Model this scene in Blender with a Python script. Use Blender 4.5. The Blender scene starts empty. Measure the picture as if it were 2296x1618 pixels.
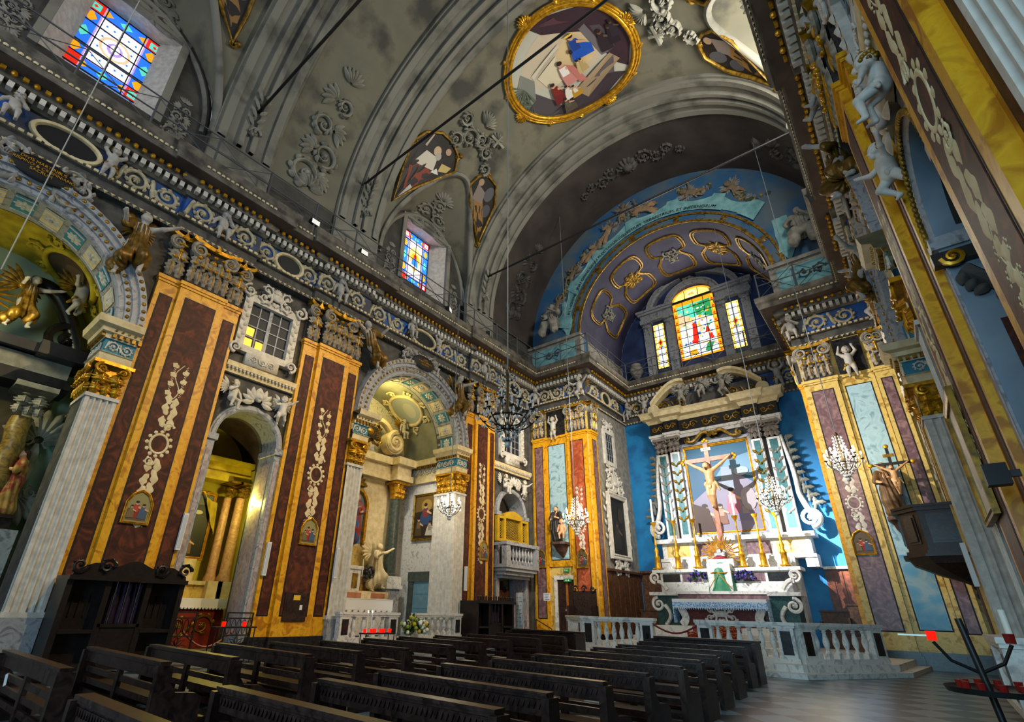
import bpy, math, random
import numpy as np
from mathutils import Vector, Matrix
random.seed(7); rng = np.random.default_rng(7)
SC = bpy.context.scene
COL = SC.collection
U = 1.36                      # the church was measured in a unit of 1.36 m; everything is built in metres through U
pi = math.pi

# ------------------------------------------------------------------ camera
cd = bpy.data.cameras.new('camera'); cam = bpy.data.objects.new('camera', cd); COL.objects.link(cam)
cd.sensor_width = 36.0; cd.lens = 1117.3 / 2296 * 36.0; cd.shift_x = 75.26 / 2296; cd.shift_y = 49.63 / 2296
cd.clip_end = 300; cd.clip_start = 0.05
_y, _p, _r = -.7037, .4261, .0271
_f = Vector((math.sin(_y) * math.cos(_p), math.cos(_y) * math.cos(_p), math.sin(_p)))
_rt = Vector((math.cos(_y), -math.sin(_y), 0)); _up = _rt.cross(_f)
_r2 = _rt * math.cos(_r) + _up * math.sin(_r); _u2 = -_rt * math.sin(_r) + _up * math.cos(_r)
cam.matrix_world = Matrix(((_r2.x, _u2.x, -_f.x, 0), (_r2.y, _u2.y, -_f.y, 0), (_r2.z, _u2.z, -_f.z, 1.21 * U), (0, 0, 0, 1)))
SC.camera = cam

# ------------------------------------------------------------------ world, exposure, light
w = bpy.data.worlds.new('world'); SC.world = w; w.use_nodes = True
w.node_tree.nodes['Background'].inputs[0].default_value = (.55, .68, 1, 1)
w.node_tree.nodes['Background'].inputs[1].default_value = .35
SC.view_settings.view_transform = 'Standard'; SC.view_settings.look = 'None'
SC.view_settings.gamma = 1.0; SC.view_settings.use_curve_mapping = False
SC.view_settings.exposure = 0.3
SC.cycles.max_bounces = 5; SC.cycles.diffuse_bounces = 3; SC.cycles.glossy_bounces = 2
SC.cycles.transmission_bounces = 3; SC.cycles.sample_clamp_indirect = 4.0; SC.cycles.use_denoising = True
SC.cycles.caustics_reflective = False; SC.cycles.caustics_refractive = False

def aim(o, d): o.rotation_euler = Vector(d).to_track_quat('-Z', 'Y').to_euler()
def area(name, loc, tgt, sx, sy, power, col):
    l = bpy.data.lights.new(name, 'AREA'); l.shape = 'RECTANGLE'; l.size = sx * U; l.size_y = sy * U; l.energy = power; l.color = col
    o = bpy.data.objects.new(name, l); COL.objects.link(o); o.location = Vector(loc) * U; aim(o, Vector(tgt) - Vector(loc)); return o
def spot(name, loc, tgt, ang, power, col, blend=.6, r=.12):
    l = bpy.data.lights.new(name, 'SPOT'); l.spot_size = math.radians(ang); l.spot_blend = blend; l.energy = power; l.color = col; l.shadow_soft_size = r
    o = bpy.data.objects.new(name, l); COL.objects.link(o); o.location = Vector(loc) * U; aim(o, Vector(tgt) - Vector(loc)); return o
def lamp(name, loc, power, col, r=.1):
    l = bpy.data.lights.new(name, 'POINT'); l.energy = power; l.color = col; l.shadow_soft_size = r
    o = bpy.data.objects.new(name, l); COL.objects.link(o); o.location = Vector(loc) * U; return o
WARM = (1, .72, .36); WHITE = (1, .93, .82); COOL = (.46, .78, 1)
# added fill behind the camera, and daylight from the clerestory of the right wall
area('west_fill', (-8.5, -6.6, 12.5), (-7, 16, 9), 5, 5, 650, (.92, .96, 1))  # added fill for the vault; no west window is modelled
area('clerestory_light', (.7, 12.1, 15.6), (-9, 12.6, 16.2), 2.4, 2.4, 1500, (1, .95, .82))
area('clerestory_light', (.7, .1, 15.6), (-9, 2, 14), 2.0, 2.4, 260, (.92, .96, 1))
area('altar_window_light', (-5.9, 24.2, 15.2), (-6.4, 10, 15.5), 3.2, 3.4, 420, (1, .95, .8))
area('cool_west_fill', (-1.6, -6.8, 3.0), (-4.5, 15, .4), 3.4, 4.5, 1150, COOL)  # added cool fill for pews and chancel rail; no door is modelled
spot('cool_spot_fill', (.2, 1.2, 2.6), (-3.4, 15.2, .5), 46, 1500, (.34, .76, 1), .9, .3)  # added cool spot tinting the balustrade
# floodlights on the cornices, aimed down at the opposite side; the two pier spots are added in mid-air
spot('flood_pilaster', (.05, 6.2, 12.75), (-13.6, 4.6, 4.6), 52, 5200, WARM, .8)
spot('flood_pilaster', (.05, 10.5, 12.75), (-13.6, 9.2, 5.0), 50, 4200, WARM, .8)
spot('flood_pilaster', (.05, 13.5, 12.75), (-13.4, 18.0, 5.0), 44, 5200, WARM, .8)
spot('flood_altar', (-12.3, 10.4, 12.9), (-4.9, 23.6, 4.7), 30, 44000, (.95, .98, 1), .8, .05)
spot('flood_altar', (-12.3, 8.7, 12.9), (-2.5, 24.3, 4.0), 9.5, 210000, (.97, .98, 1), 1, .05)
spot('flood_chancel', (-.4, 15.4, 12.9), (-9.2, 22.5, 9.5), 62, 3200, (1, .95, .86), .9)
spot('pier_fill', (-4.4, 9.0, 12.0), (-11.6, 20.0, 6.5), 44, 11000, (1, .93, .8), .8)  # added spot over the nave brightening the left pier, without a fixture
spot('pier_fill', (-9.5, 11.0, 12.2), (-.6, 20.0, 7.0), 40, 15000, (1, .95, .86), .8)  # likewise added for the right pier, without a fixture
# ------------------------------------------------------------------ materials
def lin(h):
    c = [int(h[i:i+2], 16) / 255 for i in (0, 2, 4)]
    return tuple(x / 12.92 if x <= .04045 else ((x + .055) / 1.055) ** 2.4 for x in c) + (1,)
MATS = {}
def mat(name, c1, c2=None, scale=3, rough=.6, metal=0., c3=None, vein=0, bump=0, kind='noise', emit=0, detail=5, lo=.35, hi=.65, spec=.4):
    if name in MATS: return MATS[name]
    m = bpy.data.materials.new(name); m.use_nodes = True; nt = m.node_tree; b = nt.nodes['Principled BSDF']
    b.inputs['Roughness'].default_value = rough; b.inputs['Metallic'].default_value = metal; b.inputs['Specular IOR Level'].default_value = spec
    c1 = lin(c1); b.inputs['Base Color'].default_value = c1
    if c2:
        tc = nt.nodes.new('ShaderNodeNewGeometry')
        n = nt.nodes.new('ShaderNodeTexNoise'); n.inputs['Scale'].default_value = scale; n.inputs['Detail'].default_value = detail
        n.inputs['Distortion'].default_value = vein
        nt.links.new(tc.outputs['Position'], n.inputs['Vector'])
        r = nt.nodes.new('ShaderNodeValToRGB'); e = r.color_ramp.elements
        e[0].position = lo; e[1].position = hi; e[0].color = c1; e[1].color = lin(c2)
        if c3:
            x = e.new((lo + hi) / 2); x.color = lin(c3)
        nt.links.new(n.outputs['Fac'], r.inputs['Fac']); nt.links.new(r.outputs['Color'], b.inputs['Base Color'])
        if bump:
            bm = nt.nodes.new('ShaderNodeBump'); bm.inputs['Strength'].default_value = bump; bm.inputs['Distance'].default_value = .03
            nt.links.new(n.outputs['Fac'], bm.inputs['Height']); nt.links.new(bm.outputs['Normal'], b.inputs['Normal'])
    if emit:
        b.inputs['Emission Color'].default_value = c1; b.inputs['Emission Strength'].default_value = emit
    MATS[name] = m; return m
ochre = mat('ochre_marble', 'c98a08', 'a86a08', 2.2, .45, c3='d9a01c', vein=1.5)
ochre2 = mat('pale_ochre_marble', 'c2a24e', 'a07c2c', 2.5, .45, c3='d0b468', vein=1.5)
brown = mat('brown_marble', '341a12', '63321f', 1.8, .55, c3='46241a', spec=.2, vein=2.5, detail=8)
redm = mat('red_marble', '8a3c22', 'b8643c', 2.2, .4, c3='9c4a2c', vein=2, detail=8)
mauve = mat('mauve_marble', '5c4244', '8a6c6a', 2.6, .4, c3='70545a', vein=2, detail=8)
blackm = mat('black_marble', '101012', '2c2a2a', 3, .3, vein=3)
paleblue = mat('pale_blue_marble', '8fb0bc', '6c909e', 1.2, .4, c3='a2bfc8', vein=3)
bluefade = mat('blue_marble_low', '3f86a8', '8aa0a4', .8, .4, c3='5d93ac', vein=2)
white = mat('white_marble', 'cfcac2', 'a8a6a6', 2, .45, c3='d8d4cc', vein=3)
whitest = mat('white_stucco', 'cdc8be', 'b3ada2', 5, .6)
cream = mat('cream_stucco', 'd8c8a0', 'c0ac80', 4, .6)
greym = mat('grey_marble', '8a8c90', '6a6c72', 2, .5, c3='9a9ca0', vein=3)
stucco = mat('grey_stucco', '8e8a80', '6e6a62', 3, .75)
darkst = mat('dark_stucco', '55524e', '3c3a38', 3, .75)
plaster = mat('vault_plaster', '6c6a5c', '474640', .5, .85, c3='74705f', detail=8)
ribp = mat('rib_plaster', '7c7a70', '57564f', .7, .8, c3='7c7a70', detail=8)
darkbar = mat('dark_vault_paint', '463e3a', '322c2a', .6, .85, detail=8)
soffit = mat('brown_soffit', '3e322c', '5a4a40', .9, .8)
gold = mat('gold_leaf', 'd8a020', '9a6a10', 6, .35, .55)
oldgold = mat('dull_gold', 'a07a24', '58400f', 6, .42, .45)
capst = mat('capital_stucco', '9a9284', '6c6456', 7, .6)
bronze = mat('bronzed_gold', '7c5c1c', '4c3810', 6, .42, .4)
yellowst = mat('yellow_stucco', 'c8b028', '9c8618', 2, .6)
yellowwall = mat('yellow_wall', 'c4b43c', 'a8982c', 1, .7)
bluewall = mat('blue_painted_wall', '0f6ea8', '0c5c94', .7, .55, c3='1478b2')
bluefr = mat('blue_frieze_ground', '3a3c42', '1f58a8', .9, .6, lo=.45, hi=.62)
tealfr = mat('teal_frieze_ground', '2c8096', '246c84', 3, .6)
darkblue = mat('night_blue_paint', '2c3f6e', '1c2848', .9, .8)
violet = mat('violet_vault_paint', '3a3850', '282740', .8, .8)
skyp = mat('sky_blue_paint', '2c5a84', '56656f', .6, .75, c3='46617a', lo=.4, hi=.6)
aqua = mat('aqua_drape', '7fb0b4', '5c9098', 2, .75)
wood = mat('dark_wood', '3a2822', '1a100d', 5, .36, vein=2)
wood2 = mat('walnut_wood', '3c241a', '22140e', 4, .45, vein=2)
woodp = mat('oak_panelling', '5e3a22', '36200f', 3, .5, vein=2)
wood3 = mat('honey_wood', 'a8641c', '7a4410', 4, .45, vein=2)
iron = mat('black_iron', '121214', rough=.5)
steel = mat('grey_iron', '4a4c50', rough=.6)
glassk = mat('crystal', 'c8ccd0', rough=.08, spec=1.0)
silver = mat('silver', 'b0b4b8', rough=.3, metal=.7)
candle = mat('candle_wax', 'e8e4d8', rough=.5)
flame = mat('flame', 'ffd080', emit=14)
bulb = mat('lit_bulb', 'fff0c8', emit=60)
redglass = mat('red_votive_glass', 'e01408', rough=.2, emit=1.2)
canvas = mat('dark_canvas', '1c1a18', '30281e', 1.2, .5)
skin = mat('painted_skin', 'd0a078', 'c49068', 6, .5)
stoneskin = mat('stucco_skin', 'b0aaa0', '96908a', 5, .65)
paper = mat('paper', 'd8d8d8', rough=.7)
ink = mat('ink', '141414', rough=.7)
signgreen = mat('exit_green', '0c8c48', rough=.5, emit=.15)
black = mat('matt_black', '080808', rough=.6)
relm = mat('relief_plaster', '9a978a', '7c796d', 2, .8)
ebony = mat('blackened_wood', '1e1411', '0e0908', 5, .4, vein=2)
bellm = mat('capital_shadow_stone', '35302a', rough=.8)  # bell coloured dark so the gaps between capital leaves look shaded
corn = mat('cornice_stucco', '6e675c', '3c3832', 2.2, .7, detail=8)
attic = mat('attic_wall', '4c4a46', '34322f', 1.2, .8)
def flat(h, rough=.7): return mat('paint_' + h, h, rough=rough)

# floor: chequered slate and grey marble tiles
def floor_mat():
    m = bpy.data.materials.new('floor_tiles'); m.use_nodes = True; nt = m.node_tree; b = nt.nodes['Principled BSDF']
    g = nt.nodes.new('ShaderNodeNewGeometry'); mp = nt.nodes.new('ShaderNodeMapping'); mp.inputs['Rotation'].default_value[2] = .785
    c = nt.nodes.new('ShaderNodeTexChecker'); c.inputs['Scale'].default_value = 1.35
    c.inputs['Color1'].default_value = lin('26343e'); c.inputs['Color2'].default_value = lin('748894')
    n = nt.nodes.new('ShaderNodeTexNoise'); n.inputs['Scale'].default_value = 2.5; n.inputs['Detail'].default_value = 6
    mx = nt.nodes.new('ShaderNodeMixRGB'); mx.blend_type = 'MULTIPLY'; mx.inputs[0].default_value = .6
    nt.links.new(g.outputs['Position'], mp.inputs[0]); nt.links.new(mp.outputs[0], c.inputs[0]); nt.links.new(g.outputs['Position'], n.inputs[0])
    nt.links.new(c.outputs['Color'], mx.inputs[1]); nt.links.new(n.outputs['Fac'], mx.inputs[2]); nt.links.new(mx.outputs[0], b.inputs['Base Color'])
    b.inputs['Roughness'].default_value = .32
    return m
floor_m = floor_mat()

# ------------------------------------------------------------------ mesh builder
class MB:
    def __init__(s): s.V = []; s.F = []; s.M = []; s.n = 0; s.cur = 0; s.maps = []
    def add(s, V, F, mi=None):
        V = np.asarray(V, float).reshape(-1, 3)
        for f in s.maps: V = f(V)
        s.V.append(V); o = s.n; s.F += [tuple(i + o for i in f) for f in F]; s.M += [s.cur if mi is None else mi] * len(F); s.n += len(V)
        return s
    def box(s, x0, x1, y0, y1, z0, z1, mi=None):
        s.k = getattr(s, 'k', 0) + 1; e = .0004*(s.k % 7); x0 -= e; y0 -= e; z0 -= e; x1 += e; y1 += e; z1 += e   # keeps crossing members from sharing a plane
        V = [(x, y, z) for z in (z0, z1) for x, y in ((x0, y0), (x1, y0), (x1, y1), (x0, y1))]
        return s.add(V, [(3, 2, 1, 0), (4, 5, 6, 7), (0, 1, 5, 4), (1, 2, 6, 5), (2, 3, 7, 6), (3, 0, 4, 7)], mi)
    def bbox(s, c, h, mi=None): return s.box(c[0]-h[0], c[0]+h[0], c[1]-h[1], c[1]+h[1], c[2]-h[2], c[2]+h[2], mi)
    def grid(s, P, mi=None, closeu=False, closev=False):
        P = np.asarray(P, float); a, b = P.shape[:2]; F = []
        for i in range(a - (not closeu)):
            i2 = (i + 1) % a
            for j in range(b - (not closev)):
                j2 = (j + 1) % b; F.append((i*b+j, i*b+j2, i2*b+j2, i2*b+j))
        return s.add(P.reshape(-1, 3), F, mi)
    def lathe(s, prof, c=(0, 0, 0), n=12, mi=None, ax='z'):
        a = np.linspace(0, 2*pi, n, endpoint=False); r = np.array([p[0] for p in prof]); z = np.array([p[1] for p in prof])
        P = np.stack([np.outer(r, np.cos(a)), np.outer(r, np.sin(a)), np.outer(z, np.ones(n))], -1)
        if ax == 'x': P = P[..., [2, 0, 1]]
        if ax == 'y': P = P[..., [1, 2, 0]]
        return s.grid(P + np.array(c), mi, closev=True)
    def ball(s, c, r, n=8, m=6, mi=None):
        r = np.broadcast_to(np.array(r, float), (3,)); t = np.linspace(0, pi, m + 1); a = np.linspace(0, 2*pi, n, endpoint=False)
        P = np.stack([np.outer(np.sin(t), np.cos(a)) * r[0], np.outer(np.sin(t), np.sin(a)) * r[1], np.outer(-np.cos(t), np.ones(n)) * r[2]], -1)
        return s.grid(P + np.array(c), mi, closev=True)
    def tube(s, pts, r, n=6, mi=None, closed=False, cap=True, flat=1.0, nrm=None):
        p = np.asarray(pts, float); k = len(p); r = np.broadcast_to(np.array(r, float), (k,))
        t = np.gradient(p, axis=0) if not closed else (np.roll(p, -1, 0) - np.roll(p, 1, 0))
        t /= np.linalg.norm(t, axis=1, keepdims=True) + 1e-12
        if nrm is None:
            ref = np.array([0, 0, 1.]) if abs(t[:, 2]).mean() < .8 else np.array([1., 0, 0])
        else: ref = np.array(nrm, float)
        a = np.cross(t, ref); a /= np.linalg.norm(a, axis=1, keepdims=True) + 1e-12; b = np.cross(t, a)
        th = np.linspace(0, 2*pi, n, endpoint=False)
        P = p[:, None] + r[:, None, None] * (np.cos(th)[None, :, None] * a[:, None] + flat * np.sin(th)[None, :, None] * b[:, None])
        s.grid(P, mi, closeu=closed, closev=True)
        if cap and not closed:
            V = P.reshape(-1, 3); s.add(P[0], [tuple(range(n))], mi); s.add(P[-1], [tuple(range(n))[::-1]], mi)
        return s
    def prism(s, poly, h0, h1, plane='xy', mi=None):
        n = len(poly); f = {'xy': lambda u, v, h: (u, v, h), 'xz': lambda u, v, h: (u, h, v), 'yz': lambda u, v, h: (h, u, v)}[plane]
        V = [f(u, v, h0) for u, v in poly] + [f(u, v, h1) for u, v in poly]
        return s.add(V, [tuple(range(n))[::-1], tuple(range(n, 2*n))] + [(i, (i+1) % n, n+(i+1) % n, n+i) for i in range(n)], mi)
    def sweep(s, prof, path, closed=False, mis=None, off=0.):
        """prof (d, z): d to the right of the path; mitred corners"""
        P = np.array(path, float); k = len(P); N = []
        for i in range(k):
            def nr(a, b):
                v = P[b] - P[a]; v /= np.linalg.norm(v); return np.array([v[1], -v[0]])
            if closed: n0, n1 = nr(i-1, i), nr(i, (i+1) % k)
            else: n0 = nr(max(i-1, 0), max(i, 1)); n1 = nr(min(i, k-2), min(i+1, k-1))
            m = n0 + n1; m /= (1 + n0 @ n1); N.append(m)
        N = np.array(N)
        rows = [np.concatenate([P + N * (d + off), np.full((k, 1), z)], 1) for d, z in prof]
        for j in range(len(prof) - 1):
            s.grid(np.stack([rows[j], rows[j+1]]), (mis[j] if mis else None), closev=closed)
        return s
    def build(s, name, mats, parent=None, smooth=None):
        me = bpy.data.meshes.new(name); V = (np.concatenate(s.V) if s.V else np.zeros((0, 3))) * U
        me.from_pydata(V.tolist(), [], s.F); mats = mats if isinstance(mats, (list, tuple)) else [mats]
        for m in mats: me.materials.append(m)
        if len(mats) > 1: me.polygons.foreach_set('material_index', s.M)
        if smooth is not None:
            me.polygons.foreach_set('use_smooth', [True] * len(s.F))
            if smooth < 180: me.set_sharp_from_angle(angle=math.radians(smooth))
        me.update(); o = bpy.data.objects.new(name, me); COL.objects.link(o)
        if parent: o.parent = parent
        return o
def tag(o, label=None, cat=None, group=None, kind=None):
    if label: o['label'] = label
    if cat: o['category'] = cat
    if group: o['group'] = group
    if kind: o['kind'] = kind
    return o
def thing(name, label, cat, loc=(0, 0, 0), rz=0, group=None, kind=None):
    o = bpy.data.objects.new(name, None); COL.objects.link(o); o.location = Vector(loc) * U; o.rotation_euler = (0, 0, rz); o.empty_display_size = .1
    return tag(o, label, cat, group, kind)
def kids(o): return list(o.children)
def dup(root, loc=None, rz=None, label=None, group=None, rot=None, sc=None):
    r = root.copy(); COL.objects.link(r)
    if loc is not None: r.location = Vector(loc) * U
    if rz is not None: r.rotation_euler = (0, 0, rz)
    if rot is not None: r.rotation_euler = rot
    if sc is not None: r.scale = (sc, sc, sc) if not isinstance(sc, tuple) else sc
    if label: r['label'] = label
    if group: r['group'] = group
    for c in kids(root):
        d = c.copy(); COL.objects.link(d); d.parent = r
        for g in kids(c):
            e = g.copy(); COL.objects.link(e); e.parent = d
    return r
# the setting's planes (in units): nave half width HW about XC
XC = -6.15; HW = 7.14; XL = XC - HW; XR = XC + HW; YP = 20.08; YA = 24.40; CL = -10.30; CR = -1.60; CX = -5.95; YB = -8.0
def side(sgn, d): return XC + sgn * (HW - d)      # x of a plane d inwards of the pilaster faces
def sidemap(sgn):                                   # (d, y, z) -> world; sgn -1 left wall, +1 right wall
    return lambda V: np.stack([XC + sgn * (HW - V[:, 0]), V[:, 1], V[:, 2]], 1)
def frontmap(y0): return lambda V: np.stack([V[:, 1], y0 - V[:, 0], V[:, 2]], 1)   # (d, u, z): u along +x, d towards the nave
def backmap(x0, dirx): return lambda V: np.stack([x0 + dirx * V[:, 0], V[:, 1], V[:, 2]], 1)

# ---- surface nets: one continuous skin round a set of blended round cones
def snet(F, lo, h):
    S = F < 0; nx, ny, nz = F.shape; idx = -np.ones((nx-1, ny-1, nz-1), int)
    acc = np.zeros((nx-1, ny-1, nz-1, 3)); cnt = np.zeros((nx-1, ny-1, nz-1))
    offs = [(0,0,0),(1,0,0),(0,1,0),(1,1,0),(0,0,1),(1,0,1),(0,1,1),(1,1,1)]
    sl = lambda A, o: A[o[0]:nx-1+o[0], o[1]:ny-1+o[1], o[2]:nz-1+o[2]]
    for a in offs:
        for ax in range(3):
            if a[ax] == 0:
                b = list(a); b[ax] = 1; fa, fb = sl(F, a), sl(F, b); x = (fa < 0) != (fb < 0)
                t = np.where(x, fa / np.where(x, fa - fb, 1), 0)
                for k in range(3): acc[..., k] += np.where(x, a[k] + (t if k == ax else 0), 0)
                cnt += x
    m = cnt > 0; I = np.argwhere(m); idx[m] = np.arange(len(I))
    V = np.array(lo) + h * (I + acc[m] / cnt[m][:, None]); Q = []
    for ax in range(3):
        o1, o2 = [(1, 2), (2, 0), (0, 1)][ax]
        A = np.moveaxis(S, (ax, o1, o2), (0, 1, 2)); J = np.moveaxis(idx, (ax, o1, o2), (0, 1, 2))
        x = A[:-1, 1:-1, 1:-1] != A[1:, 1:-1, 1:-1]; sg = A[:-1, 1:-1, 1:-1][x]
        q = np.stack([J[:, :-1, :-1][x], J[:, 1:, :-1][x], J[:, 1:, 1:][x], J[:, :-1, 1:][x]], 1)
        q[~sg] = q[~sg][:, ::-1]; Q.append(q)
    return V, np.concatenate(Q).tolist()
def cones(cs, h=.012, k=.02, fold=None):
    cs = [(np.array(a, float), np.array(b, float), ra, rb) for a, b, ra, rb in cs]
    A = np.array([np.minimum(a - ra, b - rb) for a, b, ra, rb in cs]).min(0); A = np.minimum(A, np.array([b - rb for a, b, ra, rb in cs]).min(0)) - 3*h
    B = np.array([a + ra for a, b, ra, rb in cs]).max(0); B = np.maximum(B, np.array([b + rb for a, b, ra, rb in cs]).max(0)) + 3*h
    n = np.ceil((B - A) / h).astype(int) + 1
    g = np.stack(np.meshgrid(*[A[i] + h * np.arange(n[i]) for i in range(3)], indexing='ij'), -1); D = None
    for a, b, ra, rb in cs:
        ab = b - a; L = ab @ ab + 1e-9; t = np.clip(((g - a) @ ab) / L, 0, 1)
        d = np.linalg.norm(g - a - t[..., None] * ab, axis=-1) - (ra + (rb - ra) * t)
        if D is None: D = d
        else:
            e = np.clip(.5 + .5 * (d - D) / k, 0, 1); D = d * (1 - e) + D * e - k * e * (1 - e)
    if fold: D = D + fold[0] * np.sin(fold[1] * np.arctan2(g[..., 1] - fold[2], g[..., 0]) + 9 * g[..., 2] * fold[3])
    return snet(D, A, h)
# ------------------------------------------------------------------ the shell
def S(name, mb, mats, label=None, smooth=None, parent=None):
    o = mb.build(name, mats, parent, smooth)
    if not parent: tag(o, label, None, None, 'structure')
    return o
S('floor', MB().box(-19, 6.5, YB, YA + .5, -.2, 0), floor_m, 'chequered grey stone floor of the nave')
SP = 7.15                      # spring line of the big arches
YC = {0: -.07, 2: 12.07}; YCs = {1: 6.0, 3: 18.36}
BAYS = [(-2.92, 2.78), (4.92, 7.05), (9.22, 14.92), (16.91, 19.8)]
PIL = [(2.78, 4.92), (7.05, 9.22), (14.92, 16.91)]
def arch_wall(mb, y0, y1, zt, yc, zc, r, d0, d1, zb=0., n=24, mi=None, foot=True):
    a = np.linspace(pi, 0, n + 1); ys = yc + r * np.cos(a); zs = zc + r * np.sin(a)
    ys = np.concatenate([[y0], ys, [y1]]); zs = np.concatenate([[zc], zs, [zc]])
    lo = np.stack([ys, zs], 1); hi = np.stack([np.clip(ys, y0, y1), np.full(len(ys), zt)], 1)
    f = lambda P, d: np.concatenate([np.full((len(P), 1), d), P], 1)
    mb.grid(np.stack([f(lo, d0), f(hi, d0)]), mi); mb.grid(np.stack([f(lo, d1), f(hi, d1)]), mi); mb.grid(np.stack([f(lo, d0), f(lo, d1)]), mi)
    if foot:
        for a_, b_ in ((y0, yc - r), (yc + r, y1)): mb.box(d1, d0, a_, b_, zb, zc, mi)
def arc_band(mb, yc, zc, prof, n=32, a0=pi, a1=0., mis=None):
    """prof (d, r) swept round the arch"""
    a = np.linspace(a0, a1, n + 1); rows = [np.stack([np.full(n+1, d), yc + r*np.cos(a), zc + r*np.sin(a)], 1) for d, r in prof]
    for j in range(len(rows) - 1): mb.grid(np.stack([rows[j], rows[j+1]]), mis[j] if mis else None)
CHD = -3.4                     # depth of the big side chapels
for sg, nm in ((-1, 'left'), (1, 'right')):
    mb = MB(); mb.maps = [sidemap(sg)]
    for i in (0, 2): arch_wall(mb, BAYS[i][0], BAYS[i][1], 12.5, YC[i], SP + .01, 2.26, -.15, -1.05, foot=(sg, i) in ((1, 0), (-1, 0)))
    for i, zc, r in ((1, 5.25, .86), (3, 5.1, .95)):
        arch_wall(mb, BAYS[i][0], BAYS[i][1], 12.5, YCs[i], zc, r, -.22, -1.05, mi=1)
    for a, b in PIL + [(-5.06, -2.92), (19.8, YP + .3)]: mb.box(-1.05, -.145, a, b, 0, 12.5)
    mb.box(-1.05, -.12, YB, -5.06, 0, 12.5)
    S('wall_' + nm, mb, [darkst, darkst], 'nave wall of dark stucco broken by chapel arches')
    # attic between ledge and vault, with the window lunettes
    mb = MB(); mb.maps = [sidemap(sg)]
    for a, b in ((YB, -2.9), (2.76, 9.3), (14.8, YP)): mb.box(-.4, 0, a, b, 12.4, 14.3)
    for k, yc in ((0, .1), (2, 12.1)):
        w0, w1 = yc - 1.33, yc + 1.33; q = np.linspace(-1, 1, 33) * 2.74; ys = yc + q
        top = 14.2 + 3.55 * np.sqrt(np.maximum(0, 1 - (q / 2.72) ** 2))
        for a, b in ((ys <= w0, 0), (ys >= w1, 0)):
            yy = ys[a]; tt = top[a]
            if yy[0] < yc: yy = np.append(yy, w0); tt = np.append(tt, 14.2 + 3.55*math.sqrt(1 - (1.33/2.72)**2))
            else: yy = np.insert(yy, 0, w1); tt = np.insert(tt, 0, 14.2 + 3.55*math.sqrt(1 - (1.33/2.72)**2))
            mb.grid([[(-.3, y, 12.4) for y in yy], [(-.3, y, t) for y, t in zip(yy, tt)]])
        m = (ys > w0) & (ys < w1); yy = np.concatenate([[w0], ys[m], [w1]]); tt = 14.2 + 3.55*np.sqrt(1 - ((yy - yc)/2.72)**2)
        mb.grid([[(-.3, y, 16.9) for y in yy], [(-.3, y, t) for y, t in zip(yy, tt)]])
        mb.box(-.4, -.3, w0, w1, 12.4, 13.7)
        # splayed reveal down to the glass
        A = [(-.3, w0, 13.7), (-.3, w1, 13.7), (-.3, w1, 16.9), (-.3, w0, 16.9)]; B = [(-1.05, yc-.8, 14.2), (-1.05, yc+.8, 14.2), (-1.05, yc+.8, 17.1), (-1.05, yc-.8, 17.1)]
        mb.add(A + B, [(i, (i+1) % 4, 4+(i+1) % 4, 4+i) for i in range(4)], 1)
    S('wall_%s_attic' % nm, mb, [attic, whitest], 'plain attic wall above the cornice')
# the barrel vault with its window groins
def lun_z(y, yc, d): return 14.2 + (3.55 + (d + .3) * .56) * np.sqrt(np.maximum(0, 1 - ((y - yc) / 2.72) ** 2))
def bar_z(d): return 14.16 + math.sqrt(max(0, HW*HW - (HW - d) ** 2))
def groin(y, yc):
    if abs(y - yc) >= 2.72: return 0.
    lo, hi = 0., 3.
    for _ in range(40):
        m = (lo + hi) / 2
        if bar_z(m) > lun_z(y, yc, m): hi = m
        else: lo = m
    return hi
YS = np.unique(np.concatenate([np.linspace(YB, YP, 57), *[yc + 2.72 * np.sin(np.linspace(-pi/2, pi/2, 41)) for yc in (.1, 12.1)]]))
rows = []
for y in YS:
    d = max(groin(y, .1), groin(y, 12.1)); t0 = math.acos((HW - d) / HW); t = np.linspace(t0, pi - t0, 61)
    rows.append(np.stack([XC + HW*np.cos(t), np.full(61, y), 14.16 + HW*np.sin(t)], 1))
mb = MB(); mb.grid(rows)
for sg in (-1, 1):
    for yc in (.1, 12.1):
        R_ = []
        for q in np.sin(np.linspace(-pi/2, pi/2, 41)):
            y = yc + 2.72*q; g = groin(y, yc); dd = np.linspace(-.3, g, 8); R_.append([(side(sg, d), y, lun_z(y, yc, d)) for d in dd])
        mb.grid(R_)
S('ceiling', mb, plaster, 'grey plastered barrel vault with window groins', 40)
# raised edges of the groins
mb = MB()
for sg in (-1, 1):
    for yc in (.1, 12.1):
        P = []
        for q in np.sin(np.linspace(-pi/2, pi/2, 41)):
            y = yc + 2.72*q; g = groin(y, yc); P.append((side(sg, g), y, bar_z(g) - .02))
        mb.tube(P, .13, 6)
        mb.tube([(side(sg, -.28), yc + 2.72*math.sin(a)*.93, 14.2 + 3.3*math.cos(a)) for a in np.linspace(-pi/2, pi/2, 33)], .1, 6)
S('trim_1', mb, ribp, 'pale plaster mouldings along the window groins', 60)
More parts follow.
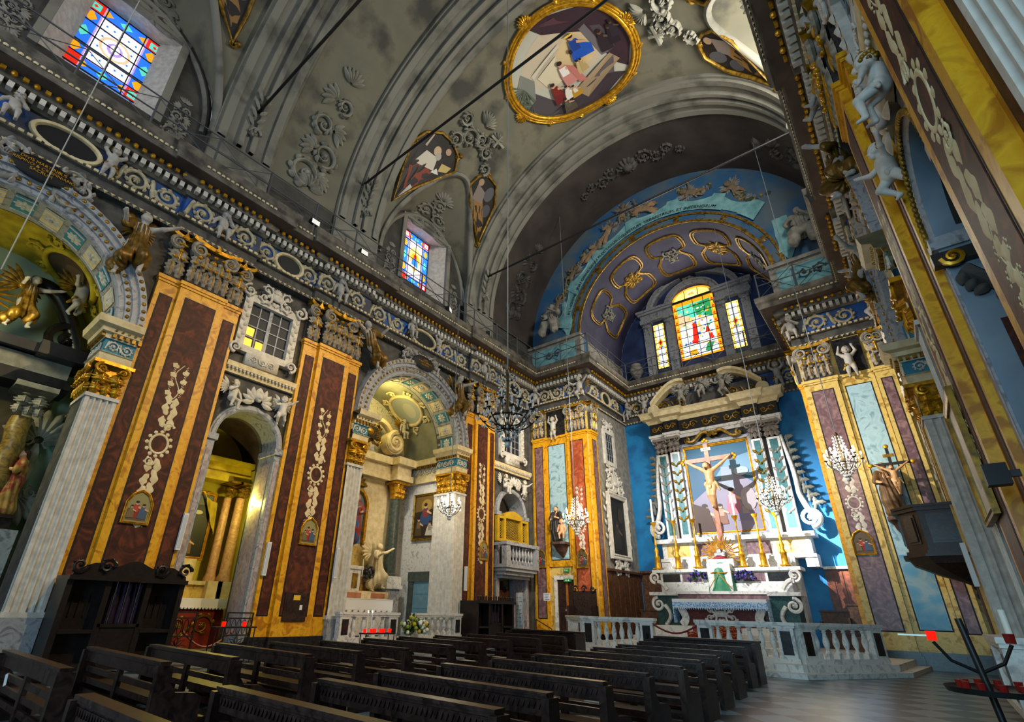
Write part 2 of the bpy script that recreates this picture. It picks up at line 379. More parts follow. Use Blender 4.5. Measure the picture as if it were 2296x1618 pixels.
# transverse ribs
def rib(mb, y0, y1, r0=7.14, dep=.3, mi=0):
    t = np.linspace(0, pi, 65); w = y1 - y0
    prof = [(y0, r0+.02), (y0, r0-dep*.45), (y0+.1, r0-dep*.45), (y0+.1, r0-dep*.8), (y0+.34, r0-dep*.8), (y0+.34, r0-dep*.5), (y0+w*.36, r0-dep*.5), (y0+w*.36, r0-dep), (y0+w*.44, r0-dep), (y0+w*.44, r0-dep*.55),
            (y1-w*.44, r0-dep*.55), (y1-w*.44, r0-dep), (y1-w*.36, r0-dep), (y1-w*.36, r0-dep*.5), (y1-.34, r0-dep*.5), (y1-.34, r0-dep*.8), (y1-.1, r0-dep*.8), (y1-.1, r0-dep*.45), (y1, r0-dep*.45), (y1, r0+.02)]
    mb.grid([np.stack([XC + r*np.cos(t), np.full(65, y), 14.16 + r*np.sin(t)], 1) for y, r in prof], mi)
    if y0 > -9:
        for s_ in (-1, 1): mb.maps = [sidemap(s_)]; mb.box(-.02, dep*.55, y0, y1, 12.4, 14.16, mi); mb.maps = []
for k, (a, b) in enumerate(((-5.0, -2.9), (2.8, 4.7), (7.25, 9.2), (14.5, 16.45))):
    S('trim_%d' % (k + 2), rib(mb := MB(), a, b) or mb, ribp, ['grey plaster rib of the vault beyond the left edge', 'moulded vault rib above the near pilaster', 'moulded vault rib above the second pilaster', 'moulded vault rib before the chancel arch'][k], 30)
t = np.linspace(0, pi, 65); r_ = 7.08
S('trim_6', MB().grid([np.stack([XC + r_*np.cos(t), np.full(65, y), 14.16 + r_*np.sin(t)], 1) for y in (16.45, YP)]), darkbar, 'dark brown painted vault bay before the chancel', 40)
# ------------------------------------------------------------------ chancel
def arc(cx, cz, r, n=49, a0=pi, a1=0): a = np.linspace(a0, a1, n); return cx + r*np.cos(a), cz + r*np.sin(a)
ox, oz = arc(XC, 14.16, 7.2); ix, iz = arc(CX, 13.96, 4.34)
mb = MB(); F = lambda x, z, y: np.stack([x, np.full(len(x), y), z], 1)
mb.grid([F(ox, oz, YP), F(ix, iz, YP)]); mb.grid([F(ox, oz, YP + .6), F(ix, iz, YP + .6)])
for a, b in ((XL - .2, CL), (CR, XR + .2)): mb.box(a, b, YP + .02, YP + .6, 0, 12.45, 1); mb.box(a, b, YP + .02, YP + .6, 12.45, 14.2, 0)
S('wall_end', mb, [skyp, ochre2], 'arch wall of the chancel, painted sky blue above the cornice')
mb = MB(); yy = np.linspace(YP, YA + .4, 9); mb.grid([F(ix, iz, y) for y in yy])
S('ceiling_chancel', mb, violet, 'violet painted barrel vault of the chancel', 40)
mb = MB()
mb.box(CL - .4, CL, YP + .6, YA + .4, 0, 14); mb.box(CR, CR + .4, YP + .6, YA + .4, 0, 14)
S('wall_chancel', mb, stucco, 'side walls of the chancel')
mb = MB(); mb.box(CL - .3, CR + .3, YA, YA + .3, 0, 12.2, 0)
x2, z2 = arc(CX, 13.96, 4.34, 33); bx = np.linspace(x2[0], x2[-1], 33)
mb.grid([F(x2, z2, YA + .4), F(bx, np.full(33, 12.1), YA + .4)], 1)
S('wall_altar', mb, [bluewall, darkblue], 'bright blue painted wall behind the high altar')
mb = MB(); mb.box(-19, 6.5, YB - .3, YB, 0, 22); S('wall_back', mb, stucco, 'entrance wall of the nave')
# ------------------------------------------------------------------ entablature all round
jog = .12
def pathpts():
    P = [(XL, YB)]
    for a, b in PIL: P += [(XL, a), (XL + jog, a), (XL + jog, b), (XL, b)]
    P += [(XL, YP), (CL, YP), (CL, YA), (CR, YA), (CR, YP), (XR, YP)]
    for a, b in PIL[::-1]: P += [(XR, b), (XR - jog, b), (XR - jog, a), (XR, a)]
    return P + [(XR, YB)]
PATH = pathpts()
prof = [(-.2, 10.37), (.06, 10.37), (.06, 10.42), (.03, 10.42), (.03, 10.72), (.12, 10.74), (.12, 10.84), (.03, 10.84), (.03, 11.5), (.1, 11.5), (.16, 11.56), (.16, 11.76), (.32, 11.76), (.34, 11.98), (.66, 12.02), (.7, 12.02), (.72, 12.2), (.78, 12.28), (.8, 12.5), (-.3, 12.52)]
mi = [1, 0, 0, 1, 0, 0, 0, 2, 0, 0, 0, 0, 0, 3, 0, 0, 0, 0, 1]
ENT = thing('trim_7', 'deep painted cornice and scroll frieze running round the nave and chancel', None, kind='structure')
def segs_of(off):
    """points along the whole cornice at an offset, spaced; yields position, direction, normal, which"""
    pass
MB().sweep(prof, PATH, mis=mi).__class__
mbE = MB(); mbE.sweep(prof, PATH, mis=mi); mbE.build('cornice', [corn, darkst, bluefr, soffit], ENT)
def along(d, step, y_lo=-3.2):
    out = []
    P = np.array(PATH)
    for i in range(len(P) - 1):
        v = P[i+1] - P[i]; L = np.linalg.norm(v); v = v / L; n = np.array([v[1], -v[0]])
        if L < .5: continue
        k = max(1, int(L / step)); s = (np.arange(k) + .5) / k
        for q in s:
            p = P[i] + v*L*q + n*d
            if p[1] > y_lo and not (q*L < .3 and i in (9,)): out.append((p, v, n))
    return out
def oriented(mb, V, F, p, v, n, z, mi=None):
    V = np.asarray(V, float); W = np.empty_like(V); W[:, :2] = p + V[:, :1]*v + V[:, 1:2]*n; W[:, 2] = z + V[:, 2]; mb.add(W, F, mi)
BX = [(3, 2, 1, 0), (4, 5, 6, 7), (0, 1, 5, 4), (1, 2, 6, 5), (2, 3, 7, 6), (3, 0, 4, 7)]
def bxv(a, b, c): return [(x, y, z) for z in (-c, c) for x, y in ((-a, -b), (a, -b), (a, b), (-a, b))]
_s = MB().ball((0, 0, 0), 1, 8, 5); BALLV, BALLF = _s.V[0], _s.F
mb = MB(); mb2 = MB(); mb3 = MB(); mb4 = MB()
for p, v, n in along(.24, .19): oriented(mb, bxv(.055, .08, .085), BX, p, v, n, 11.66)
for i, (p, v, n) in enumerate(along(.4, .2)):
    if i % 2: oriented(mb2, BALLV*np.array([.065, .065, .075]), BALLF, p, v, n, 11.9)
    else: oriented(mb2, bxv(.05, .03, .05), BX, p, v, n, 11.9)
for p, v, n in along(.73, .13): oriented(mb3, BALLV[8:-8]*np.array([.055, .025, .05]), MB().grid(np.zeros((4, 8, 3)), closev=True).F, p, v, n, 12.22)
for p, v, n in along(.075, .16): oriented(mb4, [(-.06, 0, .05), (.06, 0, .05), (0, .05, -.03), (0, 0, -.05)], [(0, 1, 2), (1, 3, 2), (0, 2, 3)], p, v, n, 10.4); oriented(mb4, bxv(.05, .03, .035), BX, p + n*.06, v, n, 10.79)
mb.build('dentil_band', whitest, ENT); mb2.build('rosette_band', gold, ENT); mb3.build('chain_band', cream, ENT); mb4.build('beaded_band', cream, ENT)

# ------------------------------------------------------------------ ornament: scrolls and leaves laid on a plane (u, v) with height h
def leaf(mb, u, v, ang, L, W, h0=.0, hh=.05, bend=.0, mi=None, lobes=0):
    n = 7 if not lobes else 6*lobes + 1; t = np.linspace(0, 1, n); a = ang + bend * t; du = np.cumsum(np.cos(a)) * L / n; dv = np.cumsum(np.sin(a)) * L / n
    wd = W * np.sin(pi * np.clip(t * .93 + .05, 0, 1)) ** .8
    if lobes: wd *= 1 + .2 * np.sin(t * lobes * 2 * pi)
    nu, nv = -np.sin(a), np.cos(a); R = []
    for s_, hz in ((-1, 0), (-.5, .7), (0, 1), (.5, .7), (1, 0)):
        R.append(np.stack([u + du + nu*wd*s_/2, v + dv + nv*wd*s_/2, h0 + hh * hz * np.sin(pi * np.clip(t*.9 + .1, 0, 1))], 1))
    mb.grid(np.array(R), mi)
def spiral(mb, u, v, R, turns, a0, sg=1, r=.05, mi=None, h=.03, n=34, leaves=8):
    t = np.linspace(0, 1, n); a = a0 + sg * turns * 2*pi * t; rr = R * (1 - t) ** .85 + R*.06
    pts = np.stack([u + rr*np.cos(a), v + rr*np.sin(a), np.full(n, h)], 1)
    mb.tube(pts, r * (1 - .6*t), 5, mi, nrm=(0, 0, 1))
    for k in range(leaves):
        i = int(n * .62 * k / leaves); leaf(mb, pts[i, 0], pts[i, 1], a[i] + sg*1.0, R*.62, R*.34, h, r*1.1, sg*.9, mi)
    mb.ball((u, v, h), (R*.22, R*.22, r), 7, 4, mi)
    for k in range(6): leaf(mb, u, v, k*pi/3, R*.32, R*.2, h, r, 0, mi)
def rinceau(mb, L, H, mi=None, r=None, phase=0):
    """a running acanthus scroll of length L, height H, from u = 0"""
    k = max(1, round(L / (H*1.25))); w_ = L / k; r = r or H*.075
    for i in range(k):
        up = 1 if (i + phase) % 2 else -1; c = w_*(i+.5)
        spiral(mb, c, 0, H*.42, 1.6, pi if True else 0, up, r, mi, r*.5, leaves=9)
        t = np.linspace(0, 1, 9); mb.tube(np.stack([c - w_*.5 - .08*w_ + t*(w_*.5 - H*.34), up*H*.36*np.cos(t*pi)*(1), np.full(9, r*.5)], 1), r, 5, mi, nrm=(0, 0, 1))
def shell(mb, u, v, R, ang=pi/2, h=.0, mi=None, n=9):
    for k in range(n): a = ang + (k/(n-1) - .5)*2.6; leaf(mb, u, v, a, R*(1 - .25*abs(k/(n-1)-.5)), R*.3, h, R*.18, 0, mi)
def cartouche(mb, W, H, mi=None, boss=True):
    for s_ in (-1, 1):
        spiral(mb, s_*W*.33, -H*.22, W*.2, 1.3, pi/2, s_, W*.04, mi, .02, leaves=5); spiral(mb, s_*W*.3, H*.2, W*.17, 1.3, -pi/2, -s_, W*.035, mi, .02, leaves=5)
    shell(mb, 0, H*.2, H*.3, pi/2, 0, mi); shell(mb, 0, -H*.25, H*.25, -pi/2, 0, mi); 
    if boss: mb.ball((0, 0, .02), (W*.18, H*.2, W*.06), 10, 5, mi)
def acanthus_candelabrum(mb, W, H, mi=None):
    """tall stucco arabesque: base shell, rising scrolls, leaves"""
    shell(mb, 0, 0, W*.4, pi/2, 0, mi)
    for k in range(4):
        z = H*(.1 + .2*k); R = W*(.32 - .05*k); sg = 1 if k % 2 else -1
        spiral(mb, sg*W*.12, z, R, 1.5, -pi/2, sg, W*.045, mi, .03, leaves=9)
        for q in range(5): leaf(mb, -sg*W*.1, z, pi/2 + sg*(.3 + q*.45), W*.34, W*.12, .02, W*.05, sg*.6, mi)
    for q in range(7): leaf(mb, 0, H*.85, pi/2 + (q-3)*.3, W*.35, W*.1, .02, W*.05, 0, mi)
# frieze scrolls
FR_TAKEN = {}
def frieze(side_, u0, u1, n_off=0):
    mb = MB(); m_ = MB(); L = u1 - u0
    jz = jog if side_ in ('L', 'R') and any(a - .05 < u0 and u1 < b + .05 for a, b in PIL) else 0.
    loc = lambda V: np.stack([u0 + V[:, 0], V[:, 1] + 11.17, V[:, 2] + .03 + jz], 1)
    if side_ in ('L', 'R'): mp = lambda V: sidemap(-1 if side_ == 'L' else 1)(np.stack([V[:, 2], V[:, 0], V[:, 1]], 1))
    elif side_ == 'P': mp = lambda V: np.stack([V[:, 0], YP - V[:, 2], V[:, 1]], 1)
    elif side_ == 'A': mp = lambda V: np.stack([V[:, 0], YA - V[:, 2], V[:, 1]], 1)
    else: mp = lambda V: np.stack([CL + V[:, 2], V[:, 0], V[:, 1]], 1)
    mb.maps = [loc, mp]; rinceau(mb, L, .68, r=.062); return mb
fm = MB()
for s_, spans in (('L', [(-2.6, -1.2), (1.2, 2.7), (2.85, 3.6), (4.05, 4.9), (4.95, 5.55), (6.45, 7.02), (7.1, 7.7), (8.15, 9.15), (9.3, 11.1), (13.1, 14.8), (14.95, 15.65), (16.1, 16.9), (17.0, 17.85), (18.85, 19.8)]),
                  ('R', [(-2.6, -1.1), (1.1, 2.7), (2.85, 4.9), (5.0, 6.9), (7.1, 9.15), (9.4, 11.2), (12.9, 14.7), (14.95, 16.9), (17.2, 17.9), (18.8, 19.5)]),
                  ('P', [(-12.9, -10.7), (-1.1, .6)]), ('A', [(-9.9, -9.1), (-2.8, -1.9)]), ('CL', [(20.5, 21.6), (22.7, 23.9)])):
    for a, b in spans:
        m_ = frieze(s_, a, b); o = fm.n; fm.V += m_.V; fm.F += [tuple(i + o for i in f) for f in m_.F]; fm.M += m_.M; fm.n += m_.n
fm.build('frieze_scrollwork', mat('frieze_stucco', 'c0b494', '94886c', 5, .6), ENT, 180)
# dark oval openings in the frieze
mb = MB(); mr = MB()
for sg in (-1, 1):
    for yc in (.1, 6.0, 12.05, 18.35):
        rr = .62 if yc in (.1, 12.05) else .42
        a = np.linspace(0, 2*pi, 28, endpoint=False)
        mb.maps = [sidemap(sg)]; mb.add([(.05, yc + rr*math.cos(t), 11.15 + .3*math.sin(t)) for t in a] + [(-.02, yc + rr*math.cos(t), 11.15 + .3*math.sin(t)) for t in a], [tuple(range(28))] + [(i, (i+1) % 28, 28+(i+1) % 28, 28+i) for i in range(28)])
        mr.maps = [sidemap(sg)]; mr.tube([(.06, yc + (rr+.05)*math.cos(t), 11.15 + .35*math.sin(t)) for t in a], .07, 6, closed=True, nrm=(1, 0, 0))
mb.maps = []; mb.add([(CL + .05, 22.15 + .4*math.cos(t), 11.15 + .28*math.sin(t)) for t in a], [tuple(range(28))]); mr.maps = []; mr.tube([(CL + .06, 22.15 + .45*math.cos(t), 11.15 + .33*math.sin(t)) for t in a], .07, 6, closed=True, nrm=(1, 0, 0))
mb.build('oval_opening', black, ENT); mr.build('oval_frame', cream, ENT, 60)
# ------------------------------------------------------------------ frames: (h out of the wall, u along it, z)
def fs(sg): return lambda V: np.stack([-sg*V[:, 0], V[:, 1], V[:, 2]], 1)
ff = lambda V: np.stack([V[:, 1], -V[:, 0], V[:, 2]], 1)
def uvh(f): return lambda V: f(V[:, [2, 0, 1]])
def shift(a, b, c): return lambda V: V + np.array([a, b, c])
def merge(a, b, maps=()):
    for V in b.V: pass
    W = np.concatenate(b.V)
    for f in maps: W = f(W)
    a.V.append(W); a.F += [tuple(i + a.n for i in q) for q in b.F]; a.M += b.M; a.n += len(W)
def cap_leaves(mb, w, z0, H, h, mi=None, rows=2, gilt=False):
    """acanthus rows on a flat bell of width w"""
    for r_ in range(rows):
        k = max(2, int(round(w / .19))) - r_ % 2
        for i in range(k):
            u = (i + .5)/k*w - w/2; z = z0 + H*.30*r_
            leaf(mb, u, z, pi/2, H*(.38 + .04*(i % 2)), w/k*1.15, h + .01 + .03*r_, .09, 0, mi, lobes=4); leaf(mb, u, z, pi/2, H*.36, w/k*.16, h + .09 + .03*r_, .03, 0, 1 if gilt else mi)
            mb.ball((u, z + H*.40, h + .14), (w/k*.32, H*.035, .05), 6, 4, (1 if gilt else mi))
def capital(par, f, segs, z0=8.95, H=1.42, m1=None, m2=None):
    """segs: (u0, u1, h, volutes) of a stepped pilaster capital"""
    m1 = m1 or capst; m2 = m2 or gold
    bell = MB(); bell.maps = [uvh(f)]; ab = MB(); ab.maps = [f]; vs = []; gl = MB(); gl.maps = [uvh(f)]
    for u0, u1, h, vol in segs:
        w_ = u1 - u0; c = (u0 + u1)/2
        for a, b in ((0, .03), (.03, .0),): pass
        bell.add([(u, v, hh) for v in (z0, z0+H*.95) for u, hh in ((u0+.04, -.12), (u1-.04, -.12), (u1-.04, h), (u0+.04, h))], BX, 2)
        t = MB(); cap_leaves(t, w_ - .06, z0 + .04, H, h, gilt=True); merge(bell, t, [shift(c, 0, 0), uvh(f)])
        for i in range(max(1, int(w_/.36))): bell.ball((u0 + (i+.5)*w_/max(1, int(w_/.36)), z0 + H*.60, h + .12), (.07, .06, .05), 7, 5, 1)
        # concave abacus with gold edge
        t = np.linspace(-1, 1, 13); us = c + t*(w_/2 + .10); hs = h + .10 + .09*t*t; zs = z0 + H*.87 + .07*t*t
        rows = [np.stack([np.full(13, -.1), us, zs], 1), np.stack([hs, us, zs], 1), np.stack([hs + .03, us, zs + .1], 1), np.stack([np.full(13, -.1), us, zs + .1], 1)]
        ab.grid(rows); ab.add([(h+.22, c-.09, z0+H*.85), (h+.22, c+.09, z0+H*.85), (h+.22, c, z0+H*1.0), (h+.1, c, z0+H*.9)], [(0, 1, 2), (0, 3, 1), (0, 2, 3)])
        for s_ in vol:
            v = MB(); v.maps = [uvh(f)]; R = min(.2, w_*.36); uc = c + s_*(w_/2 - R*.75)
            spiral(v, uc, z0 + H*.75, R, 2.0, pi/2, -s_, R*.3, None, h + .12, 30, leaves=0)
            v.lathe([(R*.95, -.12), (R*.95, h + .06), (0, h + .06)], (uc, z0 + H*.75, 0), 14); vs.append(v)
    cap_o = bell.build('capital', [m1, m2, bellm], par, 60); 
    for v in vs: v.build('volute', m1, cap_o, 60)
    ab.build('abacus', m2, cap_o, 40)
def panel_box(par, f, u0, u1, z0, z1, h, m, name='panel', line=.035):
    mb = MB(); mb.maps = [f]
    mb.box(h - .05, h + .004, u0 - line, u1 + line, z0 - line, z1 + line, 1); mb.box(h - .05, h + .009, u0, u1, z0, z1, 0)
    return mb.build(name, [m, black], par)
def inlay(par, f, h, zc=4.9, sc=1., m=None):
    """cream scagliola candelabrum: vine, leaves, ring with petals, leaves, vine"""
    mb = MB(); mb.maps = [lambda V: V*np.array([sc, sc, .25]) + np.array([0, zc, h + .009]), uvh(f)]
    a = np.linspace(0, 2*pi, 25)[:-1]
    mb.tube(np.stack([.2*np.cos(a), .24*np.sin(a), a*0], 1), .035, 5, closed=True, nrm=(0, 0, 1))
    for k in range(12): t = k*pi/6; leaf(mb, .21*math.cos(t), .25*math.sin(t), t, .11, .1)
    for s_ in (1, -1):
        for i, (v, L, q) in enumerate(((.34, .42, 1), (.42, .34, -1), (.62, .45, 1), (.75, .36, -1), (.95, .35, 1), (1.05, .3, -1))):
            leaf(mb, 0, s_*v, s_*(pi/2 - q*.75), L, .17, 0, .05, s_*q*1.0, None, 2)
        spiral(mb, .1*s_, s_*.45, .12, 1.3, 0, s_, .03, leaves=4)
        t = np.linspace(0, 1, 24); mb.tube(np.stack([.09*np.sin(t*7), s_*(1.2 + t*(1.0 if s_ > 0 else .75)), t*0], 1), .016, 4, nrm=(0, 0, 1))
        for k in range(7):
            v = 1.3 + k*(.13 if s_ > 0 else .1); q = 1 if k % 2 else -1; leaf(mb, .05*q, s_*v, s_*pi/2 - q*1.1, .2, .15, 0, .04, 0, None, 2)
            for e in range(4): mb.ball((-q*(.13 + .03*(e % 2)), s_*(v + .03*e), 0), (.02, .02, .02), 5, 3)
    return mb.build('inlay_ornament', m or cream, par, 180)
def make_pilaster(name, label, loc, f, cen, sides, mp, grp=None, cmats=None, z1=8.95, yel=None):
    """cen: (u0, u1) of the raised centre; sides: list of (u0, u1) recessed strips"""
    t = thing(name, label, 'pilaster', loc, group=grp); yel = yel or ochre
    mb = MB(); mb.maps = [f]
    for (a, b), h in [(cen, .12)] + [(s_, 0.) for s_ in sides]:
        mb.box(-.14, h, a, b, .42, z1)
        mb.box(-.14, h + .06, a - .05, b + .05, z1 - .1, z1); mb.box(-.14, h + .03, a - .02, b + .02, z1 - .17, z1 - .1)
    mb.build('shaft', yel, t)
    bs = MB(); bs.maps = [f]
    for (a, b), h in [(cen, .12)] + [(s_, 0.) for s_ in sides]: bs.box(-.14, h + .1, a - .08, b + .08, 0, .34); bs.box(-.14, h + .05, a - .04, b + .04, .34, .44)
    bs.build('base', blackm, t)
    w_ = cen[1] - cen[0]; ins = .2 if w_ > .9 else .14
    panel_box(t, f, cen[0] + ins, cen[1] - ins, .95, z1 - .45, .12, mp)
    for a, b in sides: panel_box(t, f, a + (b-a)*.28, b - (b-a)*.22, .95, z1 - .55, 0., mp)
    capital(t, f, [(cen[0], cen[1], .12, (-1, 1))] + [(a, b, 0., (-1,) if b <= cen[0] + .01 else (1,)) for a, b in sides], z1, 10.37 - z1, cmats)
    return t
PLAB = {(-1, 0): 'near ochre and brown pilaster behind the dark confessional', (-1, 1): 'ochre and brown pilaster between the yellow-lit niche and the second big arch', (-1, 2): 'ochre and brown pilaster between the big lit arch and the grille balcony',
        (1, 0): 'huge brown pilaster with pale leaf inlay looming at the upper right', (1, 1): 'ochre and brown pilaster seen edge-on beside the fluted pier', (1, 2): 'ochre pilaster seen edge-on behind the wooden pulpit'}
PILO = {}
for sg in (-1, 1):
    for i, (a, b) in enumerate(PIL):
        c = (a + b)/2; hw = (b - a)/2
        t = make_pilaster('pilaster', PLAB[sg, i], (side(sg, 0), c, 0), fs(sg), (-hw + .5, hw - .5), [(-hw, -hw + .5), (hw - .5, hw)], brown)
        inlay(t, fs(sg), .12, 4.75 if i else 4.6, .95); PILO[sg, i] = t
# pier fronts either side of the chancel
def pier(xc, lab, mp, yel, cm=None):
    t = make_pilaster('pilaster', lab, (xc, YP, 0), ff, (-.5, .5), [], mp, yel=yel, cmats=cm); inlay(t, ff, .12, 4.6, .8, whitest); return t
pier(-10.86, 'pilaster with red marble panel at the left edge of the chancel', redm, ochre)
pier(-1.08, 'pilaster with mauve panel at the right edge of the chancel', mauve, ochre2)
for s_, x0, lab in ((-1, -12.95, 'narrow mauve pilaster in the far left corner'), (1, .72, 'narrow mauve pilaster beside the pale blue panel on the right')):
    make_pilaster('pilaster', lab, (x0, YP, 0), ff, (-.34, .34) if s_ < 0 else (-.26, .26), [], mauve, yel=ochre if s_ < 0 else ochre2)
for x0, x1, m_, lab, yl in ((-12.6, -11.4, paleblue, 'pale blue marble panel framed in ochre above the side door', ochre), (-.56, .44, paleblue, 'tall pale blue marble panel framed in ochre behind the bracket statue', ochre2)):
    t = thing('marble_panel', lab, 'wall panel', ((x0+x1)/2, YP, 0)); hw = (x1 - x0)/2; z0 = 3.3 if x0 < -5 else 1.0
    mb = MB(); mb.maps = [ff]; mb.box(-.03, .03, -hw, hw, .44 if x0 > -5 else 3.0, 8.95); mb.box(-.03, .08, -hw, hw, 8.85, 8.95); mb.build('frame', yl, t)
    o = panel_box(t, ff, -hw + .16, hw - .16, z0, 8.5, .03, m_); o.data.materials[1] = greym if 0 else black
    if x0 > -5: mb = MB(); mb.maps = [ff]; mb.box(-.03, .07, -hw, hw, 0, .44); mb.build('base', blackm, t); panel_box(t, ff, -hw + .17, hw - .17, 1.0, 3.0, .031, bluefade, 'lower_panel', 0.)
    mb = MB(); mb.maps = [ff]; mb.box(-.03, .05, -hw + .1, hw - .1, 9.0, 10.3); mb.build('dark_recess', blackm, t)
# strips on the chancel side walls next to the corner
for x0, sgn, lab in ((CL, 1, 'brown marble strip on the left chancel wall'), (CR, -1, 'brown marble strip on the right chancel wall')):
    fz = (lambda V: np.stack([V[:, 0], V[:, 1], V[:, 2]], 1)) if sgn > 0 else (lambda V: np.stack([-V[:, 0], V[:, 1], V[:, 2]], 1))
    make_pilaster('pilaster', lab, (x0, 20.42, 0), fz, (-.3, .3), [], mauve)
# ------------------------------------------------------------------ big side chapels: fluted piers, imposts, arches
def fluted(par, f, u0, u1, h0, h1, z0, z1, m, inn=1):
    """square pier fluted on its nave face (h1) and on the face at u0 / u1 looking into the arch"""
    def flutes(a, b, k):
        w_ = (b - a); out = [(a, 0.)]; e = w_*.1
        for i in range(k):
            p = a + e + (w_ - 2*e)*i/k; q = a + e + (w_ - 2*e)*(i+1)/k
            for t in np.linspace(0, 1, 7): out.append((p + (q-p)*(.12 + .76*t), .05*math.sin(pi*t)**.7))
        return out + [(b, 0.)]
    P = [(h1 - d, u) for u, d in flutes(u0, u1, 4)] if True else []
    other = [(h, u1 if inn > 0 else u0, d) for h, d in flutes(h0, h1, 6)]
    mb = MB(); mb.maps = [f]
    mb.grid([[(h, u, z) for h, u in P] for z in (z0, z1)])
    mb.grid([[(h, u - inn*d, z) for h, u, d in other] for z in (z0, z1)])
    mb.box(h0, h1 + .03, u0 - .03, u1 + .03, z1 - .06, z1 + .02); mb.box(h0, h1 + .04, u0 - .04, u1 + .04, z0 - .1, z0)
    return mb.build('fluted_shaft', m, par, 50)
def impost(par, f, u0, u1, inn, zb=6.15, zt=7.15, dep=.95, m=None):
    path = [(u1 + .02, -dep), (u1, .1)] if 0 else None
    # path in (u, h): along nave face then into the arch
    if inn > 0: pts = [(u0, .1), (u1, .1), (u1, -dep)]
    else: pts = [(u0, -dep), (u0, .1), (u1, .1)]
    prof = [(-.1, zb), (.04, zb), (.06, zb + .2), (.1, zb + .22), (.02, zb + .26), (.02, zb + .55), (.06, zb + .57), (.08, zb + .68), (.16, zb + .7), (.18, zb + .8), (.3, zb + .84), (.34, zb + 1.0), (-.1, zb + 1.0)]
    mb = MB(); mb.maps = [lambda V: f(np.stack([V[:, 1], V[:, 0], V[:, 2]], 1))]
    P = np.array(pts); P2 = [(p[0], p[1]) for p in pts]
    mb.sweep([(-d, z) for d, z in prof], P2, mis=[0, 0, 0, 0, 1, 1, 0, 0, 0, 0, 0, 0]); mb.build('impost_cornice', [m or cream, tealfr], par)
    dn = MB(); dn.maps = [f]
    for u in np.arange(u0 + .06, u1, .13): dn.box(.1, .24, u, u + .07, zb + .6, zb + .69); dn.ball((.28, u + .03, zb + .76), .03, 6, 4)
    x = u1 if inn > 0 else u0
    for h in np.arange(-dep, .1, .13): dn.box(h, h + .07, x - .14 if inn < 0 else x - .05, x + .05 if inn < 0 else x + .14, zb + .6, zb + .69)
    dn.build('dentils', oldgold, par)
    sc = MB(); t = MB(); rinceau(t, u1 - u0 - .06, .26); merge(sc, t, [shift(u0 + .03, zb + .405, .13), uvh(f)])
    t = MB(); rinceau(t, dep, .26); merge(sc, t, [shift(-dep, zb + .405, .03), lambda V: f(np.stack([V[:, 0], x + inn*V[:, 2], V[:, 1]], 1))]); sc.build('scrollwork', whitest, par, 180)
def corinth(par, f, u0, u1, inn, z0=5.38, H=.78, h1=.1, dep=.95, m=None):
    mb = MB(); w_ = u1 - u0; t = MB(); cap_leaves(t, w_, z0, H, 0); merge(mb, t, [shift((u0+u1)/2, 0, h1), uvh(f)])
    t = MB(); cap_leaves(t, dep, z0, H, 0); x = u1 if inn > 0 else u0; merge(mb, t, [shift((h1 - dep)/2, 0, 0), lambda V: f(np.stack([V[:, 0], x + inn*V[:, 2], V[:, 1]], 1))])
    mb.maps = [f]; mb.box(-dep, h1 - .02, u0 + .02, u1 - .02, z0, z0 + H); mb.box(-dep, h1 + .14, u0 - .1, u1 + .1, z0 + H - .08, z0 + H)
    mb.maps = [uvh(f)]
    for s_ in (-1, 1): spiral(mb, (u0+u1)/2 + s_*w_*.36, z0 + H*.75, w_*.2, 1.6, pi/2, -s_, .04, None, h1 + .12, 20, 0)
    mb.maps = [lambda V: f(np.stack([V[:, 0], x + inn*V[:, 2], V[:, 1]], 1))]
    for s_ in (-1, 1): spiral(mb, (h1 - dep)/2 + s_*dep*.38, z0 + H*.75, w_*.2, 1.6, pi/2, -s_, .04, None, .12, 20, 0)
    mb.build('capital', m or gold, par, 60)
FLAB = {(-1, 0, 1): 'white fluted pier with gilded capital left of the near pilaster', (-1, 2, -1): 'white fluted pier on the near side of the second big arch', (-1, 2, 1): 'white fluted pier on the far side of the second arch behind the small chandelier',
        (1, 2, 1): 'white fluted pier with gilded capital at the right behind the pulpit', (1, 2, -1): 'fluted pier of the right arch hidden behind the edge-on pilaster', (1, 0, 1): 'fluted pier beside the huge right pilaster', (-1, 0, -1): 'fluted pier at the near side of the first left arch', (1, 0, -1): 'fluted pier of the near right arch'}
for sg in (-1, 1):
    for i in (0, 2):
        yc = YC[i]
        for e in (-1, 1):
            if (sg, i, e) in ((1, 0, -1), (-1, 0, -1)): continue
            u0, u1 = ((-.3, .3)); t = thing('fluted_pier', FLAB[sg, i, e], 'pier', (side(sg, 0), yc + e*2.56, 0)); f = fs(sg); inn = -e
            # the inner face sits on the side of the arch
            a, b = (-.3, .3)
            o = MB(); o.maps = [f]; o.box(-1.05, .18, a - (.08 if inn < 0 else 0), b + (.08 if inn > 0 else 0), 0, .86); o.build('pedestal', greym, t)
            def flm(V, f=f): return f(V)
            fluted(t, f, a, b, -1.05, .1, .95, 5.36, whitest, inn)
            corinth(t, f, a, b, inn); impost(t, f, a, b, inn)
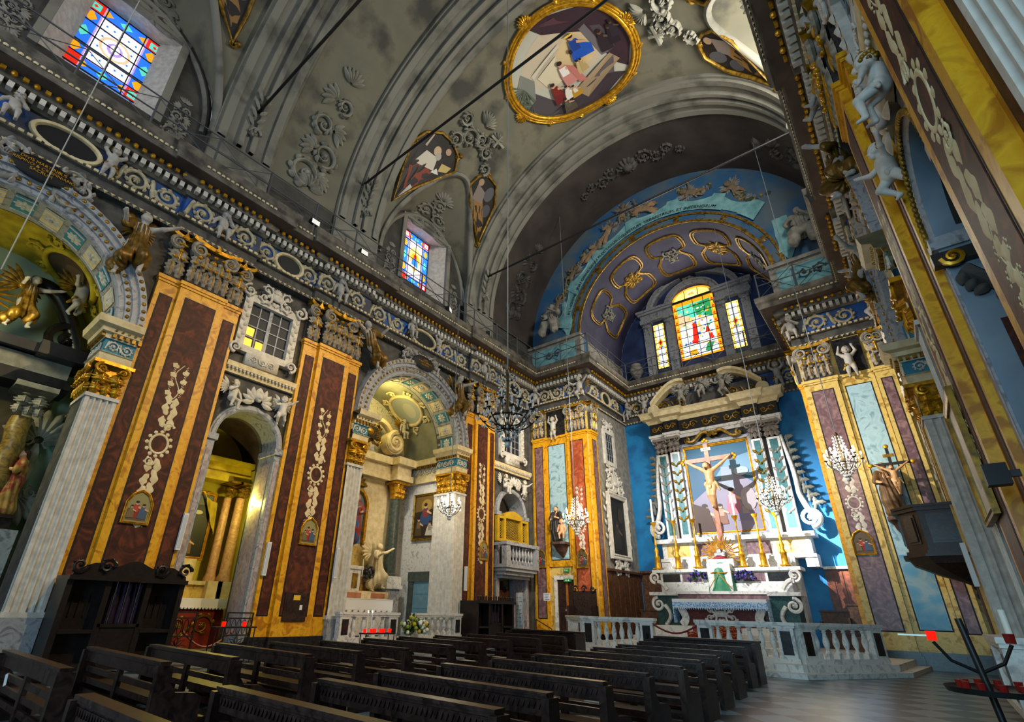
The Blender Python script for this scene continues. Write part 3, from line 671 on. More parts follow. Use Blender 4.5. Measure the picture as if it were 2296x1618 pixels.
for sg in (-1, 1):
    for i in (0, 2):
        t = thing('trim_%d' % (8 + (sg > 0)*2 + i//2), 'moulded round arch of a side chapel with rosette coffers', None, (side(sg, 0), YC[i], 0), kind='structure'); f = fs(sg)
        mb = MB(); mb.maps = [f]; arc_band(mb, 0, SP, [(-1.0, 2.26), (.02, 2.26), (.06, 2.3), (.06, 2.4), (.1, 2.42), (.1, 2.54), (.15, 2.56), (.15, 2.68), (.22, 2.7), (.22, 2.84), (-.2, 2.86)], 40); mb.build('archivolt', greym, t, 30)
        bd = MB(); bd.maps = [f]; co = MB(); ro = MB()
        for k in range(44): a = pi*(k+.5)/44; bd.ball((.11, 2.48*math.cos(a), SP + 2.48*math.sin(a)), (.03, .05, .05), 6, 4)
        for k in range(44): a = pi*(k+.5)/44; bd.ball((.2, 2.77*math.cos(a), SP + 2.77*math.sin(a)), (.05, .06, .06), 6, 4)
        bd.build('bead_moulding', oldgold, t, 180)
        for k in range(13):
            a = pi*(k+.5)/13; fa = lambda V, a=a: f(np.stack([V[:, 0] - .47, (2.25 - V[:, 2])*np.cos(a + V[:, 1]/2.25), SP + (2.25 - V[:, 2])*np.sin(a + V[:, 1]/2.25)], 1))
            co.maps = [fa]; co.add([(x, y, z) for z in (0, .012) for x, y in ((-.36, -.2), (.36, -.2), (.36, .2), (-.36, .2))], BX, k % 2)
            ro.maps = [lambda V, fa=fa: fa(V)]
            for q in range(8): leaf(ro, 0, 0, q*pi/4, .2, .11, .015, .04)
            ro.ball((0, 0, .03), .05, 6, 4)
            for q in (-1, 1): ro.tube([(q*.3, y, .02) for y in np.linspace(-.2, .2, 4)], .025, 4, nrm=(0, 0, 1))
        co.build('coffers', [tealfr, cream], t); ro.build('soffit_rosettes', whitest, t, 180)
# ------------------------------------------------------------------ chapel rooms
def room(sg, yc, hw, d0, d1, zs, mats, nm, lab, ztop=None):
    mb = MB(); mb.maps = [sidemap(sg)]
    mb.add([(d0, yc-hw, 0), (d1, yc-hw, 0), (d1, yc+hw, 0), (d0, yc+hw, 0)][:], [(0, 1, 2, 3)], 2); 
    for e in (-1, 1): mb.add([(d0, yc+e*hw, 0), (d1, yc+e*hw, 0), (d1, yc+e*hw, zs), (d0, yc+e*hw, zs)], [(0, 1, 2, 3)], 0)
    a = np.linspace(0, pi, 33); P = lambda d: np.stack([np.full(33, d), yc + hw*np.cos(a), zs + hw*np.sin(a)], 1)
    mb.grid([P(d) for d in np.linspace(d0, d1, 6)], 1)
    B_ = np.concatenate([P(d1), [(d1, yc-hw, 0), (d1, yc+hw, 0)]]); mb.add(B_, [tuple(range(35))], 0)
    S(nm, mb, mats, lab, 40)
for sg in (-1, 1):
    s_ = 'left' if sg < 0 else 'right'
    room(sg, YC[0], 2.62, -1.04, CHD, 7.05, [mat('pale_green_wall', 'a4b49a', '8ca08c', 1, .7), yellowst, stucco], 'wall_chapel_%s_near' % s_, 'pale green walls of the near side chapel')
    room(sg, YC[2], 2.58, -1.04, CHD, 7.05, [white, mat('chapel_vault', '8a8a78', '74745f', 1.2, .75), stucco], 'wall_chapel_%s_far' % s_, 'white marble walls of the far side chapel')
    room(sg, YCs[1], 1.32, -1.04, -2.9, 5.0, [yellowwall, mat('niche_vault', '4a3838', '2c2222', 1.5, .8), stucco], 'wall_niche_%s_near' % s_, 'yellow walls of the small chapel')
    room(sg, YCs[3], 1.15, -1.04, -2.2, 5.1, [white, white, stucco], 'wall_niche_%s_far' % s_, 'passage behind the balcony')
# small arches: moulded surround, cornice, upper window
for sg in (-1, 1):
    f = fs(sg)
    for i, zc, r, nn in ((1, 5.25, .86, 12), (3, 5.1, .95, 14)):
        t = thing('trim_%d' % (nn + (sg > 0)), 'grey marble surround of a small arch with cornice above', None, (side(sg, 0), YCs[i], 0), kind='structure')
        mb = MB(); mb.maps = [f]; arc_band(mb, 0, zc, [(-.9, r - .005), (-.1, r - .005), (-.06, r + .05), (-.06, r + .12), (-.1, r + .14), (-.1, r + .18), (-.22, r + .2)], 28)
        for e in (-1, 1):
            mb.box(-.95, -.08, min(e*(r-.01), e*(r+.2)), max(e*(r-.01), e*(r+.2)), .3, zc - .12); mb.box(-.95, -.02, min(e*(r-.06), e*(r+.26)), max(e*(r-.06), e*(r+.26)), zc - .16, zc)
        mb.build('arch_surround', greym, t, 30)
        ps = MB(); ps.maps = [f]
        for e in (-1, 1): ps.box(-.09, -.07, e*(r+.1) - .05, e*(r+.1) + .05, .5, zc - .35); ps.box(-.8, -.25, e*(r-.015) - .004, e*(r-.015) + .004, .5, zc - .4)
        ps.build('inset_panels', mat('veined_marble', '8c7a7c', 'b0a4a2', 2, .4, vein=3), t)
        w2 = (BAYS[i][1] - BAYS[i][0])/2; zk = 7.05 if i == 1 else 6.95
        co = MB(); co.maps = [lambda V: f(np.stack([-V[:, 1], V[:, 0], V[:, 2]], 1))]
        co.sweep([(-.2, zk), (-.1, zk), (-.08, zk+.12), (0., zk+.16), (.02, zk+.3), (-.2, zk+.3)], [(-w2, .0), (w2, .0)]); co.build('cornice', cream, t)
        eg = MB(); eg.maps = [f]
        for u in np.arange(-w2 + .08, w2, .11): eg.ball((-.03, u, zk + .13), (.03, .04, .05), 6, 4)
        eg.build('egg_moulding', whitest, t, 180)
        # leaded window with stucco frame above the cornice
        wn = thing('window_%d' % ((3 if i == 1 else 5) + (sg > 0)), 'small-paned casement window in a white stucco frame', None, (side(sg, 0), YCs[i] - (.1 if i == 1 else 0), zk + .3), kind='structure')
        W2, H = .66, 1.45
        fr_ = MB(); fr_.maps = [f]; z0 = .62
        for a, b, c, d in ((-W2-.24, -W2, z0-.1, z0+H+.12), (W2, W2+.24, z0-.1, z0+H+.12), (-W2-.24, W2+.24, z0+H, z0+H+.25), (-W2-.24, W2+.24, z0-.2, z0)): fr_.box(-.22, -.04, a, b, c, d)
        fr_.build('frame', whitest, wn)
        gl = MB(); gl.maps = [f]; gl.box(-.2, -.19, -W2, W2, z0, z0+H); gl.build('pane', mat('night_glass', '1c2026', rough=.45, spec=.2), wn)
        br = MB(); br.maps = [f]
        for k in range(5): u = -W2 + 2*W2*k/4; br.box(-.19, -.165 if k != 2 else -.14, u - (.015 if k != 2 else .05), u + (.015 if k != 2 else .05), z0, z0+H)
        for k in range(5): z = z0 + H*k/4; br.box(-.19, -.165, -W2, W2, z - .015, z + .015)
        br.build('glazing_bars', greym, wn)
        if i == 1 and sg < 0:
            lp = MB(); lp.maps = [f]
            for a, b in ((0, 0), (1, 0), (0, 1)): lp.box(-.189, -.187, -W2 + .06 + a*.33, -W2 + .06 + a*.33 + .22, z0 + .05 + b*.36, z0 + .05 + b*.36 + .26)
            lp.build('lit_panes', mat('lamp_lit_glass', 'ffb038', emit=1.3), wn)
        sw = MB(); sw.maps = [f]; sw.box(-.22, -.02, -.5, .5, .08, .42); t_ = MB(); rinceau(t_, .8, .2); merge(sw, t_, [shift(-.4, .25, 0), uvh(f)])
        t_ = MB(); cartouche(t_, 1.1, .7); merge(sw, t_, [shift(0, z0 + H + .42, -.02), uvh(f)])
        for e in (-1, 1):
            t_ = MB(); spiral(t_, 0, 0, .2, 1.5, pi/2, -e, .05, leaves=4); merge(sw, t_, [shift(e*.85, z0 + H + .28, -.02), uvh(f)])
            t_ = MB(); spiral(t_, 0, 0, .16, 1.5, -pi/2, e, .05, leaves=4); merge(sw, t_, [shift(e*.86, .45, -.02), uvh(f)])
            t_ = MB()
            for k in range(9): leaf(t_, e*(W2 + .12), z0 + .1 + k*.15, pi/2 + e*.5*(1 if k % 2 else -1), .2, .12, -.03, .05)
            merge(sw, t_, [uvh(f)])
        sw.build('stucco_ornament', whitest, wn, 180)
TEXTS = []
def text(body_, par, loc, size, m, rot, align='CENTER', ext=.004, name='lettering', post=None):
    c = bpy.data.curves.new(name, 'FONT'); c.body = body_; c.size = size*U; c.align_x = align; c.align_y = 'CENTER'; c.extrude = ext
    o = bpy.data.objects.new('text_source', c); COL.objects.link(o); TEXTS.append((o, par, Vector(loc)*U, rot, m, name, post))
def finish_texts():
    """every piece of lettering becomes a mesh of its own"""
    bpy.context.view_layer.update(); dg = bpy.context.evaluated_depsgraph_get()
    for o, par, loc, rot, m, name, post in TEXTS:
        me = bpy.data.meshes.new_from_object(o.evaluated_get(dg)); me.name = name; me.materials.clear(); me.materials.append(m)
        if post:
            V = np.zeros(len(me.vertices)*3); me.vertices.foreach_get('co', V); me.vertices.foreach_set('co', (post(V.reshape(-1, 3)/U)*U).ravel()); me.update()
        q = bpy.data.objects.new(name, me); COL.objects.link(q); q.location = loc; q.rotation_euler = rot
        if par: q.parent = par
    for o, *_ in TEXTS: c = o.data; bpy.data.objects.remove(o); bpy.data.curves.remove(c)
# ------------------------------------------------------------------ stained glass
def glass(h, e=1.0): return mat('stained_%s_%d' % (h, e*10), h, rough=.3, emit=e)
def stained(nm, lab, f, loc, W, H, sty, e=1.0, arch=False):
    """W x H leaded light on the plane (u, z), h out"""
    t = thing(nm, lab, None, loc, kind='structure'); G = [glass(h, e) for h in ('eef4ff', '2a6fe0', 'e89a18', 'd02818', '58c8b0', 'b090d8', 'f0c040', 'ffe27a', '2c8c50', 'd8b890')]
    mb = MB(); mb.maps = [f]; k = .0
    def q(u0, u1, z0, z1, mi): mb.box(-.02, k, u0, u1, z0, z1, mi)
    def diamond(u, z, a, b, mi, h=.006): mb.add([(h, u-a, z), (h, u, z-b), (h, u+a, z), (h, u, z+b)], [(0, 1, 2, 3)], mi)
    def disc(u, z, a, b, mi, h=.008, n=12): mb.add([(h, u + a*math.cos(i*2*pi/n), z + b*math.sin(i*2*pi/n)) for i in range(n)], [tuple(range(n))], mi)
    def poly(P, mi, h=.012): mb.add([(h, u, z) for u, z in P], [tuple(range(len(P)))], mi)
    w2 = W/2
    if sty == 'clere' or sty == 'figure':
        b = W*.22; q(-w2, w2, 0, H, 0)
        for s_ in (-1, 1):
            mb.box(-.02, .003, min(s_*w2, s_*(w2-b)), max(s_*w2, s_*(w2-b)), 0, H, 1); mb.box(-.02, .003, -w2, w2, *( (0, b) if s_ < 0 else (H-b, H)), 1)
            for i in range(3): diamond(s_*(w2-b/2), H*(i+1)/4 , b*.34, H*.085, 2 if i != 1 else 4); diamond(s_*w2*.5*(i-1), b/2 if s_ < 0 else H-b/2, W*.085, b*.34, 2 if i != 1 else 4)
            mb.box(-.02, .005, s_*(w2-b) - .02, s_*(w2-b) + .02, 0, H, 5); mb.box(-.02, .005, -w2, w2, (b if s_ < 0 else H-b) - .02, (b if s_ < 0 else H-b) + .02, 5)
            for s2 in (-1, 1):
                u, z = s_*(w2-b/2), (b/2 if s2 < 0 else H-b/2); mb.box(-.02, .007, u-b/2, u+b/2, z-b/2, z+b/2, 3); mb.box(-.02, .009, u-b*.3, u+b*.3, z-b*.3, z+b*.3, 4 if sty == 'clere' else 0); diamond(u, z, b*.14, b*.14, 3, .011)
        if sty == 'clere':
            for i in range(7):
                for j in range(9): diamond(-w2+b + (W-2*b)*i/6, b + (H-2*b)*j/8, .035, .045, 1)
            disc(0, H*.5, W*.2, H*.16, 9, .01); disc(0, H*.5, W*.16, H*.13, 0, .012); disc(0, H*.5, W*.1, H*.09, 5, .014); disc(0, H*.51, W*.06, H*.06, 0, .016)
        else:
            disc(0, H*.56, W*.24, H*.2, 7, .008); disc(0, H*.52, W*.16, H*.12, 2, .01); poly([(-.2, H*.38), (.2, H*.36), (.16, H*.48), (0, H*.55), (-.16, H*.5)], 1); poly([(-.1, H*.5), (.1, H*.49), (.08, H*.6), (-.08, H*.6)], 3); disc(0, H*.66, .07, .09, 9, .014); diamond(0, H*.3, .16, .08, 2, .012)
    elif sty == 'side':
        q(-w2, w2, 0, H, 7)
        mb.box(-.02, .003, -w2*.62, w2*.62, H*.06, H*.95, 0); disc(0, H*.55, w2*.5, H*.12, 6); disc(0, H*.57, w2*.3, H*.05, 3, .012)
        for i in range(5): diamond((i-2)*w2*.25, H*.45 + .05*(i % 2), .05, .08, (2, 3, 8, 1, 2)[i], .014)
        for i in range(10):
            for s_ in (-1, 1): diamond(s_*w2*.8, H*(i+.5)/10, w2*.14, H*.035, 2)
    else:   # the great central light: a robed figure and kneeling crowd under trees
        q(-w2, w2, 0, H, 2)
        for i in range(16):
            for s_ in (-1, 1): diamond(s_*w2*.9, H*(i+.5)/16, w2*.06, H*.02, 6 if i % 2 else 3, .004)
        mb.box(-.02, .003, -w2*.8, w2*.8, H*.04, H*.93, 0)
        poly([(-w2*.8, H*.93), (-w2*.8, H*.62), (-.2, H*.66), (.2, H*.7), (w2*.8, H*.6), (w2*.8, H*.93)], 4, .005); poly([(0, H*.9), (.1, H*.7), (w2*.8, H*.62), (w2*.8, H*.93)], 8, .006); poly([(-w2*.8, H*.8), (-.3, H*.72), (-.1, H*.6), (-w2*.8, H*.55)], 9, .007)
        for i in range(110): diamond(rng.uniform(-w2*.72, w2*.72), rng.uniform(H*.06, H*.9), rng.uniform(.04, .11), rng.uniform(.04, .11), int(rng.choice([0, 4, 8, 7, 9, 1, 9, 2, 6])), .008)
        poly([(-.36, H*.25), (-.05, H*.22), (.02, H*.42), (-.02, H*.56), (-.16, H*.6), (-.26, H*.5)], 3, .012); poly([(-.4, H*.3), (-.28, H*.3), (-.2, H*.55), (-.3, H*.55)], 0, .013); disc(-.18, H*.65, .11, .12, 7, .013); disc(-.18, H*.65, .06, .08, 9, .014)
        for u, z, m_ in ((.3, .3, 0), (.5, .42, 3), (.62, .3, 3), (.2, .45, 9), (-.55, .35, 0), (.42, .55, 0)): poly([(u-.12, H*z-.15), (u+.12, H*z-.15), (u+.07, H*z+.15), (u-.05, H*z+.17)], m_, .012); disc(u, H*z+.2, .05, .06, 9, .013)
        poly([(-w2*.8, H*.04), (w2*.8, H*.04), (w2*.8, H*.16), (0, H*.22), (-w2*.8, H*.14)], 0, .009); poly([(.2, H*.08), (.5, H*.06), (.7, H*.18), (.4, H*.2)], 8, .011); poly([(-.5, H*.06), (-.1, H*.05), (-.2, H*.15), (-.6, H*.14)], 2, .011)
        if arch:
            a = np.linspace(0, pi, 25); mb.add([(0, w2*math.cos(x), H + .09 + w2*.62*math.sin(x)) for x in a], [tuple(range(25))], 2); mb.add([(.004, w2*.88*math.cos(x), H + .12 + w2*.5*math.sin(x)) for x in a], [tuple(range(25))], 7)
            disc(0, H + .34, .24, .2, 0, .008); disc(0, H + .34, .2, .16, 7, .01)
    mb.build('pane', G, t)
    ld = MB(); ld.maps = [f]; k1, k2 = (4, 6) if sty in ('clere', 'figure') else ((2, 7) if sty == 'side' else (4, 8))
    for i in range(k1 + 1): u = -w2 + W*i/k1; ld.box(0, .03, u - .012, u + .012, 0, H)
    for j in range(k2 + 1): z = H*j/k2; ld.box(0, .03, -w2, w2, z - .012, z + .012)
    if arch:
        ld.box(0, .08, -w2, w2, H - .01, H + .1)
        for u in (-.35, .35): ld.box(0, .03, u - .012, u + .012, H + .09, H + .6)
    ld.build('leading', iron, t)
    if arch: text('IHS', t, (0, -.03, H + .34), .2, glass('d02818', e), (pi/2, 0, 0), name='monogram')
    return t
stained('window_1', 'square stained glass window with white roundels and blue and gold border high at the left', fs(-1), (side(-1, -1.0), .1, 14.4), 1.98, 2.62, 'clere', .85)
stained('window_2', 'stained glass window with a blue robed figure over the middle of the left wall', fs(-1), (side(-1, -1.0), 12.1, 14.35), 1.58, 2.66, 'figure', 1.5)
for k, yc in ((7, .1), (8, 12.1)): stained('window_%d' % k, 'stained glass window of the right wall', fs(1), (side(1, -1.0), yc, 14.4), 1.9, 2.62, 'clere', .9)
stained('window_9', 'tall arched window of yellow glass with a red robed figure over the high altar', ff, (-5.88, YA + .18, 13.28), 2.15, 3.5, 'great', 1.0, True)
stained('window_10', 'narrow yellow window left of the arched window over the altar', ff, (-7.85, YA + .18, 13.2), .6, 2.72, 'side', 1.1)
stained('window_11', 'narrow yellow window right of the arched window over the altar', ff, (-4.04, YA + .18, 13.2), .62, 2.68, 'side', 1.3)
# ------------------------------------------------------------------ figures: one blended skin for each body, hair, drapery and wings as parts
def body(j, child=True, robe=False):
    """joints for a figure one unit tall, facing +y"""
    hr = .115 if child else .066; C = []
    J = dict(pel=(0, 0, .43 if child else .52), che=(0, 0, .66 if child else .74), nek=(0, .005, .765 if child else .855), hed=(0, .02, .885 if child else .935),
             sL=(-.115, 0, .715), sR=(.115, 0, .715), eL=(-.17, .02, .58), eR=(.17, .02, .58), hL=(-.17, .1, .47), hR=(.17, .1, .47),
             qL=(-.065, 0, .41), qR=(.065, 0, .41), kL=(-.08, .03, .22), kR=(.08, .03, .22), fL=(-.08, 0, .03), fR=(.08, 0, .03))
    if not child: J.update(sL=(-.11, 0, .815), sR=(.11, 0, .815), eL=(-.15, 0, .65), eR=(.15, 0, .65), hL=(-.14, .1, .53), hR=(.14, .1, .53), qL=(-.06, 0, .5), qR=(.06, 0, .5), kL=(-.07, .02, .27), kR=(.07, .02, .27), fL=(-.07, 0, .03), fR=(.07, 0, .03))
    J.update(j); J = {k: np.array(v, float) for k, v in J.items()}; s = 1. if child else .8
    C += [(J['pel'], J['che'], .112*s, .118*s), (J['che'], J['nek'], .1*s, .045*s), (J['nek'], J['hed'], .05*s, hr*.8)]
    h = J['hed']; C += [(h, h + np.array([0, .01, hr*.25]), hr*.92, hr*.92), (h + np.array([0, hr*.8, -hr*.1]), h + np.array([0, hr*1.02, -hr*.3]), hr*.1, hr*.18), (h + np.array([0, hr*.55, -hr*.62]), h + np.array([0, hr*.6, -hr*.66]), hr*.38, hr*.36)]
    for e in (-1, 1): C.append((h + np.array([e*hr*.92, 0, 0]), h + np.array([e*hr*.95, -.01, hr*.15]), hr*.14, hr*.16)); C.append((h + np.array([e*hr*.5, hr*.55, -hr*.3]), h + np.array([e*hr*.45, hr*.6, -hr*.35]), hr*.34, hr*.3))
    for S_ in 'LR':
        C += [(J['che'] + (J['s'+S_] - J['che'])*.4, J['s'+S_], .07*s, .056*s), (J['s'+S_], J['e'+S_], .052*s, .041*s), (J['e'+S_], J['h'+S_], .042*s, .028*s)]
        d = J['h'+S_] - J['e'+S_]; d /= np.linalg.norm(d) + 1e-9; sd = np.cross(d, [.3, .2, 1]); sd /= np.linalg.norm(sd)
        p = J['h'+S_]; C.append((p, p + d*.035, .03*s, .026*s))
        for q in (-1.2, -.4, .4, 1.2): C.append((p + d*.04 + sd*.014*q*s, p + d*(.078 - .008*abs(q)) + sd*.02*q*s, .011*s, .008*s))
        C.append((p + d*.01 + sd*.022, p + d*.045 + sd*.045*s, .011*s, .009*s))
        C += [(J['q'+S_], J['k'+S_], .078*s, .055*s), (J['k'+S_], J['f'+S_], .054*s, .032*s)]
        d = J['f'+S_] - J['k'+S_]; f = np.array([0, 1, 0]) - d*(d[1]/(d @ d)); f /= np.linalg.norm(f); C.append((J['f'+S_], J['f'+S_] + f*.085*s, .03*s, .022*s))
    return C, J
TPL = {}
def tpl(name, j, child=True, robe=None, wings=0, drape=None, hair='curl', h=.0125, beard=False):
    C, J = body(j, child); P = []
    P.append(('body', *cones(C, h, .018))); hd = J['hed']; hr = .115 if child else .066
    m = MB(); R = np.random.default_rng(3)
    if hair == 'curl':
        for _ in range(46):
            v = R.normal(size=3); v /= np.linalg.norm(v)
            if v[1] > .45 and v[2] < .5: continue
            if v[2] < -.55: continue
            m.ball(hd + v*hr*.92 + [0, -.004, .01], hr*.27, 6, 4)
    elif hair == 'long':
        m.V.append(0) if 0 else None
        V, F = cones([(hd + np.array([0, -.02, .026]), hd + np.array([0, -.026, .032]), hr*.97, hr*.96), (hd + np.array([0, -.04, 0]), J['nek'] + np.array([0, -.05, -.05]), hr*.7, hr*.5)], h, .02); m.add(V, F)
    if beard: V, F = cones([(hd + np.array([0, hr*.58, -hr*.62]), hd + np.array([0, hr*.66, -hr*1.2]), hr*.42, hr*.26)], h*.8, .01); m.add(V, F)
    if m.n: P.append(('hair', np.concatenate(m.V), m.F))
    if robe: P.append(('robe', *cones([(np.array(a), np.array(b), c, d) for a, b, c, d in robe(J)], h, .05, (.010, 11, 0, 1))))
    if drape: P.append(('drapery', *cones([(np.array(a), np.array(b), c, d) for a, b, c, d in drape(J)], h*.9, .03, (.007, 9, 0, 2))))
    for e in ((-1, 1) if wings else ()):
        m = MB(); b = J['che'] + np.array([e*.05, -.10, .06])
        for q in range(7):
            a = math.radians(72 - q*19); L = wings*(1 - .075*q)
            m.maps = [lambda V, b=b, e=e: b + np.stack([e*V[:, 0], -.05 - .35*np.abs(V[:, 0]) + V[:, 2], V[:, 1]], 1)]; leaf(m, .0, 0, a, L, L*.22, 0, .02, -.4)
        P.append(('wing', np.concatenate(m.V), m.F))
    TPL[name] = P
MESH = {}
def fig(name, label, cat, t, loc, rz, s, mats, group=None, rot=None, mirror=1):
    o = thing(name, label, cat, loc, rz, group)
    if rot: o.rotation_euler = rot
    o.scale = (s*mirror, s, s)
    for i, (pn, V, F) in enumerate(TPL[t]):
        m = mats.get(pn, mats['body']); k = (t, i, m.name)
        if k not in MESH:
            mb = MB(); mb.add(V, F); p = mb.build(pn, m, o, 180); MESH[k] = p.data
        else: p = bpy.data.objects.new(pn, MESH[k]); COL.objects.link(p); p.parent = o
    return o
sash = lambda J: [(J['qL'] + [-.03, .03, .0], J['qR'] + [.03, .05, -.02], .055, .05), (J['qR'] + [.03, .03, 0], J['qR'] + [.12, -.02, -.14], .045, .02)]
tpl('putto_sit', dict(kL=(-.1, .2, .37), kR=(.1, .21, .33), fL=(-.12, .17, .13), fR=(.09, .2, .07), eL=(-.2, .08, .62), hL=(-.07, .16, .72), eR=(.2, .05, .6), hR=(.24, .1, .46)), wings=.42, drape=sash)
tpl('putto_fly', dict(kL=(-.13, -.08, .25), kR=(.1, .12, .27), fL=(-.15, -.22, .14), fR=(.08, -.06, .12), eL=(-.24, .08, .76), hL=(-.36, .12, .86), eR=(.22, .1, .66), hR=(.32, .2, .74)), wings=.45, drape=sash)
tpl('putto_stand', dict(kL=(-.09, .08, .22), fL=(-.11, .0, .04), eL=(-.22, .02, .82), hL=(-.17, .03, .99), eR=(.22, .02, .82), hR=(.17, .04, .99)), drape=sash)
skirt = lambda J: [(J['che'], J['pel'], .10, .105), (J['pel'], (J['kL'] + J['kR'])/2, .105, .13), ((J['kL'] + J['kR'])/2, (J['fL'] + J['fR'])/2 + [0, 0, .06], .13, .15), (J['qL'], J['kL'], .08, .075), (J['qR'], J['kR'], .08, .075), (J['sL'], J['eL'], .06, .06), (J['sR'], J['eR'], .06, .06)]
legs = lambda J: [(J['che'], J['pel'], .098, .10), (J['pel'], J['kL'], .09, .07), (J['pel'], J['kR'], .09, .07), (J['kL'], J['fL'] + [0, -.02, .14], .07, .09), (J['kR'], J['fR'] + [0, -.03, .1], .075, .1), (J['sR'], J['eR'], .055, .06)]
tpl('angel', dict(kL=(-.09, .16, .30), kR=(.1, .08, .24), fL=(-.1, .1, .08), fR=(.12, -.05, .03), eL=(-.2, .1, .84), hL=(-.33, .16, .92), eR=(.2, .06, .7), hR=(.25, .2, .76)), False, robe=legs, wings=.4, hair='long')
tpl('saint', dict(eL=(-.16, .05, .66), hL=(-.08, .16, .68), eR=(.16, .06, .66), hR=(.1, .17, .62), kL=(-.06, .05, .27)), False, robe=skirt, hair='long', beard=True)
tpl('madonna', dict(eL=(-.15, .08, .66), hL=(-.05, .16, .62), eR=(.16, .08, .66), hR=(.08, .18, .7)), False, robe=lambda J: skirt(J) + [(J['nek'] + [0, -.05, 0], J['pel'] + [0, -.06, 0], .09, .12)], hair='long')
tpl('child', dict(kL=(-.1, .16, .34), kR=(.1, .16, .32), fL=(-.1, .14, .14), fR=(.08, .16, .12)))
tpl('prophet', dict(pel=(0, -.05, .5), qL=(-.08, 0, .48), qR=(.08, 0, .48), kL=(-.13, .2, .40), kR=(.13, .22, .36), fL=(-.14, .2, .1), fR=(.16, .24, .06), eL=(-.2, .1, .68), hL=(-.06, .22, .76), eR=(.2, .08, .66), hR=(.14, .25, .6)), False,
    robe=lambda J: [(J['che'], J['pel'], .11, .13), (J['pel'], J['kL'], .11, .08), (J['pel'], J['kR'], .11, .08), (J['kL'], J['fL'] + [0, 0, .1], .075, .1), (J['kR'], J['fR'] + [0, 0, .1], .075, .1), (J['kL'], J['kR'], .08, .08), (J['sL'], J['eL'], .07, .07), (J['sR'], J['eR'], .07, .07)], hair='long', beard=True)
tpl('corpus', dict(sL=(-.12, 0, .83), sR=(.12, 0, .83), eL=(-.26, 0, .92), eR=(.26, 0, .92), hL=(-.41, -.01, 1.03), hR=(.41, -.01, 1.03), hed=(.035, .045, .90), kL=(-.04, .09, .27), kR=(.045, .08, .27), fL=(-.01, .0, .03), fR=(.012, .03, .04)), False, drape=lambda J: [(J['qL'] + [-.01, 0, .01], J['qR'] + [.01, 0, .01], .064, .064), (J['qL'] + [-.04, .02, .0], J['qL'] + [-.10, .02, -.13], .03, .022), (J['pel'] + [0, 0, -.03], (J['kL'] + J['kR'])/2 + [0, -.03, .17], .06, .05)], hair='long', h=.0095, beard=True)
STONE = dict(body=stoneskin, hair=oldgold, wing=oldgold, drapery=oldgold, robe=oldgold)
WHITE_F = dict(body=whitest, hair=oldgold, wing=whitest, drapery=whitest, robe=whitest)
GREYF = dict(body=stucco, hair=stucco, wing=stucco, drapery=stucco, robe=stucco)
RZ = {-1: -pi/2, 1: pi/2}
# ------------------------------------------------------------------ putti along the frieze
def frieze_putto(sg, y, lab, t='putto_sit', s=1.15, z=10.55, mir=1): return fig('putto', lab, 'putto', t, (side(sg, .17), y, z), RZ[sg], s, STONE, 'putti along the painted frieze', mirror=mir)
for y, lab, t in ((-.95, 'stucco putto left of the oval opening nearest the left edge', 'putto_sit'), (.98, 'stucco putto right of the first oval opening over the near left arch', 'putto_stand'), (3.8, 'pale winged putto sitting on the cornice above the near pilaster', 'putto_sit'), (7.9, 'pale winged putto sitting above the second left pilaster', 'putto_sit'), (15.85, 'winged putto sitting above the third left pilaster', 'putto_sit'),
                  (11.3, 'stucco putto on the near side of the oval opening above the second arch', 'putto_sit'), (12.85, 'stucco putto on the far side of the oval opening above the second arch', 'putto_stand')):
    frieze_putto(-1, y, lab, t, z=10.5 if y not in (-.95, .98, 11.3, 12.85) else 10.7, s=1.2 if y not in (-.95, .98, 11.3, 12.85) else 1.0, mir=-1 if y in (.98, 12.85) else 1)
for x, y, z, rz, lab, t, s in ((-13.0, 19.85, 10.5, pi + .6, 'putto in the left corner below the cornice', 'putto_sit', 1.2), (-10.5, 19.92, 10.45, pi, 'winged putto with outstretched arm on the corner of the left chancel pier', 'putto_fly', 1.25), (-12.05, 19.9, 8.75, pi, 'putto holding up the cornice between two capitals of the left pier', 'putto_stand', 1.15),
                               (-1.5, 19.9, 10.5, pi, 'curly haired putto at the left end of the blue frieze on the right pier', 'putto_sit', 1.2), (-.1, 19.9, 8.75, pi, 'putto holding up the cornice between two capitals of the right pier', 'putto_stand', 1.15), (-9.95, 24.2, 10.4, pi - .4, 'putto in the chancel corner left of the altar pediment', 'putto_sit', 1.15), (-8.95, 23.95, 10.5, pi, 'putto standing at the left end of the altar pediment', 'putto_stand', 1.1), (-2.75, 23.9, 10.5, pi, 'putto standing at the right end of the altar pediment', 'putto_stand', 1.25)):
    fig('putto', lab, 'putto', t, (x, y, z), rz, s, STONE)
for y, t, z, lab in ((3.2, 'putto_fly', 10.5, 'dusky putto reaching out below the right cornice near the top edge'), (4.3, 'putto_sit', 10.4, 'putto with gilded wings sitting high on the right cornice'), (7.2, 'putto_fly', 10.0, 'dark putto with gilt wings below the right cornice'), (9.4, 'putto_sit', 10.2, 'putto among gilded leaves above the edge-on right pilaster'), (12.8, 'putto_fly', 10.1, 'putto leaning over the frieze of the right wall'), (16.2, 'putto_sit', 10.3, 'putto leaning forward with gilt trumpet on the right wall'), (18.9, 'putto_fly', 10.2, 'putto in the right corner of the nave beside the blue frieze')):
    fig('putto', lab, 'putto', t, (side(1, .25), y, z), pi/2, 1.35, STONE, rot=(.5, 0, pi/2))
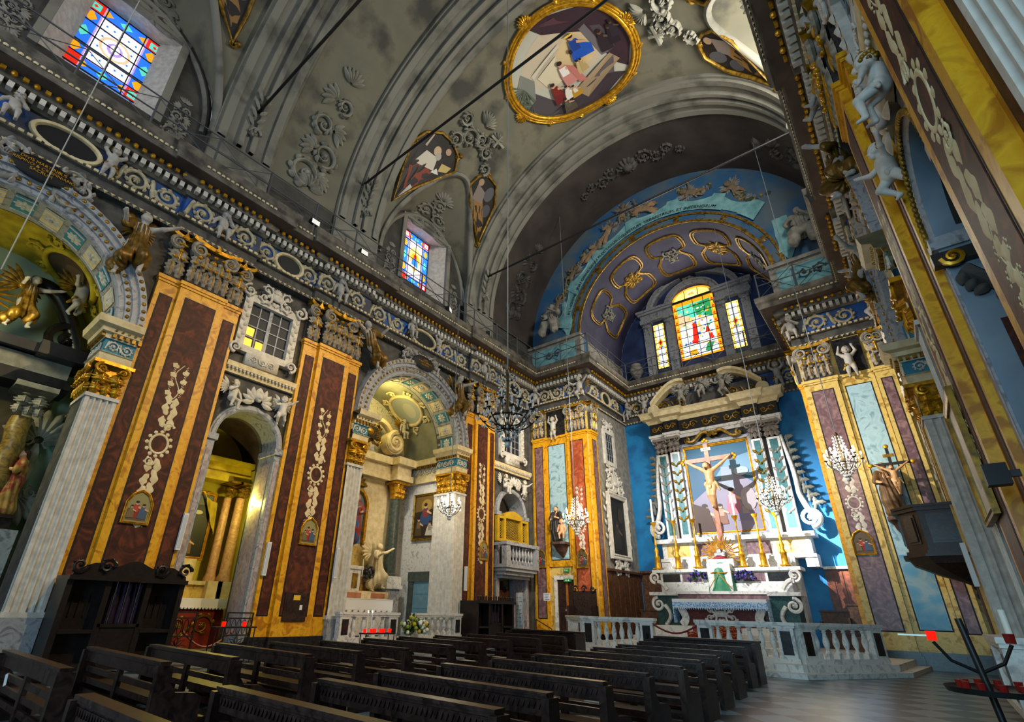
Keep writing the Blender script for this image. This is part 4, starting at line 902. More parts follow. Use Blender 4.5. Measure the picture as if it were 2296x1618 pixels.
# groups over the small arches: two putti and a winged head
for sg, i, zc, r in ((-1, 1, 5.25, .86), (-1, 3, 5.1, .95), (1, 1, 5.25, .86)):
    yc = YCs[i]; nm = {(-1, 1): 'the yellow-lit niche', (-1, 3): 'the balcony arch', (1, 1): 'the small arch of the right wall'}[sg, i]
    for e, t in ((-1, 'putto_sit'), (1, 'putto_fly')):
        w_ = 'near' if e < 0 else 'far'
        fig('putto', 'white stucco putto on the %s side above %s' % (w_, nm), 'putto', t, (side(sg, .06), yc + e*.74, zc + r - .22), RZ[sg] + e*.3*sg, .92, WHITE_F, mirror=e)
    t = thing('winged_head', 'white cherub head with shell wings above %s' % nm, 'cherub head', (side(sg, -.02), yc, zc + r + .42)); f = fs(sg)
    mb = MB(); mb.maps = [f]; V, F = cones([((0, 0, .02), (.02, 0, .03), .13, .13), ((.12, 0, -.01), (.15, 0, -.03), .02, .03), ((.08, 0, -.09), (.09, 0, -.1), .06, .05)], .014, .02); mb.add(V, F); mb.build('head', whitest, t, 180)
    for e in (-1, 1):
        mb = MB(); mb.maps = [uvh(f)]
        for q in range(5): leaf(mb, e*.06, -.1, pi/2 - e*(.1 + q*.5), .42, .15, .03, .06, e*.5)
        mb.build('wing', whitest, t, 180)
# large gilded angels in the spandrels, with the inscribed cartouches between them
ANG = dict(body=stoneskin, hair=bronze, robe=bronze, wing=bronze)
for (sg, yc, e), lab in (((-1, -.07, 1), 'gilded robed angel in the spandrel right of the near left arch'), ((-1, 12.07, 1), 'gilded angel standing at the far side of the second arch'), ((-1, 12.07, -1), 'reclining angel on the near side of the second arch'), ((1, 12.07, -1), 'angel in the spandrel of the right arch'), ((1, 12.07, 1), 'dark gilded angel with shield in the far spandrel of the right wall')):
    fig('angel', lab, 'angel', 'angel', (side(sg, .2), yc + e*2.12, 8.35 if e > 0 else 8.8), RZ[sg], 1.9, ANG, mirror=-e*sg if sg < 0 else e, rot=(0, (.0 if e > 0 else .45), RZ[sg]))
for sg, yc, lines, lab in ((-1, -.07, 'DIVIS MARTIRIBUS\nCRISPINO & CRISPINIANO\nSACRUM', 'black inscribed cartouche in scrolled stucco over the near left arch'), (-1, 12.07, 'DIVO\nPURIFICATIONI\nSACRUM', 'black inscribed cartouche over the second left arch'), (1, 12.07, '', 'scrolled cartouche over the right arch')):
    t = thing('cartouche', lab, 'cartouche', (side(sg, .0), yc, 10.02)); f = fs(sg)
    mb = MB(); q = MB(); cartouche(q, 2.0, 1.0, None, False); merge(mb, q, [lambda V: V*np.array([1, 1, 2.2]), shift(0, 0, -.02), uvh(f)])
    for e in (-1, 1):
        q = MB(); spiral(q, 0, 0, .28, 1.4, pi/2, e, .07, leaves=6); merge(mb, q, [shift(e*.78, .1, .02), uvh(f)])
        q = MB(); shell(q, e*.7, -.28, .5, -pi/2 + e*.5, .0); merge(mb, q, [uvh(f)])
    mb.build('scroll_frame', stoneskin, t, 60)
    mb = MB(); mb.maps = [f]; mb.ball((.2, 0, .0), (.07, .6, .3), 24, 8); mb.build('tablet', black, t, 60)
    if lines: text(lines, t, (.275 if sg < 0 else -.275, 0, .0), .105, gold, (pi/2, 0, pi/2))
# ------------------------------------------------------------------ paintings made of painted patches on a plane or vault
def ell(u, v, a, b, rot=0, n=24):
    t = np.linspace(0, 2*pi, n, endpoint=False); x, y = a*np.cos(t), b*np.sin(t); return np.stack([u + x*math.cos(rot) - y*math.sin(rot), v + x*math.sin(rot) + y*math.cos(rot)], 1)
def patches(par, mp, items, name='painted_scene', rings=3, step=.0035, h0=.0, rough=.55):
    mb = MB(); mb.maps = [mp]; ms = []; ix = {}
    for k, (P, col) in enumerate(items):
        P = np.array(P, float); c = P.mean(0); key = col if isinstance(col, str) else col.name
        if key not in ix: ix[key] = len(ms); ms.append(flat(col, rough) if isinstance(col, str) else col)
        G = np.array([c + (P - c)*(q/rings) for q in range(rings, 0, -1)]); n = len(P); h = h0 + step*k
        V = np.concatenate([np.concatenate([g, np.full((n, 1), h)], 1) for g in G] + [np.array([[c[0], c[1], h]])]); F = []
        for r_ in range(rings - 1):
            for i in range(n): F.append((r_*n + i, r_*n + (i+1) % n, (r_+1)*n + (i+1) % n, (r_+1)*n + i))
        for i in range(n): F.append(((rings-1)*n + i, (rings-1)*n + (i+1) % n, rings*n))
        mb.add(V, F, ix[key])
    return mb.build(name, ms, par)
def person(u, v, s, robe, top=None, skin_='c89a78', lean=0, sit=False, hair_='2a1c14'):
    L = lean*s; I = []
    body_ = [(u-.34*s, v), (u+.34*s, v), (u+.3*s+L*.5, v+.5*s), (u+.17*s+L, v+.98*s), (u-.15*s+L, v+.98*s), (u-.28*s+L*.5, v+.55*s)] if not sit else [(u-.5*s, v), (u+.45*s, v-.05*s), (u+.5*s, v+.35*s), (u+.2*s, v+.55*s), (u+.17*s+L, v+.85*s), (u-.15*s+L, v+.85*s), (u-.35*s, v+.5*s)]
    I.append((body_, robe)); hv = v + (1.1 if not sit else .98)*s
    if top: I.append(([(u-.18*s+L, hv-.6*s), (u+.16*s+L, hv-.62*s), (u+.2*s+L, hv-.2*s), (u-.16*s+L, hv-.18*s)], top))
    I.append((ell(u+L, hv, .12*s, .15*s), skin_)); I.append((ell(u+L, hv+.06*s, .13*s, .1*s), hair_)); I.append(([(u+.1*s+L, hv-.35*s), (u+.45*s+L, hv-.5*s), (u+.48*s+L, hv-.42*s), (u+.14*s+L, hv-.22*s)], skin_))
    return I
def barrel(th0, y0, updir=-1, xs=1, r=7.1):
    """(u, v, h) on the nave vault: u round the barrel from angle th0 off the crown (+ to the right), v along"""
    return lambda V: np.stack([XC + (r - V[:, 2])*np.sin(th0 + xs*V[:, 0]/r), y0 + updir*V[:, 1], 14.16 + (r - V[:, 2])*np.cos(th0 + xs*V[:, 0]/r)], 1)
MED = barrel(.05, 11.95)
t = thing('ceiling_painting', 'large round fresco in a gilded frame on the nave vault', 'fresco', (0, 0, 0))
A_, B_ = 2.55, 2.2
I = [(ell(0, 0, A_, B_, 0, 48), 'b8b6a8'), (ell(.1, .5, 1.9, 1.2, 0), 'c4b49c'), (ell(.6, .35, 1.2, .7, .4), 'd0b88c')]
I += [([(-1.9, -1.4), (-.8, -2.05), (.4, -2.15), (1.7, -1.5), (.9, -1.1), (-.2, -1.35)], '3a3038'), ([(-2.5, -.2), (-2.05, -1.25), (-1.0, -2.0), (-1.3, -1.0), (-1.9, .1)], '4a4448'), ([(-2.5, .3), (-1.8, .9), (-1.5, .3), (-1.9, -.4), (-2.4, -.5)], '7c8078'),
      ([(.1, 2.1), (1.6, 1.65), (2.3, .8), (2.5, -.2), (1.9, -1.3), (1.5, -.9), (1.55, .2), (1.25, 1.1), (.5, 1.3), (-.3, 1.6), (-.6, 2.1)], '3a2630'), ([(.9, 1.2), (1.2, 1.15), (1.5, -.4), (1.2, -.4)], '6a6468'), ([(1.35, .9), (1.7, .75), (1.9, -.3), (1.5, -.4)], '4a444c'), ([(-.4, 2.0), (.4, 1.6), (1.1, 1.3), (.6, 1.85)], '52343c'),
      ([(-.4, -1.15), (1.5, -.45), (1.75, -.85), (-.1, -1.75)], '9a8468'), ([(.5, -1.1), (1.6, -.6), (1.3, -1.3)], '5c5258'), ([(-1.5, .55), (.0, .95), (0, .8), (-1.5, .35)], 'c8c0ae'), ([(-1.35, .3), (-.3, .6), (-.4, -.4), (-1.2, -.5)], 'd0c4a8')]
for q in range(9): a = 2.2 + q*.32; I.append(([(-2.0, .3), (-2.0 + .75*math.cos(a - .06), .3 + .7*math.sin(a - .06)), (-2.0 + .75*math.cos(a + .1), .3 + .7*math.sin(a + .1))], '5a6450'))
for q in range(7): a = 1.8 + q*.4; I.append(([(-2.1, -.5), (-2.1 + .6*math.cos(a - .06), -.5 + .6*math.sin(a - .06)), (-2.1 + .6*math.cos(a + .12), -.5 + .6*math.sin(a + .12))], '4c5648'))
I += person(1.55, -.3, .75, '2a2028', None, '6a4a38') + person(1.95, -.15, .65, '241c24', None, '5c4030') + person(2.1, .1, .55, '2c2430', None, '5c4030')
I += person(.65, .0, .95, '1c50b0', '1a3c88', lean=-.1, sit=True) + [(ell(.52, 1.02, .2, .04), 'e0c050'), (ell(.28, .42, .08, .1), '2a1c14')]
I += person(-.25, -.75, .9, 'c08078', 'e0dcd4', lean=-.08) + [([(-.02, -.9), (.3, -.95), (.1, -.1), (-.15, .1)], 'b87068')]
I += person(.3, -.6, .5, 'b8a474', None, 'd0b080') + person(.45, -.55, .45, 'b09868', None, 'd0b080')
I += person(-1.05, -1.2, .8, '6a1c1c', '7a2420', lean=.05) + person(-.6, -1.25, .55, 'd8d0c8', None, sit=True) + person(-.35, -1.35, .5, 'b08420', 'd0c8c0', sit=True) + person(-.9, -1.75, .6, '4c4438', '5a5044', sit=True)
patches(t, MED, I, 'fresco', 5, .002)
mb = MB(); mb.maps = [MED]
a = np.linspace(0, 2*pi, 97)[:-1]
for rr, tr in ((1.0, .1), (1.05, .07), (1.09, .05)): mb.tube(np.stack([A_*rr*np.cos(a), B_*rr*np.sin(a), np.full(96, .04)], 1), tr, 8, closed=True, nrm=(0, 0, 1))
for k in range(12):
    x = k*pi/6 + .2; u, v = A_*1.06*math.cos(x), B_*1.06*math.sin(x)
    if k % 3 == 0:
        for e in (-1, 1): spiral(mb, u + .2*e*math.sin(x), v - .2*e*math.cos(x), .2, 1.3, x, e, .05, None, .06, 24, 6)
        shell(mb, u, v, .4, x, .05)
    else:
        for q in range(4): leaf(mb, u, v, x + pi/2 + (q-1.5)*.5, .3, .14, .04, .08)
mb.build('frame', gold, t, 60)
# lunette saints either side of each window groin
def vp(pts, sg): return [(sg*(pi/2 - math.radians(a)), y) for a, y in pts]
SL = [(18.1, 9.43), (29.2, 9.31), (39.2, 9.17), (44.3, 9.47), (47.7, 10.07), (47.9, 10.74), (45.7, 11.26), (41.0, 11.53), (35.1, 10.97), (27.4, 10.2)]
SR = [(41.6, 12.53), (45.4, 12.66), (48.4, 12.98), (47.8, 13.72), (42.1, 14.3), (33.5, 14.4), (25.5, 14.38), (31.1, 13.75), (36.6, 12.95)]
def saint(sg, pts, dy, lab, seed):
    t = thing('vault_painting', lab, 'fresco', (0, 0, 0)); P = np.array(vp(pts, sg)); c = P.mean(0)
    mp = lambda V: np.stack([XC + (7.1 - V[:, 2])*np.sin(c[0] + V[:, 0]/7.1), c[1] + dy + V[:, 1], 14.16 + (7.1 - V[:, 2])*np.cos(c[0] + V[:, 0]/7.1)], 1)
    Q = (P - c)*np.array([7.1, 1]); q = lambda th, y: ((sg*(pi/2 - math.radians(th)) - c[0])*7.1, y - c[1])
    I = [(Q, '1c1614')]
    if seed == 0: I += [([q(24, 9.7), q(33, 9.5), q(36, 10.2), q(34, 10.9), q(29, 10.4)], '7c2c14'), ([q(34, 9.6), q(40, 9.9), q(40.5, 10.5), q(36, 10.6)], 'c8c0b0'), (ell(*q(42.2, 10.35), .2, .18), 'c0a484'), (ell(*q(41, 10.5), .16, .14), 'a8a098'), ([q(37, 10.8), q(38.5, 11.2), q(41, 11.3), q(40, 10.8)], 'c0a868'), (ell(*q(44.5, 10.8), .14, .14), 'b08c70'), ([q(35, 10.5), q(36, 10.9), q(37.5, 10.7)], 'd8d4c8'), ([q(41, 9.7), q(46, 9.8), q(46, 9.86), q(41, 9.8)], 'b0a090'), ([q(21, 9.6), q(27, 9.9), q(26, 10.15), q(20, 9.6)], 'b8b4ac')]
    else: I += [([q(30, 13.9), q(38, 13.1), q(40, 13.6), q(33, 14.25), q(28, 14.3)], '8a6430'), ([q(38, 13.0), q(44, 12.9), q(43, 13.5), q(39, 13.6)], '7c7068'), (ell(*q(45, 13.0), .16, .15), 'a08468'), (ell(*q(43.5, 13.7), .35, .25), '54545a'), (ell(*q(38, 14.0), .3, .25), '48484e')]
    patches(t, mp, I, 'painted_figure', 3, .003)
    m = MB(); m.maps = [mp]; m.tube(np.concatenate([Q, np.full((len(Q), 1), .03)], 1), .07, 6, closed=True, nrm=(0, 0, 1))
    for e in (2, 6): leaf(m, Q[e][0], Q[e][1], 1.0, .3, .2, .03, .1); spiral(m, Q[e][0], Q[e][1], .15, 1.2, 0, 1, .04, leaves=3)
    m.build('gilt_frame', oldgold, t, 60)
saint(-1, SL, 0, 'vault fresco of a bearded figure in red left of the middle window', 0); saint(-1, SR, 0, 'damaged vault fresco of a seated brown robed figure right of the middle window', 1)
saint(1, SR, 0, 'dark vault fresco with a touch of blue cut off by the right cornice', 1); saint(1, SL, 0, 'vault fresco over the right cornice out of sight', 0)
saint(-1, SR, -12.0, 'dark vault fresco at the top edge beside the first window', 1)
# stucco reliefs on the vault
def relief(lab, sg, th, y, ang, fn, name='stucco_relief', m=None, rot=0):
    t = MB(); fn(t); th0 = sg*(pi/2 - math.radians(th)); c_, s_ = math.cos(rot), math.sin(rot); mb = MB()
    mp = lambda V: np.stack([XC + (7.12 - V[:, 2])*np.sin(th0 - sg*(V[:, 0]*s_ + V[:, 1]*c_)/7.1), y + (V[:, 0]*c_ - V[:, 1]*s_), 14.16 + (7.12 - V[:, 2])*np.cos(th0 - sg*(V[:, 0]*s_ + V[:, 1]*c_)/7.1)], 1)
    merge(mb, t, [lambda V: V*np.array([1, 1, 1.8]), mp]); return tag(mb.build(name, m or relm, None, 60), lab, 'stucco relief')
for sg in (-1, 1):
    w_ = 'left' if sg < 0 else 'right'
    for y0, th, n_, q in ((6.05, 3, 'between the near ribs above the %s wall' % w_, 1), (18.2, 8, 'on the dark bay above the %s wall' % w_, 0)):
        relief('tall pale arabesque of scrolls %s' % n_, sg, th, y0, 0, lambda m, q=q: acanthus_candelabrum(m, 1.7, 5.2) if q else acanthus_candelabrum(m, 1.5, 4.6), m=relm if q else darkst)
    for y0, n_ in ((3.75, 'near'), (8.25, 'second'), (15.45, 'third')):
        def palm(m):
            for k in range(9): leaf(m, 0, k*.17, pi/2 + (.6 if k % 2 else -.6), .42, .12, .2, .06)
            spiral(m, .08, .0, .18, 1.3, 0, 1, .04, None, .2, leaves=5)
        relief('palm sprig relief at the foot of the %s vault rib above the %s wall' % (n_, w_), sg, 6, y0, 0, palm)
    def spray(m):
        for i, (u, v, R, e) in enumerate(((0, 0, .4, 1), (.55, .3, .34, -1), (1.1, .05, .3, 1), (-.45, -.45, .3, -1), (-.6, .5, .28, 1), (1.5, -.5, .25, 1))): spiral(m, u, v, R, 1.5, i, e, .07, None, .05, 28, 9)
        for k in range(9): leaf(m, .2, .8, .4 + k*.25, .6, .12, .03, .08)
        for k in range(12): leaf(m, 1.1, .75, k*pi/6, .35, .1, .03, .06)
        m.bbox((1.15, .75, .05), (.42, .05, .05)); m.bbox((1.15, .75, .05), (.05, .3, .05))
    relief('stucco spray of scrolls and rays between the two painted saints above the %s wall' % w_, sg, 53, 11.2, 0, spray)
relief('dark stucco rosette with long leaf sprays on the vault before the chancel', -1, 90, 18.1, 0, lambda m: ([leaf(m, 0, 0, k*pi/6, .55, .28, 0, .14) for k in range(12)], m.ball((0, 0, .05), (.3, .3, .18), 10, 6), [spiral(m, e*(.85 + .55*k), .12*(-1)**k, .34 - .05*k, 1.4, 0, e*(-1)**k, .06, None, .04, 26, 8) for e in (-1, 1) for k in range(4)]), 'stucco_relief', darkst, pi/2)
def festoon(m):
    for k in range(11): x = (k - 5)*.62; leaf(m, x, 0, 0, .55, .2, .03, .07, .2); spiral(m, x, .02, .15, 1.2, 0, 1 if k % 2 else -1, .04, None, .03, 18, 4)
for k, (y0, m_) in enumerate(((15.45, None),)): relief('row of leaf and medallion reliefs along the big rib before the chancel', -1, 88, y0, 0, lambda m: [q for q in [festoon(m)]], 'stucco_relief', ribp, pi/2)
for sg in (-1, 1):   # painted-looking stucco inside the window groin
    for yc, n_ in ((.1, 'first'), (12.1, 'middle')):
        t = MB(); spiral(t, -.35, 0, .3, 1.5, 0, 1, .05); spiral(t, .3, -.1, .28, 1.5, 0, -1, .05); spiral(t, 0, .5, .26, 1.5, 1, 1, .05); shell(t, 0, .8, .5); mb = MB()
        merge(mb, t, [lambda V: np.stack([side(sg, -.1 + V[:, 1]*.75 + .1), yc + V[:, 0]*1.4, lun_z(yc + V[:, 0]*1.4, yc, V[:, 1]*.75) - V[:, 2] - .02], 1)]); tag(mb.build('stucco_relief', ribp, None, 60), 'stucco scrolls in the groin over the %s window of the %s wall' % (n_, 'left' if sg < 0 else 'right'), 'stucco relief')
        for e in (-1, 1):
            t = MB(); acanthus_candelabrum(t, .7, 1.7); mb = MB(); merge(mb, t, [lambda V: np.stack([np.full(len(V), side(sg, -.3)) - sg*V[:, 2], yc + e*1.9 + V[:, 0], 13.4 + V[:, 1]], 1)]); tag(mb.build('stucco_relief', stucco, None, 60), 'grey leaf scrolls on the wall %s the %s window of the %s wall' % ('before' if e < 0 else 'beyond', n_, 'left' if sg < 0 else 'right'), 'stucco relief')
        t = MB(); cartouche(t, 2.4, 1.0); mb = MB(); merge(mb, t, [lambda V: np.stack([np.full(len(V), side(sg, -.3)) - sg*V[:, 2], yc + V[:, 0], 17.2 + V[:, 1]*.6], 1)])
        for u in (-1.4, 1.4): mb.maps = [sidemap(sg)]; mb.box(-.32, -.2, yc + u - .1, yc + u + .1, 13.6, 17.0)
        mb.box(-.32, -.2, yc - 1.5, yc + 1.5, 16.9, 17.05); tag(mb.build('window_surround', ribp, None, 40), 'moulded stucco surround of the %s window in the %s wall' % (n_, 'left' if sg < 0 else 'right'), 'window surround')
# ------------------------------------------------------------------ arch wall of the chancel: banner, figures, gilded band
def ring(V): return np.stack([CX + V[:, 1]*np.cos(V[:, 0]), YP - V[:, 2], 13.96 + V[:, 1]*np.sin(V[:, 0])], 1)   # (angle, radius, h)
t = thing('banner', 'painted drapery banner lettered in Latin round the chancel arch', 'banner', (0, 0, 0))
mb = MB(); mb.maps = [ring]; A0 = [math.radians(x) for x in (168, 146, 124, 101, 79, 57, 38)]
for a0, a1 in zip(A0[:-1], A0[1:]):
    s = np.linspace(0, 1, 17); G = []
    for v in np.linspace(0, 1, 7): G.append(np.stack([a0 + (a1 - a0)*s, 5.8 - .76*v - .3*np.sin(pi*s)*(1 - v) - .04*np.sin(pi*s), .07 + .035*np.sin(pi*s)*(1 - v)*np.cos(v*16)], 1))
    mb.grid(G)
for a0 in A0: 
    for q in (-1, 0, 1): mb.grid([[(a0 + q*.025 - .022, 5.8, .09), (a0 + q*.025 + .022, 5.8, .09)], [(a0 + q*.06 - .03, 4.95, .12), (a0 + q*.06 + .03, 4.95, .12)]])
for a0, e in ((168, 1), (14, -1)): 
    a_ = math.radians(a0); mb.grid([[(a_ + e*(.06*math.sin(k)) , 5.5 - 0*k, .06 + .03*(q % 2)) for q in range(2)] for k in range(2)])
mb.build('drapery', aqua, t, 60)
mb = MB()
for sx, x0 in ((-1, -11.0), (1, -.9)):
    mb.grid([[(x0 + u*.14 + .06*math.sin(v*3), YP - .06 - .03*(u % 2), 16.3 - v*.42) for u in range(-2, 3)] for v in range(5)]); mb.add([(x0 - .28, YP - .06, 14.7), (x0 + .28, YP - .06, 14.7), (x0, YP - .06, 14.1)], [(0, 1, 2)])
mb.build('drapery_tail', aqua, t)
for w_, a0 in (('IN NOMINE', 157), ('JESU OMNE', 141), ('GENU FLECTATUR', 122.5), ('CŒLESTIUM', 103.5), ('TERRESTRIUM, ET', 84), ('INFERNORUM', 64)):
    text(w_, t, (0, 0, 0), .215, ink, (0, 0, 0), post=lambda V, a0=a0: np.stack([CX + (5.1 + V[:, 1])*np.cos(math.radians(a0) - V[:, 0]*1.12/5.1), YP - .14 - V[:, 2], 13.96 + (5.1 + V[:, 1])*np.sin(math.radians(a0) - V[:, 0]*1.12/5.1)], 1))
mb = MB(); mb.maps = [ring]
for r_, k in ((4.42, .06), (4.82, .05)): a = np.linspace(pi*1.0, 0, 65); mb.tube(np.stack([a, np.full(65, r_), np.full(65, .03)], 1), k*.0 + .05, 5) if 0 else mb.grid([np.stack([a, np.full(65, rr), np.full(65, hh)], 1) for rr, hh in ((r_-k, 0), (r_-k, .06), (r_+k, .06), (r_+k, 0))])
for k in range(13):
    a = pi*(k + .5)/13
    if k % 2:
        for q in range(8): x = q*pi/4; mb.add([(a + .0, 4.62, .08), (a + .035*math.cos(x - .3), 4.62 + .16*math.sin(x - .3), .04), (a + .035*math.cos(x + .3), 4.62 + .16*math.sin(x + .3), .04)], [(0, 1, 2)])
    else: mb.grid([[(a + .05*math.cos(x), 4.62 + rr*math.sin(x), .04) for x in np.linspace(0, 2*pi, 17)] for rr in (.12, .17)])
o = mb.build('gilded_arch_band', oldgold, None, 30); tag(o, 'gilded band of medallions along the edge of the chancel arch', 'moulding')
PAINTED = dict(body=mat('fresco_flesh', '7c6c58', '6a5a48', 4, .8), hair=mat('fresco_brown', '4a3c2c', rough=.8), wing=mat('fresco_grey', '8a8c8c', '6c7074', 4, .8), robe=mat('fresco_drapery', '8a6a50', 'a08868', 3, .8), drapery=mat('fresco_drapery', '8a6a50'))
for a0, r_, s, t_, rot_, lab in ((117, 6.2, 1.5, 'angel', .55, 'angel with spread wings above the word Coelestium on the chancel arch'), (104, 6.5, 1.2, 'putto_fly', .2, 'dark cherub left of the crown of the chancel arch'), (86, 6.5, 1.6, 'angel', -1.2, 'flying angel with pale wings at the crown of the chancel arch'), (66, 6.45, 1.3, 'putto_fly', -1.0, 'putto with a garland of sunflowers right of the crown of the arch'), (50, 6.3, 1.2, 'putto_fly', -.5, 'dark putto at the right shoulder of the chancel arch'),
                              (142, 6.35, 1.2, 'putto_fly', .7, 'putto with a garland at the left shoulder of the chancel arch'), (158, 6.3, 1.1, 'putto_stand', .5, 'cherub above the seated figure at the left foot of the chancel arch'), (129, 6.3, 1.4, 'angel', .9, 'pink robed angel leaning along the left of the lettered banner')):
    x = CX + r_*math.cos(math.radians(a0)); z = 13.96 + r_*math.sin(math.radians(a0)) - .5*s
    q = fig('fresco_angel', lab, 'angel', t_, (x, YP - .12, z), pi, s, PAINTED); q.rotation_euler = Matrix.Rotation(rot_, 4, 'Y').__matmul__(Matrix.Rotation(pi, 4, 'Z')).to_euler(); q.scale = (s, s*.35, s)
for a0, r_, lab in ((150, 6.15, 'painted flower garland at the left shoulder of the chancel arch'), (133, 6.3, 'painted flower garland left of the winged angel on the chancel arch'), (97, 6.35, 'dark painted garland near the crown of the chancel arch'), (70, 6.3, 'garland of sunflowers right of the crown of the chancel arch'), (45, 6.1, 'dark painted garland at the right shoulder of the chancel arch')):
    mb = MB(); mb.maps = [ring]; R = np.random.default_rng(a0)
    for i in range(34):
        u = R.uniform(-1, 1); q = 4 if i % 4 else 6; mb.ball((0, 0, 0), .001, 4, 2) if 0 else None
        a = math.radians(a0) + u*.13; r2 = r_ + R.uniform(-.16, .16) - .3*(1 - u*u); mb.lathe([(.0, .0), (.0, .0)], (0, 0, 0), 3) if 0 else mb.grid([[(a + s_*math.cos(x)/r2, r2 + s_*math.sin(x), h) for x in np.linspace(0, 2*pi, 9)] for s_, h in ((R.uniform(.07, .13), .02), (.05, .1), (.0, .11))], i % 3)
    tag(mb.build('painted_garland', [mat('garland_leaf', '3c4436', rough=.8), mat('garland_gold', '8c7438', rough=.7), mat('garland_grey', '6c7478', rough=.8)], None, 60), lab, 'garland')
for x, lab in ((-11.65, 'seated grey stone figures of a group at the left foot of the chancel arch'), (-.25, 'large seated grey stone figure in heavy folds at the right foot of the chancel arch')):
    fig('seated_statue', lab, 'statue', 'prophet', (x, YP - .45, 13.95), pi, 2.15, GREYF)
for x0, x1, lab in ((XL, CL + .12, 'parapet with pale aqua painted panel on the left pier'), (CR - .12, XR, 'parapet with pale aqua painted panel on the right pier')):
    t = thing('parapet', lab, 'parapet', ((x0+x1)/2, YP, 12.51)); hw = (x1-x0)/2
    mb = MB(); mb.box(-hw, hw, -.35, -.02, 0, 1.3); mb.box(-hw - .05, hw + .05, -.45, -.02, 1.3, 1.46); mb.build('block', stucco, t)
    mb = MB(); mb.box(-hw + .25, hw - .3, -.36, -.352, .25, 1.15); mb.build('panel', aqua, t)
    mb = MB(); mb.maps = [uvh(lambda V: ff(V) + np.array([0, -.35, .7]))]
    for e in (-1, 1): spiral(mb, e*.25, 0, .2, 1.4, 0, e, .03, leaves=5)
    mb.build('painted_scrolls', bluefr, t, 60)
# ------------------------------------------------------------------ chancel vault panels
def cv(V): return np.stack([CX + (4.34 - V[:, 2])*np.cos(V[:, 0]), YP + V[:, 1], 13.96 + (4.34 - V[:, 2])*np.sin(V[:, 0])], 1)   # (angle, y, h)
t = thing('vault_stucco', 'gilded scroll panels on the violet chancel vault', 'stucco', (0, 0, 0))
for k, ac in enumerate((150, 120, 90, 60, 30)):
    mb = MB(); mb.maps = [cv]; a_ = math.radians(ac); da = .2
    L = [(-da, .9), (-da*.6, .62), (da*.6, .62), (da, .9), (da, 1.7), (da*.55, 2.0), (da*.8, 2.4), (da, 2.7), (da, 3.5), (da*.6, 3.8), (-da*.6, 3.8), (-da, 3.5), (-da, 2.7), (-da*.8, 2.4), (-da*.55, 2.0), (-da, 1.7)]
    P = np.array([(a_ + u, v) for u, v in L]); n_ = len(P); P = np.array([.5*((2*P[i]) + (P[(i+1) % n_] - P[i-1])*q + (2*P[i-1] - 5*P[i] + 4*P[(i+1) % n_] - P[(i+2) % n_])*q*q + (3*P[i] - P[i-1] - 3*P[(i+1) % n_] + P[(i+2) % n_])*q**3) for i in range(n_) for q in (0, .25, .5, .75)])
    for sc_, r_ in ((1.0, .05), (.86, .035)):
        Q = P.copy(); Q[:, 0] = a_ + (Q[:, 0] - a_)*sc_; Q[:, 1] = 2.2 + (Q[:, 1] - 2.2)*(.95 if sc_ < 1 else 1)
        V = cv(np.concatenate([Q, np.full((len(Q), 1), .03)], 1)); m2 = MB(); m2.tube(V, r_, 5, closed=True); merge(mb, m2) if 0 else (mb.V.append(np.concatenate(m2.V)), mb.F.extend([tuple(i + mb.n for i in f_) for f_ in m2.F]), mb.M.extend(m2.M), setattr(mb, 'n', mb.n + m2.n))
    mb.build('scroll_border', oldgold, t, 60)
    mb = MB(); mb.maps = [lambda V: cv(np.stack([a_ + V[:, 0]/4.3, 2.2 + V[:, 1], V[:, 2]], 1))]
    if k % 2 == 0:
        for q in range(6): spiral(mb, .24*math.cos(q*pi/3), .38*math.sin(q*pi/3), .2, 1.3, q*pi/3, 1 if q % 2 else -1, .05, None, .05, 20, 5)
    else:
        for q in range(16): mb.ball((rng.uniform(-.4, .4), rng.uniform(-.5, .5), .04), (.13, .13, .08), 7, 4)
        for q in range(10): leaf(mb, 0, 0, q*pi/5, .6, .2, .02, .08)
    mb.build('flower_cluster', oldgold if k % 2 else ribp, t, 60)
# aedicula round the altar windows
t = thing('window_aedicula', 'grey marble columns, entablature and broken arch framing the three altar windows', 'aedicula', (CX, YA, 12.5))
def ad(V): return np.stack([V[:, 1], -V[:, 0] + .38, V[:, 2]], 1)
for x, n_ in ((-2.55, 0), (-1.3, 1), (1.4, 1), (2.55, 0)):
    mb = MB(); mb.maps = [ad]; mb.box(-.1, .22, x - .2, x + .2, .3, 3.2); mb.box(-.1, .3, x - .27, x + .27, 0, .3)
    q = MB(); cap_leaves(q, .4, 0, .6, .22); mb.maps = []; merge(mb, q, [shift(x, 3.15, 0), uvh(ad)]); mb.maps = [ad]; mb.box(-.1, .2, x - .2, x + .2, 3.2, 3.7); mb.box(-.1, .36, x - .3, x + .3, 3.62, 3.75)
    q = MB(); acanthus_candelabrum(q, .25, 2.2); mb.maps = []; merge(mb, q, [shift(x, .7, .21), uvh(ad)]); mb.build('pilaster', greym, t, 60)
for x0, x1 in ((-2.9, -1.05), (1.15, 2.9)):
    mb = MB(); mb.maps = [ad]
    for a, b, c, d in ((.25, 0, 3.75, 3.95), (.2, .05, 3.95, 4.2), (.34, -.05, 4.2, 4.32), (.44, -.12, 4.32, 4.45)): mb.box(-.1, a, x0 + b, x1 - b, c, d)
    mb.build('entablature', greym, t)
mb = MB(); mb.maps = [ad, shift(.05, 0, 0)]
def ab_(pr, zc, r0, n, a0, a1, ax=1.): 
    a = np.linspace(a0, a1, n); rows = [np.stack([np.full(n, d), r*np.cos(a), zc + ax*r*np.sin(a)], 1) for d, r in pr]
    for j in range(len(rows)-1): mb.grid([rows[j], rows[j+1]])
